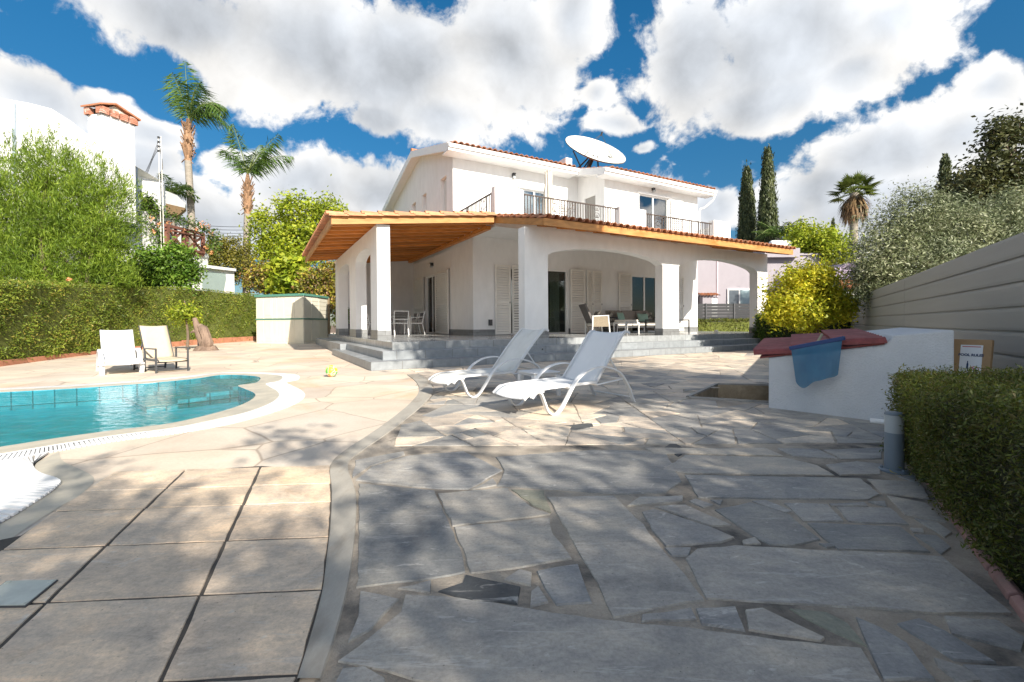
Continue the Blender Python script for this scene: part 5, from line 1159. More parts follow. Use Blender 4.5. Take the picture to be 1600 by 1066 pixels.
def build_near_hedge():
    poly = [Vector((.95, .35, 0)), Vector((2.3, .1, 0)), Vector((3.45, 2.55, 0)), Vector((2.50, 2.93, 0))]
    t = thing('low_hedge', 'low clipped green hedge by the bollard at the right edge', 'hedge', (2.2, 1.6, 0))
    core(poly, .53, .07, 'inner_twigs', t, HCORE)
    hedge_surface(poly, .535, 150000, .0205, LM['hedge_near'], 'leaves', t, wob=.055, fuzz=.022, aspect=.30, zb=.03)
    # pink edging blocks along its foot
    a = [G(*q) for q in ((1413, 703), (1440, 735), (1462, 768), (1490, 808), (1522, 852), (1556, 898), (1590, 944), (1640, 1010))]
    for i, (p, q) in enumerate(zip(a, a[1:])):
        m = MB(); d = (q - p); d2 = Vector((d.y, -d.x, 0)).normalized() * .022; p2, q2 = p.lerp(q, .03), p.lerp(q, .97)
        sec = lambda c: [c - d2, c - d2 * .9 + Vector((0, 0, .024)), c + Vector((0, 0, .036)), c + d2 * .9 + Vector((0, 0, .024)), c + d2]
        s0, s1 = sec(p2), sec(q2); m.add(s0 + s1, [(0, 1, 6, 5), (1, 2, 7, 6), (2, 3, 8, 7), (3, 4, 9, 8), (0, 4, 3, 2, 1), (5, 6, 7, 8, 9)]); o = m.build('edging_block', MT['brick'], None, bevel=.006)
        tag(o, ['pink edging block nearest the bollard foot', 'pink edging block second from the bollard', 'pink edging block third from the bollard along the hedge', 'pink edging block fourth from the bollard, halfway along', 'pink edging block fifth from the bollard', 'pink edging block with yellow leaf beside it, sixth from bollard', 'pink edging block at the right edge, farthest from the bollard'][i], 'edging block', 'pink blocks edging the right hedge')
    lv = leafmat('fallen_yellow_leaf', [(.42, .36, .08), (.5, .42, .12)], .2)
    for i, (x, y, s, r) in enumerate(((1328, 802, .06, .3), (1396, 738.5, .045, 1.9), (1573, 893, .05, 1.0), (1592, 905, .055, -.4), (1480, 753, .03, .8))):
        c = G(x, y, .012 if i != 1 else .03) if i != 0 else G(1495, 806, .03); d = Vector((math.cos(r), math.sin(r), .05)) * s / 2; e = Vector((-math.sin(r), math.cos(r), .15)) * s * .22
        m = MB(); m.add([c - d, c - d * .3 + e, c + d * .4 + e * .9, c + d + Vector((0, 0, .012)), c + d * .4 - e * .7, c - d * .3 - e, c], [(0, 6, 1), (1, 6, 2), (2, 6, 3), (3, 6, 4), (4, 6, 5), (5, 6, 0)]); o = m.build('fallen_leaf', lv)
        tag(o, ['large yellow leaf lying across the pink edging', 'yellow leaf lying on the bollard base', 'yellow leaf between edging and hedge near right edge', 'yellow leaf lying farthest right under the hedge', 'small dry leaf behind the bollard under the hedge'][i], 'leaf', 'fallen leaves by the right hedge')
build_near_hedge()

# ------------------------------------------------------------------ loungers, table, ball
def lounger_curved(name, label, p, ang, sling, back_top=(1.11, .775), group='white loungers with curved arms'):
    """x runs from foot end to head, y across; p is the near front leg's touching point"""
    t = thing(name, label, 'sun lounger', p, ang, group); w = .585
    side = catmull([(-.24, 0, .185), (-.215, 0, .215), (-.17, 0, .238), (-.13, 0, .215), (-.09, 0, .13), (-.045, 0, .04), (.03, 0, .007), (.10, 0, .035), (.19, 0, .14), (.27, 0, .25), (.36, 0, .335), (.50, 0, .40), (.657, 0, .42), (.80, 0, .40), (.955, 0, .335), (1.06, 0, .22), (1.12, 0, .12), (1.18, 0, 0.002)], 4)
    for y in (0, w): m = MB(); m.tube([q + Vector((0, y, 0)) for q in side], 0, flat=((0, 1, 0), .042, .016)); m.build('side_frame', MT['lounger'], t, True)
    seat = catmull([(-.30, 0, .175), (-.25, 0, .21), (-.17, 0, .243), (-.05, 0, .253), (.12, 0, .257), (.35, 0, .258), (.64, 0, .262)], 4)
    bk = catmull([(.64, 0, .262), (.72, 0, .36), (.90, 0, .57), (back_top[0] - .06, 0, back_top[1] - .03), (back_top[0], 0, back_top[1]), (back_top[0] + .05, 0, back_top[1] - .02)], 4)
    for nm, c in (('seat_sling', seat), ('back_sling', bk)):
        m = MB(); k = len(c); ny = 8; vs = []
        for q in c:
            for j in range(ny + 1): f = j / ny; vs.append((q.x, .05 + (w - .10) * f, q.z - .018 * math.sin(math.pi * f)))
        fs = [(i * (ny + 1) + j, i * (ny + 1) + j + 1, (i + 1) * (ny + 1) + j + 1, (i + 1) * (ny + 1) + j) for i in range(k - 1) for j in range(ny)]
        m.add(vs, fs); o = m.build(nm, MT[sling], t, True); s = o.modifiers.new('thick', 'SOLIDIFY'); s.thickness = .006
        for y in (.042, w - .042): r = MB(); r.tube([q + Vector((0, y, 0)) for q in c], 0, flat=((0, 1, 0), .022, .026)); r.build('rail', MT['lounger'], o, True)
    m = MB()
    for x, z in ((.25, .235), (.62, .24), (1.0, .27), (-.1, .232)): m.tube([(x, .0, z), (x, w, z)], .011, 8)
    m.tube([(1.0, 0, .27), (.62, 0, .24)], .009, 6); m.tube([(1.0, w, .27), (.62, w, .24)], .009, 6)
    for y in (.06, w - .06): m.tube([(.86, y, .50), (1.06, y, .25)], .009, 6)
    m.tube([(1.155, 0, .06), (1.155, w, .06)], .009, 8); m.build('crossbars', MT['lounger'], t, True); return t
LA = math.atan2(.5836, .8120)
lounger_curved('sun_lounger', 'white sun lounger with curved arms nearest the camera', (.37, 4.23, .004), LA, 'sling')
lounger_curved('sun_lounger', 'white lounger with stained back, the farther of the pair by the steps', (-.48, 5.29, .004), LA - .02, 'sling_old', (1.15, .79))
def lounger_poolside():
    p = G(160, 587); q = G(222, 583); q2 = G(236, 575); ang = math.atan2((q2 - q).y, (q2 - q).x)
    ax = (q - p); ang = math.atan2(ax.y, ax.x) + math.pi / 2
    t = thing('sun_lounger', 'white reclined lounger with broad arms at the far side of the pool', 'sun lounger', p, ang, 'loungers across the pool'); w = ax.length
    # local frame: x from foot to head, -y towards the right leg
    side = catmull([(-.05, 0, .20), (-.02, 0, .10), (.03, 0, .01), (.10, 0, .03), (.18, 0, .16), (.30, 0, .34), (.45, 0, .43), (.60, 0, .42), (.76, 0, .30), (.90, 0, .12), (1.0, 0, 0.0)], 4)
    for y in (0, -w): m = MB(); m.tube([s + Vector((0, y, 0)) for s in side], 0, flat=((0, 1, 0), .065, .03)); m.build('side_frame', MT['lounger'], t, True)
    seat = catmull([(-.14, 0, .19), (-.05, 0, .235), (.2, 0, .25), (.52, 0, .255)], 4); bk = catmull([(.52, 0, .255), (.62, 0, .40), (.78, 0, .62), (.92, 0, .80)], 4)
    for nm, c in (('seat_sling', seat), ('back_sling', bk)):
        m = MB(); vs = [(s.x, -.03 - (w - .06) * j / 6, s.z - .015 * math.sin(math.pi * j / 6)) for s in c for j in range(7)]; m.add(vs, [(i * 7 + j, (i + 1) * 7 + j, (i + 1) * 7 + j + 1, i * 7 + j + 1) for i in range(len(c) - 1) for j in range(6)]); o = m.build(nm, MT['sling'], t, True); s = o.modifiers.new('thick', 'SOLIDIFY'); s.thickness = .012
    m = MB()
    for x, z in ((-.10, .19), (.3, .23), (.85, .14)): m.tube([(x, .02, z), (x, -w - .02, z)], .014, 8)
    m.tube([(.80, -.06, .62), (.98, -.06, .03)], .012, 6); m.tube([(.80, -w + .06, .62), (.98, -w + .06, .03)], .012, 6); m.build('crossbars', MT['lounger'], t, True)
lounger_poolside()
def lounger_tan():
    p = G(244, 584); q = G(294, 580); ax = q - p; ang = math.atan2(ax.y, ax.x) + math.pi / 2; w = ax.length
    t = thing('sun_lounger', 'tan fabric lounger with dark metal frame and square arms', 'sun lounger', p, ang, 'loungers across the pool')
    for y in (0, -w):
        m = MB(); b = lambda a, c, s=.026: m.bar(a, c, s, s, (0, 1, 0))
        b((0, y, 0), (0, y, .46)); b((0, y, .45), (.52, y, .45)); b((.52, y, .46), (.52, y, 0)); b((0, y, .235), (.62, y, .245)); b((1.05, y, 0), (1.0, y, .24)); b((.52, y, .24), (1.15, y, .24)); m.build('side_frame', MT['dark_metal'], t)
    m = MB(); 
    for x, z in ((.0, .20), (.56, .23), (1.02, .05), (.03, .05)): m.bar((x, 0, z), (x, -w, z), .022, .022)
    m.bar((.75, -.05, .55), (1.0, -.05, .25), .02, .02); m.bar((.75, -w + .05, .55), (1.0, -w + .05, .25), .02, .02); m.build('crossbars', MT['dark_metal'], t)
    for nm, c in (('seat_sling', [(-.04, .215), (.02, .245), (.3, .25), (.55, .26)]), ('back_sling', [(.55, .26), (.64, .44), (.78, .72), (.86, .88)])):
        c = catmull([(a, 0, b) for a, b in c], 4); m = MB(); m.add([(s.x, -.035 - (w - .07) * j / 6, s.z - .012 * math.sin(math.pi * j / 6)) for s in c for j in range(7)], [(i * 7 + j, (i + 1) * 7 + j, (i + 1) * 7 + j + 1, i * 7 + j + 1) for i in range(len(c) - 1) for j in range(6)]); o = m.build(nm, MT['sling_tan'], t, True); s = o.modifiers.new('thick', 'SOLIDIFY'); s.thickness = .01
        for y in (-.03, -w + .03): r = MB(); r.tube([s + Vector((0, y, 0)) for s in c], .012, 6); r.build('rail', MT['dark_metal'], o, True)
lounger_tan()
def side_table():
    p = G(842, 618); t = thing('side_table', 'small white plastic stool table between the two white loungers', 'side table', p, LA - .1); h = .30; s = .19
    m = MB(); m.box(-s, -s, h - .022, s, s, h); m.box(-s + .02, -s + .02, h - .05, s - .02, s - .02, h - .0221); m.build('table_top', MT['lounger'], t, bevel=.012)
    for a in (-1, 1):
        for b in (-1, 1):
            m = MB(); x, y = a * (s - .035), b * (s - .035); m.hexa([(x * 1.12 - .02, y * 1.12 - .02, 0), (x * 1.12 + .02, y * 1.12 - .02, 0), (x * 1.12 + .02, y * 1.12 + .02, 0), (x * 1.12 - .02, y * 1.12 + .02, 0)], [(x - .033, y - .033, h - .04), (x + .033, y - .033, h - .04), (x + .033, y + .033, h - .04), (x - .033, y + .033, h - .04)]); m.build('leg', MT['lounger'], t, bevel=.006)
side_table()
def ball():
    m, nt, N, L, p, o = nodes_of('play_ball'); tc = N.new('ShaderNodeTexCoord'); v = tc.outputs['Object']
    vo = tex(N, L, 'ShaderNodeTexVoronoi', 9.0, v); s = N.new('ShaderNodeSeparateXYZ'); L.new(vo.outputs['Color'], s.inputs[0])
    c = ramp(N, L, s.outputs[0], [(0, (.75, .55, .04)), (.35, (.08, .42, .05)), (.55, (.75, .68, .30)), (.75, (.80, .30, .04))]); 
    for e in N: 
        if e.type == 'VALTORGB': e.color_ramp.interpolation = 'CONSTANT'
    ve = tex(N, L, 'ShaderNodeTexVoronoi', 9.0, v); ve.feature = 'DISTANCE_TO_EDGE'
    c = mixc(N, L, c, (.75, .72, .6), ramp(N, L, ve.outputs['Distance'], [(.02, (1,) * 3), (.05, (0, 0, 0))])); L.new(c, p.inputs['Base Color']); p.inputs['Roughness'].default_value = .4
    b = MB(); b.ball((0, 0, 0), .097, .097, .097, 28, 18); o = b.build('ball', m, None, True); o.location = G(518, 589) + Vector((0, 0, .1)); tag(o, 'small yellow green and orange football on the pool deck', 'ball')
ball()
# ------------------------------------------------------------------ furniture on the veranda
def dining():
    t = thing('dining_table', 'white rectangular dining table under the timber pergola', 'table', Wp(2.0, 7.7, FL), HRZ)
    m = MB(); m.box(0, 0, .70, 1.05, 1.9, .735); m.build('table_top', surf('table_top_grey', (.42, .42, .41), .4, .06), t, bevel=.005)
    m = MB(); m.box(.03, .03, .64, 1.02, 1.87, .699); m.build('apron', MT['alu'], t)
    for x in (.03, .96):
        for y in (.03, 1.81): m = MB(); m.box(x, y, 0, x + .06, y + .06, .64); m.build('leg', MT['alu'], t)
    def chair(first=None):
        c = thing('dining_chair', 'x', 'chair', (0, 0, 0), 0, 'white slatted chairs round the dining table')
        # faces +x, seat .5 wide
        m = MB(); m.box(-.02, -.25, .40, .46, .25, .44); m.build('seat_frame', MT['alu'], c)
        m = MB(); 
        for i in range(5): m.box(.0 + i * .09, -.22, .441, .07 + i * .09, .22, .452)
        m.build('seat_slats', surf('grey_slats', (.11, .105, .10), .6, .1), c)
        for y in (-.25, .25):
            m = MB(); m.bar((.44, y, 0), (.42, y, .63), .035, .03); m.build('front_leg', MT['alu'], c)
            m = MB(); m.bar((-.10, y, 0), (.0, y, .42), .035, .03); m.bar((.0, y, .42), (-.10, y, .86), .035, .03); m.build('rear_leg', MT['alu'], c)
            m = MB(); m.bar((.44, y, .635), (-.07, y, .65), .04, .022); m.build('armrest', MT['alu'], c)
        for p, q in (((-.10, -.25, .85), (-.10, .25, .85)), ((-.035, -.25, .56), (-.035, .25, .56))): m = MB(); m.bar(p, q, .03, .035); m.build('back_rail', MT['alu'], c)
        m = MB()
        for i in range(5): z = .60 + i * .047; x = -.035 - .065 * (z - .56) / .29; m.bar((x, -.235, z), (x, .235, z), .014, .036)
        m.build('back_slats', surf('grey_back_slats', (.10, .095, .09), .6, .1), c); return c
    c0 = chair(); spots = [(2.52, 7.22, R(90), 'white dining chair with its slatted back to the camera'), (3.45, 7.95, R(180), 'white dining chair nearest the side door shutter, front of two'), (3.45, 8.75, R(180), 'white dining chair behind another on the house side of the table'),
        (1.55, 7.95, R(-4), 'white dining chair seen between two arcade columns, nearer one'), (1.55, 8.75, R(3), 'white dining chair seen between two arcade columns, farther one'), (2.52, 10.05, R(-90), 'white dining chair at the far end of the dining table')]
    for i, (u, v, r, lb) in enumerate(spots):
        c = c0 if i == 0 else copy_tree(c0); c.location = Wp(u, v, FL); c.rotation_euler = (0, 0, HRZ + r); c['label'] = lb; c['category'] = 'chair'; c['group'] = 'white slatted chairs round the dining table'
dining()
def cushion(name, label, c, w, h, th, rz, tilt, mat, group=None):
    """soft square cushion leaning back"""
    m = MB(); n = 9; vs = []; fs = []
    for s in (1, -1):
        for i in range(n):
            for j in range(n):
                a, b = i / (n - 1) * 2 - 1, j / (n - 1) * 2 - 1; k = max(0, (1 - a * a)) ** .45 * max(0, (1 - b * b)) ** .45
                vs.append((a * w / 2 * (1 - .06 * (1 - abs(b))), s * th / 2 * k, b * h / 2 * (1 - .06 * (1 - abs(a)))))
    for s in (0, 1):
        for i in range(n - 1):
            for j in range(n - 1): q = s * n * n + i * n + j; f = (q, q + 1, q + n + 1, q + n); fs.append(f if s else f[::-1])
    m.add(vs, fs); o = m.build(name, MT[mat] if isinstance(mat, str) else mat, None, True); o.location = c; o.rotation_euler = (tilt, 0, rz); return tag(o, label, 'cushion', group)
def lounge_set():
    z = FL; fr = MT['dark_metal']
    t = thing('garden_sofa', 'dark framed garden sofa with taupe back cushions on the veranda', 'sofa', Wp(9.45, 3.75, z), HRZ); w = 2.3
    m = MB()
    for x in (0, w - .05):
        for y in (0, .75): m.box(x, y, 0, x + .05, y + .05, .60)
        m.box(x, 0.051, .55, x + .05, .749, .60)
    m.box(.051, .0, .20, w - .051, .80, .27); m.box(.051, .76, .27, w - .051, .80, .62); m.build('frame', fr, t)
    for i in range(3):
        a = .07 + i * (w - .14) / 3; b = a + (w - .14) / 3 - .015
        m = MB(); m.box(a, .0, .272, b, .60, .40); m.build('seat_cushion', MT['cream_cushion'], t, bevel=.03)
        m = MB(); m.hexa([(a, .50, .41), (b, .50, .41), (b, .66, .40), (a, .66, .40)], [(a, .62, .86), (b, .62, .86), (b, .75, .85), (a, .75, .85)]); m.build('back_cushion', MT['cushion'], t, bevel=.035)
    pat = surf('patterned_cushion', (.36, .34, .30), .9, .5, 22, 60, .2, .002, stain=(.06, .055, .05), stainpos=(.48, .54))
    cushion('scatter_cushion', 'mint green cushion at the left end of the garden sofa', Wp(9.98, 4.10, z + .60), .42, .36, .13, HRZ + .25, R(-18), 'mint_cushion', 'sofa cushions')
    cushion('scatter_cushion', 'mint green cushion at the right end of the garden sofa', Wp(11.05, 4.05, z + .58), .50, .32, .13, HRZ - .1, R(-18), 'mint_cushion', 'sofa cushions')
    cushion('scatter_cushion', 'black and white patterned cushion beside the right mint cushion', Wp(11.42, 4.18, z + .61), .38, .36, .12, HRZ - .4, R(-16), pat, 'sofa cushions')
    cushion('scatter_cushion', 'patterned cushion behind the left mint cushion on the sofa', Wp(9.62, 4.22, z + .62), .40, .38, .12, HRZ + .3, R(-14), pat, 'sofa cushions')
    t = thing('garden_armchair', 'pale wicker armchair with high dark back beside the shutters', 'armchair', Wp(7.85, 3.35, z), HRZ - R(18))
    m = MB()
    for y in (-.32, .32):
        m.bar((.0, y, 0), (.02, y, .60), .035, .035); m.bar((.62, y, 0), (.56, y, .62), .035, .035); m.bar((.0, y, .61), (.58, y, .63), .05, .03)
    m.bar((.60, -.32, .36), (.60, .32, .36), .03, .03); m.build('frame', MT['alu'], t)
    for y in (-.325, .305): m = MB(); m.hexa([(.02, y, .26), (.57, y, .26), (.57, y + .02, .26), (.02, y + .02, .26)], [(.03, y, .59), (.55, y, .61), (.55, y + .02, .61), (.03, y + .02, .59)]); m.build('side_panel', MT['wicker'], t)
    m = MB(); m.hexa([(.04, -.29, .28), (.6, -.29, .30), (.6, .29, .30), (.04, .29, .28)], [(.04, -.29, .38), (.6, -.29, .42), (.6, .29, .42), (.04, .29, .38)]); m.build('seat_cushion', MT['cream_cushion'], t, bevel=.03)
    m = MB(); m.hexa([(.02, -.30, .38), (.10, -.30, .38), (.10, .30, .38), (.02, .30, .38)], [(-.26, -.30, 1.0), (-.20, -.30, 1.02), (-.20, .30, 1.02), (-.26, .30, 1.0)]); m.build('back_panel', surf('dark_backrest', (.13, .12, .115), .8, .2), t, bevel=.01)
    cushion('scatter_cushion', 'dark patterned cushion on the wicker armchair', Wp(8.12, 3.30, z + .62), .42, .36, .12, HRZ - R(108), R(-24), pat, 'sofa cushions')
    for i, (u, v, w, d, h, lb, top) in enumerate(((8.75, 2.55, .62, .6, .40, 'pale ottoman seat in front of the wicker armchair', 'cream_cushion'), (10.35, 2.65, .62, .62, .50, 'dark square coffee table in front of the garden sofa', None), (11.35, 2.75, .75, .62, .50, 'dark square coffee table nearest the glass door', None))):
        t = thing('coffee_table' if top is None else 'ottoman', lb, 'table' if top is None else 'ottoman', Wp(u, v, z), HRZ)
        m = MB(); mt = fr if top is None else MT['alu']; m.box(0, 0, h - .05, w, d, h); m.build('table_top' if top is None else 'seat_frame', mt, t)
        for x in (0, w - .04):
            for y in (0, d - .04): m = MB(); m.box(x, y, 0, x + .04, y + .04, h - .051); m.build('leg', MT['alu'] if top else fr, t)
        if top: m = MB(); m.box(.02, .02, h + .001, w - .02, d - .02, h + .09); m.build('seat_cushion', MT[top], t, bevel=.03)
        else: m = MB(); m.box(.041, .041, h * .35, w - .041, d - .041, h * .35 + .02); m.build('lower_shelf', fr, t)
lounge_set()
def candle():
    p = Wp(11.65, 1.3, FL); m = MB(); m.lathe([(.06, 0), (.06, .12), (.052, .12), (.05, .02)], (0, 0, 0), 16); o = m.build('candle_pot', MT['cream_cushion'], None, True); o.location = p; tag(o, 'small pale pot on the veranda floor between the right columns', 'pot')
candle()
def plant_pots():
    p = Wp(1.3, 10.6, FL); t = thing('potted_plant', 'dark pot with small shrub behind the arcade columns', 'potted plant', p)
    m = MB(); m.lathe([(.16, 0), (.22, .42), (.2, .42), (.18, .38)], (0, 0, 0), 18); m.build('pot', MT['dark_metal'], t, True)
    P, Nn = clumps([(p.x, p.y, p.z + .75, .25, .25, .3)], 60, 10, .07); leaf_mesh('leaves', P, .09, LM['bush'], t, nrm=Nn)
    b = Wp(7.15, 3.75, 3.957); t = thing('balcony_plant', 'thin reddish plant in a pot by the folded parasol', 'potted plant', b); m = MB(); m.lathe([(.12, 0), (.15, .25), (.13, .25)], (0, 0, 0), 14); m.build('pot', MT['tile'], t, True)
    m = MB(); P = []
    for i in range(14):
        a = random.uniform(0, 6.3); r = random.uniform(.1, .35); e = b + Vector((math.cos(a) * r, math.sin(a) * r, random.uniform(.6, 1.0))); limb_tube(m, b + Vector((0, 0, .2)), e, .007, .003, .1, 4)
        for _ in range(6): P.append(e + Vector((random.gauss(0, .05), random.gauss(0, .05), random.gauss(-.05, .08))))
    m.build('stems', MT['bark'], t, world=True); leaf_mesh('leaves', np.array(P), .05, leafmat('red_plant_leaves', [(.2, .08, .06), (.3, .14, .1), (.12, .14, .04)]), t)
    b = Wp(14.6, 7.2, 3.957)
plant_pots()

# ------------------------------------------------------------------ shed, left hedge, trunk
def build_shed():
    a = A(401, 537, 19.9); b = A(474.6, 536, 19.0); c = A(498, 534, 20.2); d = A(513, 531, 21.4); z0 = .16; h = 1.98
    for q in (a, b, c, d): q.z = z0
    t = thing('garden_shed', 'cream resin garden shed with green strap and trim', 'shed', a)
    back = Vector((-.3, 3.2, 0)); m = MB()
    pts = [a, b, c, d, d + Vector((-.5, 1.2, 0)), a + back]; n = len(pts)
    m.add([q + Vector((0, 0, -.12)) for q in pts] + [q + Vector((0, 0, h)) for q in pts], [tuple(range(n))[::-1], tuple(range(n, 2 * n))] + [(i, (i + 1) % n, n + (i + 1) % n, n + i) for i in range(n)]); m.build('wall', MT['shed'], t, world=True)
    def panel(p, q, f0, f1, zz0, zz1, o=.02):
        dd = (q - p); nn = Vector((dd.y, -dd.x, 0)).normalized(); x0, x1 = p + dd * f0, p + dd * f1; m = MB(); m.hexa([x0 + Vector((0, 0, zz0)), x1 + Vector((0, 0, zz0)), x1 + nn * o + Vector((0, 0, zz0)), x0 + nn * o + Vector((0, 0, zz0))][::-1], [x0 + Vector((0, 0, zz1)), x1 + Vector((0, 0, zz1)), x1 + nn * o + Vector((0, 0, zz1)), x0 + nn * o + Vector((0, 0, zz1))][::-1]); return m
    hz = h / 2
    for k in (0, 1):
        zz0, zz1 = .03 + k * hz, hz - .04 + k * hz
        for f0, f1 in ((.02, .16), (.18, .36), (.38, .45), (.47, .60), (.62, .82), (.84, .99)): 
            panel(a, b, f0, f1, zz0, zz1, .012).build('panel', MT['shed'], t, world=True)
        for f0, f1 in ((.19, .35), (.63, .81)): panel(a, b, f0 + .02, f1 - .02, zz0 + .12, zz1 - .12, .022).build('panel', MT['shed'], t, world=True)
        for p, q, r in ((b, c, (.02, .48)), (b, c, (.52, .98)), (c, d, (.05, .95))):
            nb = 5
            for i in range(nb): panel(p, q, r[0], r[1], zz0 + (zz1 - zz0) * i / nb + .008, zz0 + (zz1 - zz0) * (i + 1) / nb - .008, .014).build('board', MT['shed'], t, world=True)
    for p, q in ((a, b), (b, c), (c, d)):
        panel(p, q, 0, 1, hz - .03, hz + .015, .035).build('strap', MT['green_plastic'], t, world=True)
        panel(p, q, -.01, 1.01, h - .02, h + .075, .06).build('roof_trim', MT['green_plastic'], t, world=True)
    m = MB(); m.add([q + Vector((0, 0, h + .02)) for q in pts] + [sum(pts, Vector()) / n + Vector((0, 0, h + .16))], [(i, (i + 1) % n, n) for i in range(n)]); m.build('roof', MT['green_plastic'], t, world=True)
    m = MB(); m.bar(d + Vector((.06, -.05, .0)), d + Vector((.06, -.05, h + .02)), .09, .09); m.build('corner_post', surf('brown_post', (.20, .15, .09), .7, .15), t, world=True)
build_shed()
HL = [Vector((-9.6, 6.4, 0)), Vector((-10.35, 8.1, 0)), Vector((-10.96, 9.62, 0)), Vector((-11.85, 11.95, 0)), Vector((-12.75, 15.0, 0)), Vector((-12.9, 18.3, 0)), Vector((-12.7, 23.5, 0))]
def hl_z(x, y): return 1.86 + .075 * max(0, y - 9.6) * .9 if y < 18 else 1.86 + .567
def build_left_hedge():
    poly = HL + [Vector((-14.6, 23.5, 0)), Vector((-14.6, 15, 0)), Vector((-13.0, 9, 0)), Vector((-11.6, 5.8, 0))]
    t = thing('tall_hedge', 'long tall clipped yellow-green hedge on the left of the pool', 'hedge', (-12.5, 14, 0))
    q = HL + [Vector((-14.4, 23.5, 0)), Vector((-14.4, 15, 0)), Vector((-12.8, 9, 0)), Vector((-11.4, 5.8, 0))]
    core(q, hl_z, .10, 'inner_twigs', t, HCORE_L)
    hedge_surface(poly, hl_z, 170000, .072, LM['hedge'], 'leaves', t, zb=.12, wob=.06, fuzz=.04, aspect=.34, top_share=.22)
    m = MB(); k = 0
    for a, b in zip(HL, HL[1:]):
        n = max(1, int((b - a).length / .7)); d = (b - a).normalized(); nn = Vector((d.y, -d.x, 0))
        for i in range(n):
            p, q = a.lerp(b, i / n) + nn * .06, a.lerp(b, (i + .985) / n) + nn * .06; z = ground_z(p.x, p.y); m.hexa([p + Vector((0, 0, -.05)), q + Vector((0, 0, -.05)), q - nn * .1 + Vector((0, 0, -.05)), p - nn * .1 + Vector((0, 0, -.05))], [w + Vector((0, 0, z + .16)) for w in (p, q, q - nn * .1, p - nn * .1)])
    o = m.build('hedge_kerb', MT['terra_kerb'], t, world=True)
build_left_hedge()
def build_trunk():
    p = G(322, 551); t = thing('dead_trunk', 'gnarled dead grey-brown tree trunk stump by the tan lounger', 'tree stump', p); s = p.y / 703
    def T(x, y, dy=0.): return A(x, y, p.y + dy)
    m = MB(); m.tube(catmull([T(323, 553), T(320, 540), T(313, 525), T(308, 510), T(304, 497)], 4), [.26, .24, .22, .19, .17, .15, .14, .13, .13, .12, .11, .10, .10, .09, .08, .08, .06][:17], 9)
    m.tube(catmull([T(318, 548), T(324, 535, -.1), T(318, 516, -.05), T(312, 510)], 4), [.18] * 5 + [.14] * 5 + [.1] * 3, 8); m.tube([T(313, 522), T(303, 517), T(298, 520)], [.09, .05, .02], 6)
    m.lathe([(.42, 0), (.34, .1), (.26, .22)], (p.x, p.y, 0), 10); m.build('trunk', surf('dead_wood', (.22, .155, .115), .9, .35, 4, 30, 1., .02, stain=(.12, .08, .06), stretch=(1.4, 1.4, .35)), t, True, world=True)
    b = A(292, 545, 15.0); b.z = 0; t = thing('sparse_shrub', 'sparse pale green shrub with bare stem in front of the tall hedge', 'shrub', b); m = MB()
    limb_tube(m, b, A(291, 500, 15.0), .05, .03, .05); limb_tube(m, A(291, 500, 15), A(288, 470, 15), .03, .015, .05); limb_tube(m, A(291, 496, 15), A(304, 487, 15), .02, .01, .1); limb_tube(m, A(290, 492, 15), A(277, 487, 15), .02, .01, .1); m.build('trunk', MT['bark'], t, world=True)
    c = A(291, 492, 15); P, Nn = clumps([(c.x, c.y, c.z, .52, .4, .34)], 90, 14, .08, .2); leaf_mesh('crown', P, .10, LM['yellowgreen'], t, nrm=Nn)
build_trunk()

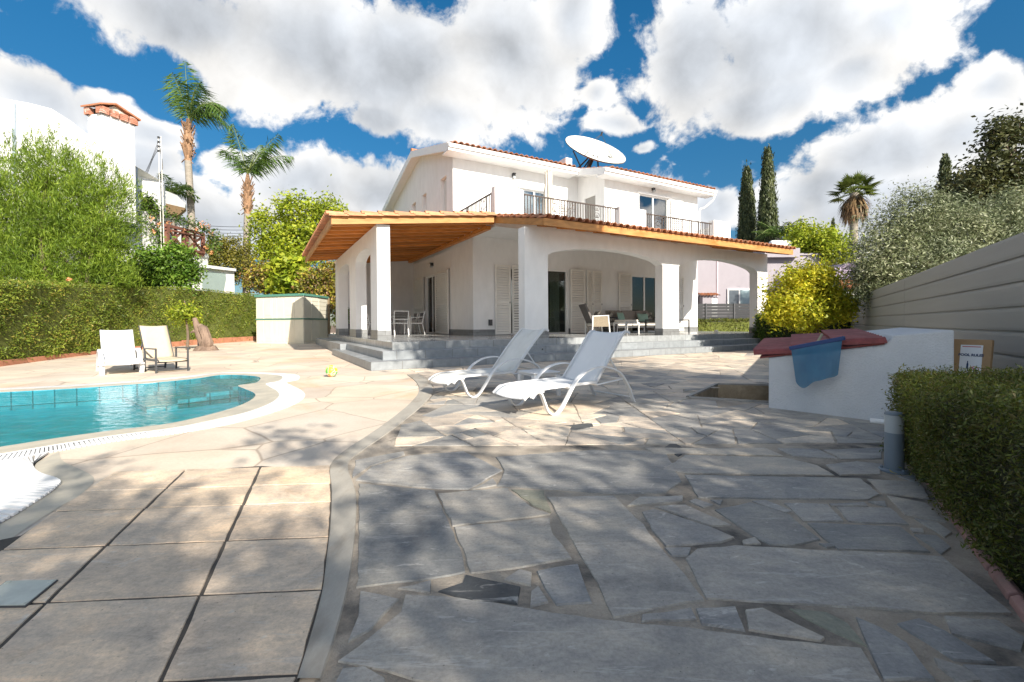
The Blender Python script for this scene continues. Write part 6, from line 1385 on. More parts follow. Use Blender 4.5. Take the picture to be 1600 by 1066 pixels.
# ------------------------------------------------------------------ neighbour on the left
def build_left_house():
    D = 17.5
    def DX(x):
        q = ((-200, 17.0), (140, 17.4), (210, 18.6), (260, 20.6), (310, 23.2), (380, 26.5))
        if x <= q[0][0]: return q[0][1]
        for (a, b), (c, d) in zip(q, q[1:]):
            if x <= c: return b + (d - b) * (x - a) / (c - a)
        return q[-1][1]
    t = thing('neighbour_house', 'white neighbouring house with tall chimney and wooden balcony', 'house', A(150, 470, D))
    pl = MT['plaster']
    def front(px, d, th, mat, nm, par=t, bev=0):
        pts = [A(x, y, DX(x) + d - D) for x, y in px]; n = len(pts); m = MB(); m.add(pts + [p + Vector((-.5 * th, th * .8, 0)) for p in pts], [tuple(range(n)), tuple(range(n, 2 * n))[::-1]] + [(i, n + i, n + (i + 1) % n, (i + 1) % n) for i in range(n)]); return m.build(nm, mat, par, world=True, bevel=bev)
    front([(-140, 480), (-140, 150), (-20, 150), (44, 161), (80, 170), (110, 189), (140, 212), (140, 480)], D, 5, pl, 'wall')
    # right part with the arched window
    arch = [(219 + 10.5 - 10.5 * math.cos(math.pi * i / 10), 318 - 11 * math.sin(math.pi * i / 10)) for i in range(11)]
    front([(140, 480), (140, 255), (210, 258), (214, 261), (240, 276), (257, 286), (258, 330), (241, 330), (240, 318)] + arch[::-1][1:] + [(219, 330), (205, 330), (205, 480)], D + .2, .25, pl, 'wall')
    front([(205, 330), (258, 330), (262, 480), (205, 480)], D + .2, .25, pl, 'wall'); front([(215, 300), (245, 300), (245, 332), (215, 332)], D + .46, .05, MT['room'], 'arched_window')
    front([(140, 480), (140, 250), (262, 300), (262, 480)], D + 1.4, 3.5, pl, 'wall')
    C0 = A(159, 177, 16.9); CR = A(210, 195.5, 17.92); CL = A(137.5, 179, 17.05); zt = C0.z; CR.z = CL.z = zt; CB = CR + CL - C0; zlow = A(159, 340, 16.9).z
    def ring(a, b, g, mat, nm, par, ins=0., bev=0.):
        q = [C0, CR, CB, CL]; cc = sum(q, Vector()) / 4; q = [w + (w - cc).normalized() * ins for w in q]; m = MB(); m.hexa([Vector((w.x, w.y, a)) for w in q], [Vector((w.x, w.y, b)) for w in q]); return m.build(nm, mat, par, world=True, bevel=bev)
    c = ring(zlow, zt, 0, pl, 'chimney', t); bk = surf('cap_brick', (.45, .2, .13), .85, .3, 12, 40, .5, .01, stain=(.62, .5, .44))
    ring(zt, zt + .27, 0, MT['dark'], 'flue', c, -.12)
    for p, q, ks in ((C0, CR, 4), (C0, CL, 2), (CL, CB, 3), (CR, CB, 2)):
        for k in range(ks):
            f = k / (ks - 1); w = p.lerp(q, .07 + .86 * f); d = (q - p).normalized() * .12; nrm = Vector((-d.y, d.x, 0)).normalized() * .09
            for r in range(4): m = MB(); z = zt + r * .066; m.hexa([w - d - nrm + Vector((0, 0, z - w.z)), w + d - nrm + Vector((0, 0, z - w.z)), w + d + nrm + Vector((0, 0, z - w.z)), w - d + nrm + Vector((0, 0, z - w.z))], [u + Vector((0, 0, z + .058 - w.z)) for u in (w - d - nrm, w + d - nrm, w + d + nrm, w - d + nrm)]); m.build('cap_bricks', bk, c, world=True)
    e = (CR - C0).normalized() * .14; g = (CL - C0).normalized() * .14; a0, b0 = C0 - e - g, CR + e - g; a1, b1 = CL - e + g, CB + e + g; r0, r1 = a0.lerp(b0, .38), a1.lerp(b1, .38); zz = zt + .27
    Z = lambda w, z: Vector((w.x, w.y, z)); m = MB(); lo = [Z(a0, zz - .01), Z(r0, zz + .20), Z(b0, zz - .06), Z(a1, zz - .01), Z(r1, zz + .20), Z(b1, zz - .06)]
    m.add(lo + [w + Vector((0, 0, .06)) for w in lo], [(0, 3, 4, 1), (1, 4, 5, 2), (6, 7, 10, 9), (7, 8, 11, 10), (0, 1, 7, 6), (1, 2, 8, 7), (3, 9, 10, 4), (4, 10, 11, 5), (0, 6, 9, 3), (2, 5, 11, 8)]); m.build('chimney_cap', MT['tile'], c, world=True)
    m = MB(); m.add([Z(C0.lerp(CR, .12), zz - .02), Z(C0.lerp(CR, .95), zz - .05), Z(C0.lerp(CR, .38), zz + .18)] + [Z(CL.lerp(CB, .12), zz - .02), Z(CL.lerp(CB, .95), zz - .05), Z(CL.lerp(CB, .38), zz + .18)], [(0, 1, 2), (3, 5, 4), (0, 3, 4, 1), (1, 4, 5, 2), (2, 5, 3, 0)]); m.build('gable_panel', MT['shed'], c, world=True)
    for x, ya, yb in ((22, 161, 300), (213, 262, 330)): p = MB(); p.tube([A(x, ya, DX(x) - .08), A(x, yb, DX(x) - .08)], .05, 8); p.build('downpipe', surf('grey_pipe', (.30, .36, .42), .5, .05), t, True, world=True)
    front([(259, 298), (276, 305), (290, 318), (289, 325), (259, 318)], D + .5, .7, pl, 'roof_canopy'); front([(259, 318), (290, 326), (276, 338), (259, 331)], D + .45, .6, MT['card'], 'canopy_soffit')
    front([(259, 330), (300, 345), (312, 350), (312, 400), (259, 400)], D + 3.8, .3, pl, 'wall')
    # lower terrace wall and garden room
    front([(240, 420), (240, 386), (325, 397), (325, 422), (325, 480), (240, 480)], D - .3, .6, pl, 'terrace_wall'); front([(303, 395), (326, 399), (326, 403), (303, 399)], D - .42, .5, pl, 'wall_coping')
    f = front([(310, 482), (310, 416), (366, 423), (367, 482)], D - 1.2, .5, pl, 'garden_room'); front([(316, 470), (316, 424), (357, 428), (357, 470)], D - 1.24, .03, surf('pale_blind', (.34, .42, .40), .3, .06, 1.5, 30, .05, .002, stretch=(12, 1, .3)), 'window_blind', f); front([(306, 417), (306, 412), (369, 420), (369, 424)], D - 1.4, .6, pl, 'garden_room_roof')
    # timber balcony with crossed braces
    bal = MB(); wd = MT.setdefault('balcony_wood', surf('weathered_balcony_wood', (.20, .085, .06), .8, .25, 6, 30, .4, .004))
    def B(a, b, w=.09): bal.bar(A(*a, DX(a[0]) - .5), A(*b, DX(b[0]) - .5), w * 1.25, w * 1.25, (0, 1, 0))
    B((258, 352), (318, 366), .10); B((258, 384), (318, 395), .09); B((258, 358), (318, 371), .06)
    for x, y0_, y1_ in ((261, 352, 386), (287, 358, 391), (291, 359, 391), (317, 365, 398)): B((x, y0_), (x, y1_), .11)
    for a, b in (((262, 357), (286, 388)), ((262, 383), (286, 361)), ((292, 363), (316, 393)), ((292, 389), (316, 370)), ((274, 358), (274, 388)), ((304, 364), (304, 393))): B(a, b, .06)
    bal.build('balcony_rail', wd, t, world=True); front([(256, 386), (319, 397), (319, 401), (256, 391)], D - .5, .8, wd, 'balcony_deck')
build_left_house()
def build_pole():
    D = 20.0; t = thing('utility_pole', 'slim metal utility pole with insulators beside the neighbour house', 'utility pole', A(250, 400, D))
    m = MB()
    for x in (-.06, .06): a, b = A(255, 420, D), A(249.5, 213, D); m.tube([a + Vector((x, 0, 0)), b + Vector((x, 0, 0))], .018, 6)
    m.build('mast', MT['dish'], t, world=True); m = MB()
    for y in (215, 222, 229, 236): p = A(247.5, y, D); m.lathe([(.02, -.05), (.055, -.03), (.03, 0), (.055, .03), (.02, .05)], (p.x, p.y, p.z), 8); m.bar(p, A(251, y, D), .03, .02)
    m.build('insulator', MT['dark_metal'], t, world=True)
    m = MB()
    for k in range(3): m.tube(catmull([A(247, 222 + 6 * k, D), A(237 + k, 248, D), A(226 + k * 2, 272, D + .3)], 4), .011, 4)
    m.tube(catmull([A(250, 232, D), A(254, 262, D), A(247, 276, D), A(253, 285, D)], 5), .014, 5); m.build('cable', MT['cable'], t, world=True)
    for k in range(4):
        m = MB(); m.tube(catmull([A(310, 352 + 3.2 * k * 1.6, 30), A(360, 354.5 + 3.2 * k * 1.6, 33), A(440, 354 + k * 5, 36)], 6), .016, 4); o = m.build('power_line', MT['cable'], None); tag(o, ['thin power line behind the palms, topmost of four', 'thin power line behind the palms, second from top', 'thin power line behind the palms, third from top', 'thin power line behind the palms, lowest of four'][k], 'power line', 'power lines behind the palm trunks')
build_pole()
# ------------------------------------------------------------------ planting on the left
def blobs_px(D, lst, zs=1.0, dy=.8):
    """(px, py, rx px, ry px[, depth offset]) -> ellipsoids at depth D"""
    out = []
    for b in lst:
        d = D + (b[4] if len(b) > 4 else 0); c = A(b[0], b[1], d); s = d / FPX; out.append((c.x, c.y, c.z, b[2] * s, max(b[2], b[3]) * s * dy, b[3] * s))
    return out
def build_left_plants():
    # big feathery shrub
    D = 14.4; bl = blobs_px(D, [(20, 300, 70, 70), (75, 265, 60, 48), (120, 300, 65, 60), (165, 318, 50, 52), (60, 340, 80, 50), (130, 355, 75, 42), (180, 365, 42, 40), (30, 390, 60, 40), (100, 400, 85, 38), (-40, 330, 60, 90), (175, 400, 35, 30), (40, 428, 60, 24), (120, 432, 70, 20), (180, 428, 38, 20), (-20, 420, 60, 30)], dy=.6)
    t = thing('feathery_shrub', 'huge feathery bright green shrub spilling over the tall hedge', 'shrub', (bl[3][0], D + .4, 0)); m = MB(); b0 = Vector((bl[2][0], D + .3, 0))
    for b in bl: limb_tube(m, b0, Vector(b[:3]), .09, .03, .1)
    m.build('trunk', MT['bark'], t, world=True)
    P, Nn = clumps(bl, 1150, 82, .16, .35); up_ = np.array([.1, 0, .9])
    leaf_mesh('crown', P, .15, LM['feather'], t, nrm=RNG.normal(size=P.shape), axis=Nn * .5 + up_, aspect=.12, wild=.55)
    # upright wisps on top
    W_ = []
    for b in bl[:5]:
        for _ in range(26):
            a = random.uniform(-1, 1); base = np.array([b[0] + b[3] * a, b[1] + random.uniform(-.5, .5), b[2] + b[5] * math.sqrt(1 - a * a) * .9]); L = random.uniform(.2, .6); dr = np.array([random.gauss(.1, .25), random.gauss(0, .2), 1.])
            for k in range(34): f = random.random(); W_.append(base + dr * L * f + RNG.normal(0, .055 * (1.1 - f), 3))
    leaf_mesh('wisps', np.array(W_), .13, LM['feather'], t, axis=np.tile(up_, (len(W_), 1)), aspect=.11, wild=.5)
    # the rest of the left border
    broad_tree('round_bush', 'round bright green bush between feathery shrub and garden room', 'bush', A(252, 470, 18.2), blobs_px(18.2, [(232, 420, 36, 34), (270, 412, 36, 32), (292, 430, 22, 22), (215, 440, 25, 22)], dy=.7), 420, 30, .15, .13, LM['bush'], .06)
    D = 18.6; t = thing('trumpet_vine', 'dark vine with orange trumpet flowers over the wooden balcony', 'vine', A(230, 460, D)); m = MB(); paths = [[(205, 335), (228, 322), (262, 336), (300, 350), (332, 366), (336, 388)], [(200, 345), (225, 352), (248, 362), (262, 378)], [(196, 330), (214, 305), (228, 312), (240, 330)]]
    P = []; Fp = []
    for pa, sp_ in zip(paths, (7, 12, 9)):
        c = catmull([A(x, y, D + .2 + .028 * (x - 200)) for x, y in pa], 8); m.tube(c, .018, 5)
        for q in c:
            for _ in range(34): P.append((q.x + random.gauss(0, .16), q.y + random.gauss(0, .2), q.z + random.gauss(-.04, .17) * sp_ / 8))
    for (x, y, r, k) in ((236, 342, 7, 26), (248, 350, 6, 22), (262, 348, 6, 22), (265, 358, 5, 18), (288, 360, 6, 18), (306, 358, 6, 20), (316, 350, 8, 30), (326, 355, 8, 30), (330, 365, 6, 18), (215, 370, 8, 30), (240, 362, 5, 12), (322, 388, 6, 16), (331, 394, 5, 12), (108, 437, 5, 16), (213, 403, 5, 10), (236, 400, 4, 8), (205, 415, 5, 10)):
        dd = D + .0 + .028 * (x - 200) if x > 150 else 13.2
        fl_ = [tuple(A(x + random.gauss(0, r * .32), y + random.gauss(0, r * .3), dd + random.uniform(-.1, .05))) for _ in range(int(k * .8))]; leaf_mesh('flower_cluster', np.array(fl_), .095, LM['orange'], t, aspect=.55)
    m.build('stem', MT['bark'], t, world=True); leaf_mesh('leaves', np.array(P), .105, LM['vine'], t, aspect=.6)
    broad_tree('clipped_olive_shrub', 'rounded olive green shrub between garden room and right palm', 'shrub', A(352, 470, 25.5), blobs_px(25.5, [(335, 395, 24, 24), (362, 390, 26, 22), (352, 415, 36, 26), (380, 410, 18, 26)], dy=.8), 420, 26, .15, .12, LM['olivebrown'], .08)
    broad_tree('flame_tree', 'tall airy yellow-green tree behind the left corner of the pergola', 'tree', A(455, 470, 27), blobs_px(27, [(425, 352, 34, 26), (468, 335, 42, 24), (512, 330, 28, 18), (445, 378, 44, 24), (490, 365, 36, 26), (420, 395, 28, 18), (524, 352, 16, 16), (470, 400, 45, 16)], dy=.9), 330, 42, .26, .20, LM['yellowgreen'], .16, fork=A(460, 420, 27))
    broad_tree('croton_bush', 'pale cream-flowered bush behind the shed, left of the papaya', 'bush', A(415, 470, 24), blobs_px(24, [(405, 435, 22, 22), (428, 440, 18, 20)]), 190, 30, .17, .15, LM['croton'], .05)
    D = 23; broad_tree('papaya_bush', 'bright yellow-green big-leaved bush above the shed roof', 'bush', A(455, 470, D), blobs_px(D, [(452, 420, 24, 14), (462, 440, 30, 18), (440, 445, 16, 12)]), 130, 20, .20, .30, LM['yellowgreen'], .05, aspect=.7)
    broad_tree('flowering_bush', 'multicoloured yellow and pink bush between shed and arcade', 'bush', A(500, 480, 22.5), blobs_px(22.5, [(490, 445, 26, 24), (515, 440, 22, 30), (505, 470, 26, 22)]), 260, 32, .17, .15, LM['croton'], .05)
    broad_tree('garden_bush', 'leafy green and yellow bush seen through the arcade openings', 'bush', A(560, 500, 24), blobs_px(24, [(555, 450, 28, 40), (585, 470, 24, 40), (545, 490, 26, 26), (570, 420, 20, 26)]), 380, 34, .18, .15, LM['yellowgreen'], .07)
build_left_plants()

def frond_quads(base, d, L, droop, leaf, n, width=.035, hang=.5, twist=.0):
    """feather palm frond: arched rachis with paired leaflets; returns leaflets and rachis points"""
    d = Vector(d).normalized(); base = Vector(base); sd = d.cross(Vector((0, 0, 1))); sd = sd.normalized() if sd.length > .05 else Vector((1, 0, 0)); out = []; pts = []
    for i in range(n + 1):
        f = i / n; p = base + d * L * f + Vector((0, 0, -droop * L * f ** 2.1)); pts.append(p)
    for i in range(2, n + 1):
        f = i / n; p = pts[i]; tg = (pts[i] - pts[i - 1]).normalized(); ll = leaf * (math.sin(math.pi * min(1, f * .88 + .12)) ** .6) * random.uniform(.8, 1.1)
        for s in (-1, 1):
            dr = (sd * s * .75 + tg * .55 + Vector((random.gauss(0, .1), random.gauss(0, .1), -hang + random.gauss(.1, .22)))).normalized(); e = p + dr * ll + Vector((0, 0, -hang * ll * .35)); mid = p.lerp(e, .45) + Vector((0, 0, ll * .07)); w = tg * width * .5
            out.append([p, mid + w, e, mid - w])
    return out, pts
def queen_palm(label, px_top, D, trunk_px, boots, fr, tr=.13):
    base = A(trunk_px[0], 480, D); t = thing('queen_palm', label, 'palm tree', (base.x, base.y, 0), 0, 'tall feather palms on the left'); c = A(px_top[0], px_top[1], D)
    m = MB(); b0 = A(boots[0], boots[2], D); pts = catmull([Vector((base.x, base.y, 0)), A(trunk_px[0], 420, D), b0], 8); m.tube(pts, [tr * 1.1 - .1 * tr * i / len(pts) for i in range(len(pts))], 12); m.build('trunk', MT['palm_bark'], t, True, world=True)
    m = MB(); b1 = A(boots[0], boots[1], D); n = 70
    m.tube([b0, b0.lerp(b1, .5), b1, c], [tr * 1.0, tr * 1.25, tr * .8, tr * .4], 10)
    for i in range(n):
        f = i / n; p = b0.lerp(b1, f); a = i * 2.4; o = Vector((math.cos(a), math.sin(a), 0)); r = tr * (1.1 + .35 * math.sin(math.pi * f)); L = random.uniform(.25, .5) * boots[3]
        m.bar(p + o * r * .8, p + o * (r + random.uniform(.05, .16)) + Vector((0, 0, L * random.choice((1, 1, .8, -.5)))), random.uniform(.05, .10), .02, o)
    m.build('dry_boots', MT['boots'], t, world=True)
    m = MB(); m.tube([b1, c], [tr * .7, tr * .35], 9); m.build('crownshaft', surf('green_crownshaft', (.16, .20, .06), .6, .2), t, True, world=True)
    q = []; ra = MB()
    for (dx, dz, dy, L, dr, lf) in fr:
        a, b = frond_quads(c, (dx, dy, dz), L * D / 21.2, dr, lf * D / 21.2, 46, .055, .62); q += a; ra.tube(b, [.03 * (1 - i / len(b)) + .006 for i in range(len(b))], 5)
    quads_mesh('fronds', [[tuple(v) for v in w] for w in q], LM['palm'], t); ra.build('frond_stems', MT['bush_stem'], t, world=True)
MT['bush_stem'] = surf('green_stem', (.15, .19, .05), .6, .2)
queen_palm('taller feather palm, leftmost of the two, crown swept right', (295, 186), 25, (303, 420), (294, 194, 252, 1.0),
  [(-.05, 1, 0, 2.9, .06, .95), (.12, 1, .1, 2.9, .35, 1.0), (.55, .95, .2, 3.0, .62, 1.05), (.75, .85, -.2, 3.0, .78, 1.05), (.4, 1., -.3, 2.8, .45, 1.0), (-.28, 1, .2, 2.3, .22, .9), (.9, .75, .1, 2.6, .85, .9), (-.1, 1, -.3, 2.5, .25, 1.0), (.25, 1, .4, 2.9, .5, 1.0)], .17)
queen_palm('shorter feather palm, nearer the villa, with forked fronds', (387, 272), 27, (385, 430), (387, 284, 335, .9),
  [(-.30, 1, .1, 2.9, .10, .85), (-.15, 1, -.2, 2.6, .15, .85), (.55, .95, 0, 3.0, .25, .95), (.75, .85, .2, 2.9, .40, .95), (.35, 1, .3, 2.6, .25, .9), (-.5, .85, 0, 2.2, .35, .9), (.1, 1, .3, 2.3, .25, .9), (-.22, .9, .4, 2.4, .5, .9), (.5, .8, -.3, 2.4, .5, .9)], .19)
def loose_palm(name, label, px, D, n, L, leaf, base_px, up_=.5, seed=3, wid=.06, group=None):
    rs = random.Random(seed); base = A(px[0], base_px, D); t = thing(name, label, 'palm tree', (base.x, base.y, 0), 0, group); c = A(px[0], px[1], D); m = MB(); m.tube([Vector((base.x, base.y, 0)), c], [.2, .16], 9); m.build('trunk', MT['palm_bark'], t, True, world=True); q = []; ra = MB()
    for i in range(n):
        a = i * 2.4 + rs.uniform(-.3, .3); e = rs.uniform(.1, 1.0); a_, b_ = frond_quads(c, (math.cos(a), math.sin(a), up_ + e), L * rs.uniform(.8, 1.1), rs.uniform(.25, .7), leaf, 26, wid, .3); q += a_; ra.tube(b_, .02, 4)
    quads_mesh('fronds', [[tuple(v) for v in w] for w in q], LM['palm'], t); ra.build('frond_stems', MT['bush_stem'], t, world=True)
loose_palm('feather_palm', 'dark drooping palm showing just behind the neighbour balcony roof', (268, 303), 24, 14, 1.6, .55, 440, .3, 5)

# ------------------------------------------------------------------ planting and houses on the right
def cypress(label, px, top, D, w, seed):
    base = A(px, 500, D); c0 = Vector((base.x, base.y, 0)); zt = A(px, top, D).z; r = w * D / FPX / 2; t = thing('cypress_tree', label, 'cypress', c0, 0, 'cypresses behind the villa'); g = np.random.default_rng(seed)
    m = MB(); m.tube([c0, c0 + Vector((0, 0, zt * .6))], [.18, .05], 8); m.build('trunk', MT['bark'], t, world=True)
    prof = lambda f: r * np.minimum(1, (1 - f) ** .62 * 1.12) * np.clip(.55 + f * 3, 0, 1)
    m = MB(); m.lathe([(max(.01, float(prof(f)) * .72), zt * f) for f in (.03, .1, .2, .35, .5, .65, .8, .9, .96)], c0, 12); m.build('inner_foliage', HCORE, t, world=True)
    n = 900; f = g.uniform(.02, .995, n) ** .9; a = g.uniform(0, 6.283, n); rr = prof(f) * (.84 + .10 * np.sin(a * 5 + f * 40) + g.uniform(-.07, .12, n)); cc = np.stack([c0.x + np.cos(a) * rr, c0.y + np.sin(a) * rr, zt * f], 1); Nn = np.repeat(np.stack([np.cos(a), np.sin(a), 0 * a], 1), 26, 0)
    P = np.repeat(cc, 26, 0) + g.normal(size=(n * 26, 3)) * np.array([.07, .07, .17]) * (w / 30); leaf_mesh('crown', P, .20 * w / 34, LM['cypress'], t, nrm=Nn, axis=np.tile([0, 0, 1.], (len(P), 1)) + Nn * .3, aspect=.34, wild=.5)
cypress('shorter dark cypress, left of the pair beyond the villa roof', 1167, 266, 35, 41, 1); cypress('taller slim cypress, right of the pair beyond the villa roof', 1199, 237, 33, 41, 2)
cypress('small cypress tip just left of the fan palm trunk', 1301, 343, 40, 18, 3); cypress('small cypress showing above the olive tree', 1475, 250, 24, 30, 4)
def fan_palm():
    D = 27; base = A(1333, 490, D); t = thing('fan_palm', 'fan palm with shaggy skirt of dead fronds above the olive tree', 'palm tree', (base.x, base.y, 0)); c = A(1335, 302, D); m = MB(); m.tube([Vector((base.x, base.y, 0)), A(1333, 400, D), c], [.22, .2, .24], 10); m.build('trunk', MT['palm_bark'], t, True, world=True); q = []; dq = []; st = MB()
    for i in range(40):
        a = i * 2.399; el = random.uniform(-.25, 1.25); d = Vector((math.cos(a) * math.cos(el), math.sin(a) * math.cos(el), math.sin(el))); L = random.uniform(.6, .9); h = c + d * L; st.tube([c, h], .015, 4); s = d.cross(Vector((0, 0, 1))).normalized(); u = s.cross(d)
        for k in range(17):
            b = (k / 16 - .5) * 3.3; dr = (d * math.cos(b) + s * math.sin(b)); ll = random.uniform(.55, .75) * (1 - .12 * abs(b)); e = h + dr * ll + Vector((0, 0, -.16 * ll * (1 + abs(b)))); n = d * math.sin(b) * -1 + s * math.cos(b); mid = h.lerp(e, .5) + u * .03; q.append([h, mid + n * .035, e, mid - n * .035])
    for i in range(420):
        a = random.uniform(0, 6.283); f = random.random(); p = c + Vector((math.cos(a) * .25, math.sin(a) * .25, -.1 - 1.6 * f * .5)); o = Vector((math.cos(a), math.sin(a), 0)); e = p + o * random.uniform(.25, .75) * (1 - f * .4) + Vector((0, 0, -random.uniform(.5, 1.3))); s = Vector((-o.y, o.x, 0)) * .05; mid = p.lerp(e, .5) + o * .1; dq.append([p, mid + s, e, mid - s])
    quads_mesh('fan_blades', [[tuple(v) for v in w] for w in q], LM['fan'], t); quads_mesh('dead_skirt', [[tuple(v) for v in w] for w in dq], MT['dead_frond'], t); st.build('leaf_stalks', MT['bush_stem'], t, world=True)
fan_palm()
def build_right_plants():
    loose_palm('feather_palm', 'feather palm directly right of the taller cypress', (1218, 372), 31, 20, 2.3, .5, 490, .5, 8, group='palms behind the water tank')
    loose_palm('feather_palm', 'feather palm above and right of the white water tank', (1258, 388), 29, 16, 2.2, .5, 490, .45, 9, group='palms behind the water tank')
    broad_tree('acacia_tree', 'yellow-green tree left of the fan palm, nearer the tank', 'tree', A(1262, 480, 26), blobs_px(26, [(1255, 372, 24, 22), (1270, 395, 24, 18), (1245, 395, 16, 14)]), 170, 40, .24, .16, LM['yellowgreen'], .12)
    broad_tree('acacia_tree', 'brighter yellow-green tree directly left of the fan palm trunk', 'tree', A(1300, 480, 25), blobs_px(25, [(1295, 380, 24, 18), (1305, 398, 26, 14), (1318, 392, 14, 12)]), 180, 40, .22, .16, LM['yellowgreen'], .12)
    broad_tree('lemon_tree', 'bright yellow-leaved small lemon tree beside the right veranda column', 'tree', A(1276, 553, 12.0), blobs_px(12.0, [(1262, 445, 40, 32), (1228, 464, 31, 31), (1298, 470, 31, 28), (1256, 488, 50, 26), (1284, 440, 22, 22), (1213, 488, 18, 17), (1316, 478, 14, 22), (1242, 432, 18, 18)], dy=.95), 640, 24, .115, .105, LM['lemon'], .055, fork=A(1278, 515, 12.0), aspect=.42)
    broad_tree('olive_tree', 'large silvery olive tree leaning over the grey fence', 'tree', A(1450, 560, 11.0), blobs_px(11.0, [(1385, 395, 55, 60), (1425, 345, 50, 50), (1475, 360, 60, 50), (1530, 375, 60, 50), (1580, 350, 45, 50), (1370, 430, 45, 40), (1450, 410, 80, 50), (1540, 420, 60, 40), (1620, 400, 50, 50), (1400, 450, 50, 25)], dy=.8), 1300, 60, .15, .085, LM['olive'], .16, aspect=.26, fork=A(1455, 500, 11.0), shell=.45)
    D = 17; broad_tree('dark_conifer', 'dark loose-limbed conifer at the upper right edge', 'tree', A(1575, 520, D), blobs_px(D, [(1570, 225, 30, 24), (1540, 262, 28, 14), (1590, 260, 34, 26), (1515, 285, 22, 12), (1560, 290, 36, 16), (1545, 330, 44, 22), (1600, 310, 40, 40), (1580, 350, 50, 22), (1525, 318, 24, 12), (1552, 205, 14, 10), (1592, 195, 16, 10)], dy=1.0), 330, 40, .20, .17, LM['pine'], .2, fork=A(1580, 330, D), shell=.3)
    broad_tree('dark_conifer', 'low dark conifer left of the tall one, beside the small cypress', 'tree', A(1500, 520, 19), blobs_px(19, [(1500, 290, 22, 16), (1510, 320, 36, 20), (1480, 312, 16, 14)]), 110, 36, .2, .16, LM['pine'], .14)
    broad_tree('undergrowth_shrub', 'dark shrub under the olive tree at the far end of the fence', 'shrub', A(1372, 520, 13.5), blobs_px(13.5, [(1365, 470, 40, 22), (1400, 465, 40, 20)]), 170, 30, .14, .10, LM['vine'], .05)
    t = thing('low_hedge', 'low clipped hedge in front of the dark slat fence beside the villa', 'hedge', A(1135, 510, 20)); a, b = A(1060, 520, 20), A(1215, 519, 20.6); a.z = b.z = 0; z1 = A(1130, 500, 20).z; bk = Vector((.1, .9, 0)); pl = [a, b, b + bk, a + bk]
    core(pl, z1 - .03, .06, 'inner_twigs', t, HCORE_L); hedge_surface(pl, z1, 12000, .08, LM['hedge_near'], 'leaves', t, wob=.05, fuzz=.03)
    t = thing('dark_hedge', 'dark shaded hedge behind the lemon tree trunk', 'hedge', A(1270, 530, 14.5)); a, b = A(1196, 540, 14.6), A(1345, 538, 15.4); a.z = b.z = 0; z1 = A(1270, 492, 14.8).z; bk = Vector((.2, 1.0, 0)); pl = [a, b, b + bk, a + bk]
    core(pl, z1 - .03, .06, 'inner_twigs', t, HCORE); hedge_surface(pl, z1, 14000, .08, LM['vine'], 'leaves', t, wob=.07, fuzz=.04)
    D = 21.3; t = thing('slat_fence', 'dark grey slat fence seen through the right veranda arch', 'fence', A(1135, 505, D)); a, b = A(1040, 505, D), A(1330, 505, D + 1.4); 
    m = MB(); z1 = A(1135, 474, D).z
    for k in range(8): m.bar(Vector((a.x, a.y, z1 - .07 - k * .15)), Vector((b.x, b.y, z1 - .07 - k * .15)), .03, .138)
    m.build('slat_panel', MT['fence_dark'], t, world=True)
    for x in (1060, 1103, 1147, 1192, 1250, 1310): p = A(x, 480, D - .05 + (x - 1040) / 290 * 1.4); m = MB(); m.bar(Vector((p.x, p.y, 0)), Vector((p.x, p.y, z1 + .01)), .07, .06); m.build('post', surf('post_grey', (.07, .073, .08), .5, .08), t, world=True)
build_right_plants()
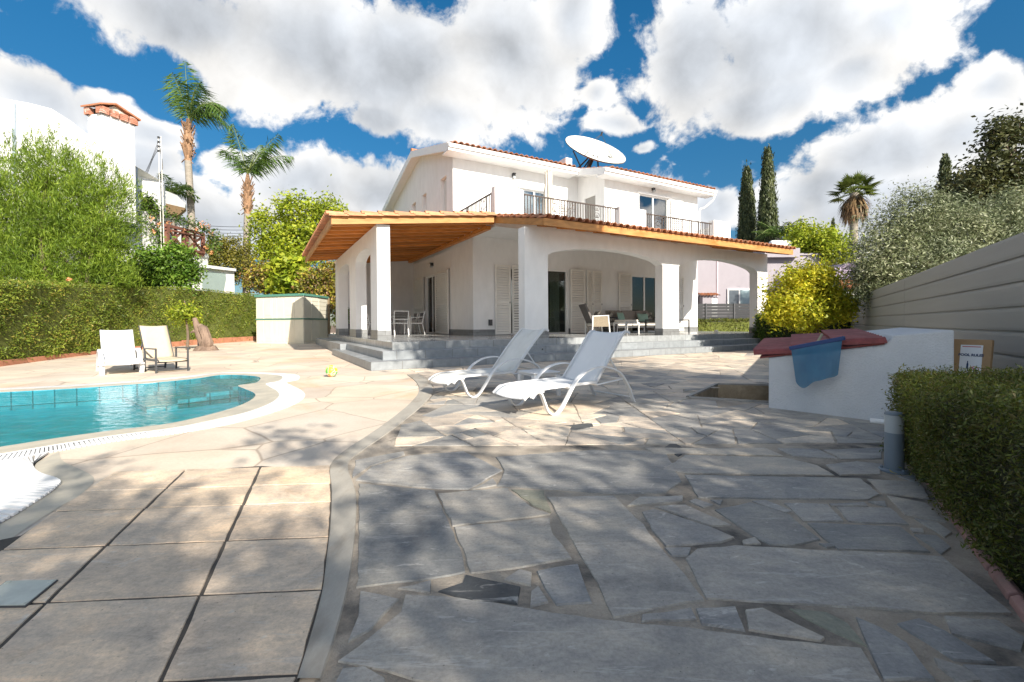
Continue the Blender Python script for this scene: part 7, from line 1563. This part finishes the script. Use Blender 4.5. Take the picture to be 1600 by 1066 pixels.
def build_right_house():
    D = 25; t = thing('pink_house', 'single-storey pale pink house beyond the dark fence', 'house', A(1150, 500, D)); pk = MT['pink']
    def blk(x0, x1, y, d, th, mat, nm, yb=520, par=t):
        a, b = A(x0, y, d), A(x1, y, d); m = MB(); m.box(a.x, d, 0 if yb >= 515 else A(x0, yb, d).z, b.x, d + th, a.z); return m.build(nm, mat, par, world=True)
    blk(1072, 1350, 400, D, 7, pk, 'wall'); blk(1195, 1250, 388, D - .4, 1.2, pk, 'parapet', 402); blk(1068, 1354, 397, D - .08, 7.2, pk, 'coping', 400)
    blk(1120, 1122, 402, D - .04, .04, surf('pink_pilaster', (.62, .50, .54), .8, .04), 'pilaster')
    f = blk(1137, 1176, 451, D - .08, .07, MT['white_paint'], 'window_frame', 487); blk(1139.5, 1154.5, 453.5, D - .10, .018, surf('dark_pane', (.10, .12, .14), .2, .1), 'pane', 485, f); blk(1157, 1174, 453.5, D - .10, .018, surf('pale_pane', (.32, .42, .45), .2, .1), 'pane', 485, f)
    d = blk(1098, 1123, 464, D - .5, .5, MT['pink'], 'porch'); tl = barrel_tiles(A(1096, 463, D - .62), (1, 0, 0), Vector((0, 1, .3)).normalized(), 1.02, .6, sp=.17, row=.3, r=.07); tl.build('porch_tiles', MT['tile'], d, world=True); blk(1112, 1121, 467, D - .53, .02, MT['white_paint'], 'louvre_door', 500, d)
    p = A(1219, 382.5, D + 1); tk = thing('water_tank', 'white cylindrical water tank lying on the pink house roof', 'water tank', p); m = MB(); L = .60
    prof = [(-L, .0), (-L, .16), (-L + .05, .22), (-L + .12, .25), (L - .12, .25), (L - .05, .22), (L, .16), (L, 0)]; n = 20; m.add([(p.x + a, p.y + r * math.cos(6.2832 * j / n), p.z + r * math.sin(6.2832 * j / n)) for a, r in prof for j in range(n)], [(i * n + j, (i + 1) * n + j, (i + 1) * n + (j + 1) % n, i * n + (j + 1) % n) for i in range(len(prof) - 1) for j in range(n)]); m.build('drum', MT['cloud_white'], tk, True)
    m = bpy.data.objects['drum']; im = root_matrix(tk).inverted(); m.data.transform(im)
    s = MB(); 
    for e in (-.35, .35): s.box(p.x + e - .05, p.y - .2, p.z - .6, p.x + e + .05, p.y + .2, p.z - .2)
    s.build('stand', MT['concrete'], tk, world=True)
    t2 = thing('red_roofed_house', 'low house with mauve gable and red tiled eaves behind the lemon tree', 'house', A(1350, 470, 20)); D2 = 20
    m = MB(); a = lambda x, y: A(x, y, D2); pts = [a(1292, 520), a(1292, 425), a(1325, 411), a(1400, 411), a(1440, 470), a(1440, 520)]; k = len(pts); m.add(pts + [q + Vector((0, 4, 0)) for q in pts], [tuple(range(k)), tuple(range(k, 2 * k))[::-1]] + [(i, k + i, k + (i + 1) % k, (i + 1) % k) for i in range(k)]); m.build('wall', MT['purple'], t2, world=True)
    tl = barrel_tiles(A(1290, 452, D2 - 1.0), (1, 0, 0), Vector((0, 1, .45)).normalized(), 4.2, 1.0, sp=.24, row=.35, r=.1); tl.build('roof_tiles', MT['tile'], t2, world=True); m = MB(); q0, q1 = A(1290, 456, D2 - 1), A(1437, 456, D2 - 1); m.box(q0.x, D2 - .98, q0.z - .16, q1.x, D2, q0.z - .01); m.build('white_eaves', MT['white_paint'], t2, world=True)
build_right_house()

# ------------------------------------------------------------------ trees beside and behind the viewpoint, whose shade falls on the terrace
def shade_tree(label, base, bl, nc, per, spread, leaf):
    return broad_tree('shade_tree', label, 'tree', base, bl, nc, per, spread, leaf, LM['shade'], .05, .15, .5)
sh = Vector((-sdir.x, -sdir.y, 0)) / sdir.z        # shadow offset on the ground per metre of height
def over(x, y, h, r, rz=None): p = Vector((x, y, 0)) - sh * h; return (p.x, p.y, h, r, r, rz or r * .8)
shade_tree('tall leafy tree beyond the right fence, out of view', (6.6, .2, 0), [over(1.5, 6.5, 5.2, .85), over(.9, 7.4, 5.8, 1.0), over(2.9, 6.9, 5.4, .95), over(.2, 9.3, 6.6, 1.2), over(-.6, 11.0, 7.4, 1.1), over(.9, 9.6, 6.8, 1.1), over(-1.4, 12.6, 8.2, 1.1), over(-2.1, 14.2, 9.0, 1.0), over(2.0, 5.6, 5.0, .6), over(.2, 12.4, 7.6, 1.0), over(-.5, 13.8, 8.4, 1.0), over(-1.3, 15.2, 9.4, 1.0), over(-1.5, 9.9, 6.8, .9), over(1.7, 10.8, 7.2, .7), over(.75, 5.75, 5.2, .6), over(.1, 6.3, 5.4, .6), over(.5, 6.1, 5.3, .55), over(-.4, 6.9, 5.8, .6)], 560, 60, .26, .17)
shade_tree('leafy tree behind the viewpoint over the near slabs', (2.6, -4.2, 0), [over(-.5, .7, 4.3, .85), over(.35, 1.2, 4.6, .85), over(-1.5, 1.3, 4.5, .85), over(.7, .3, 4.2, 1.0), over(-2.2, 2.0, 4.6, .6), over(-1.9, .6, 4.3, .8), over(-.7, 2.2, 4.9, .6), over(-1.1, .75, 4.2, .8), over(-.75, 1.25, 4.4, .6)], 118, 44, .13, .12)
shade_tree('thin leafed tree behind the viewpoint, casting sparse shade', (3.4, -2.6, 0), [over(-.3, 3.3, 4.6, .8), over(.9, 3.0, 4.6, .6), over(-1.5, 3.3, 4.8, .6)], 17, 42, .13, .12)
shade_tree('dense tree behind the right hedge, out of view', (5.4, -3.6, 0), [over(2.0, 1.9, 4.2, 1.0), over(2.7, 3.0, 4.6, 1.0), over(1.3, .9, 4.2, 1.1), over(2.9, 4.4, 4.8, .9), over(1.6, .1, 4., 1.1), over(2.6, 1.2, 4.2, 1.0)], 260, 60, .24, .15)
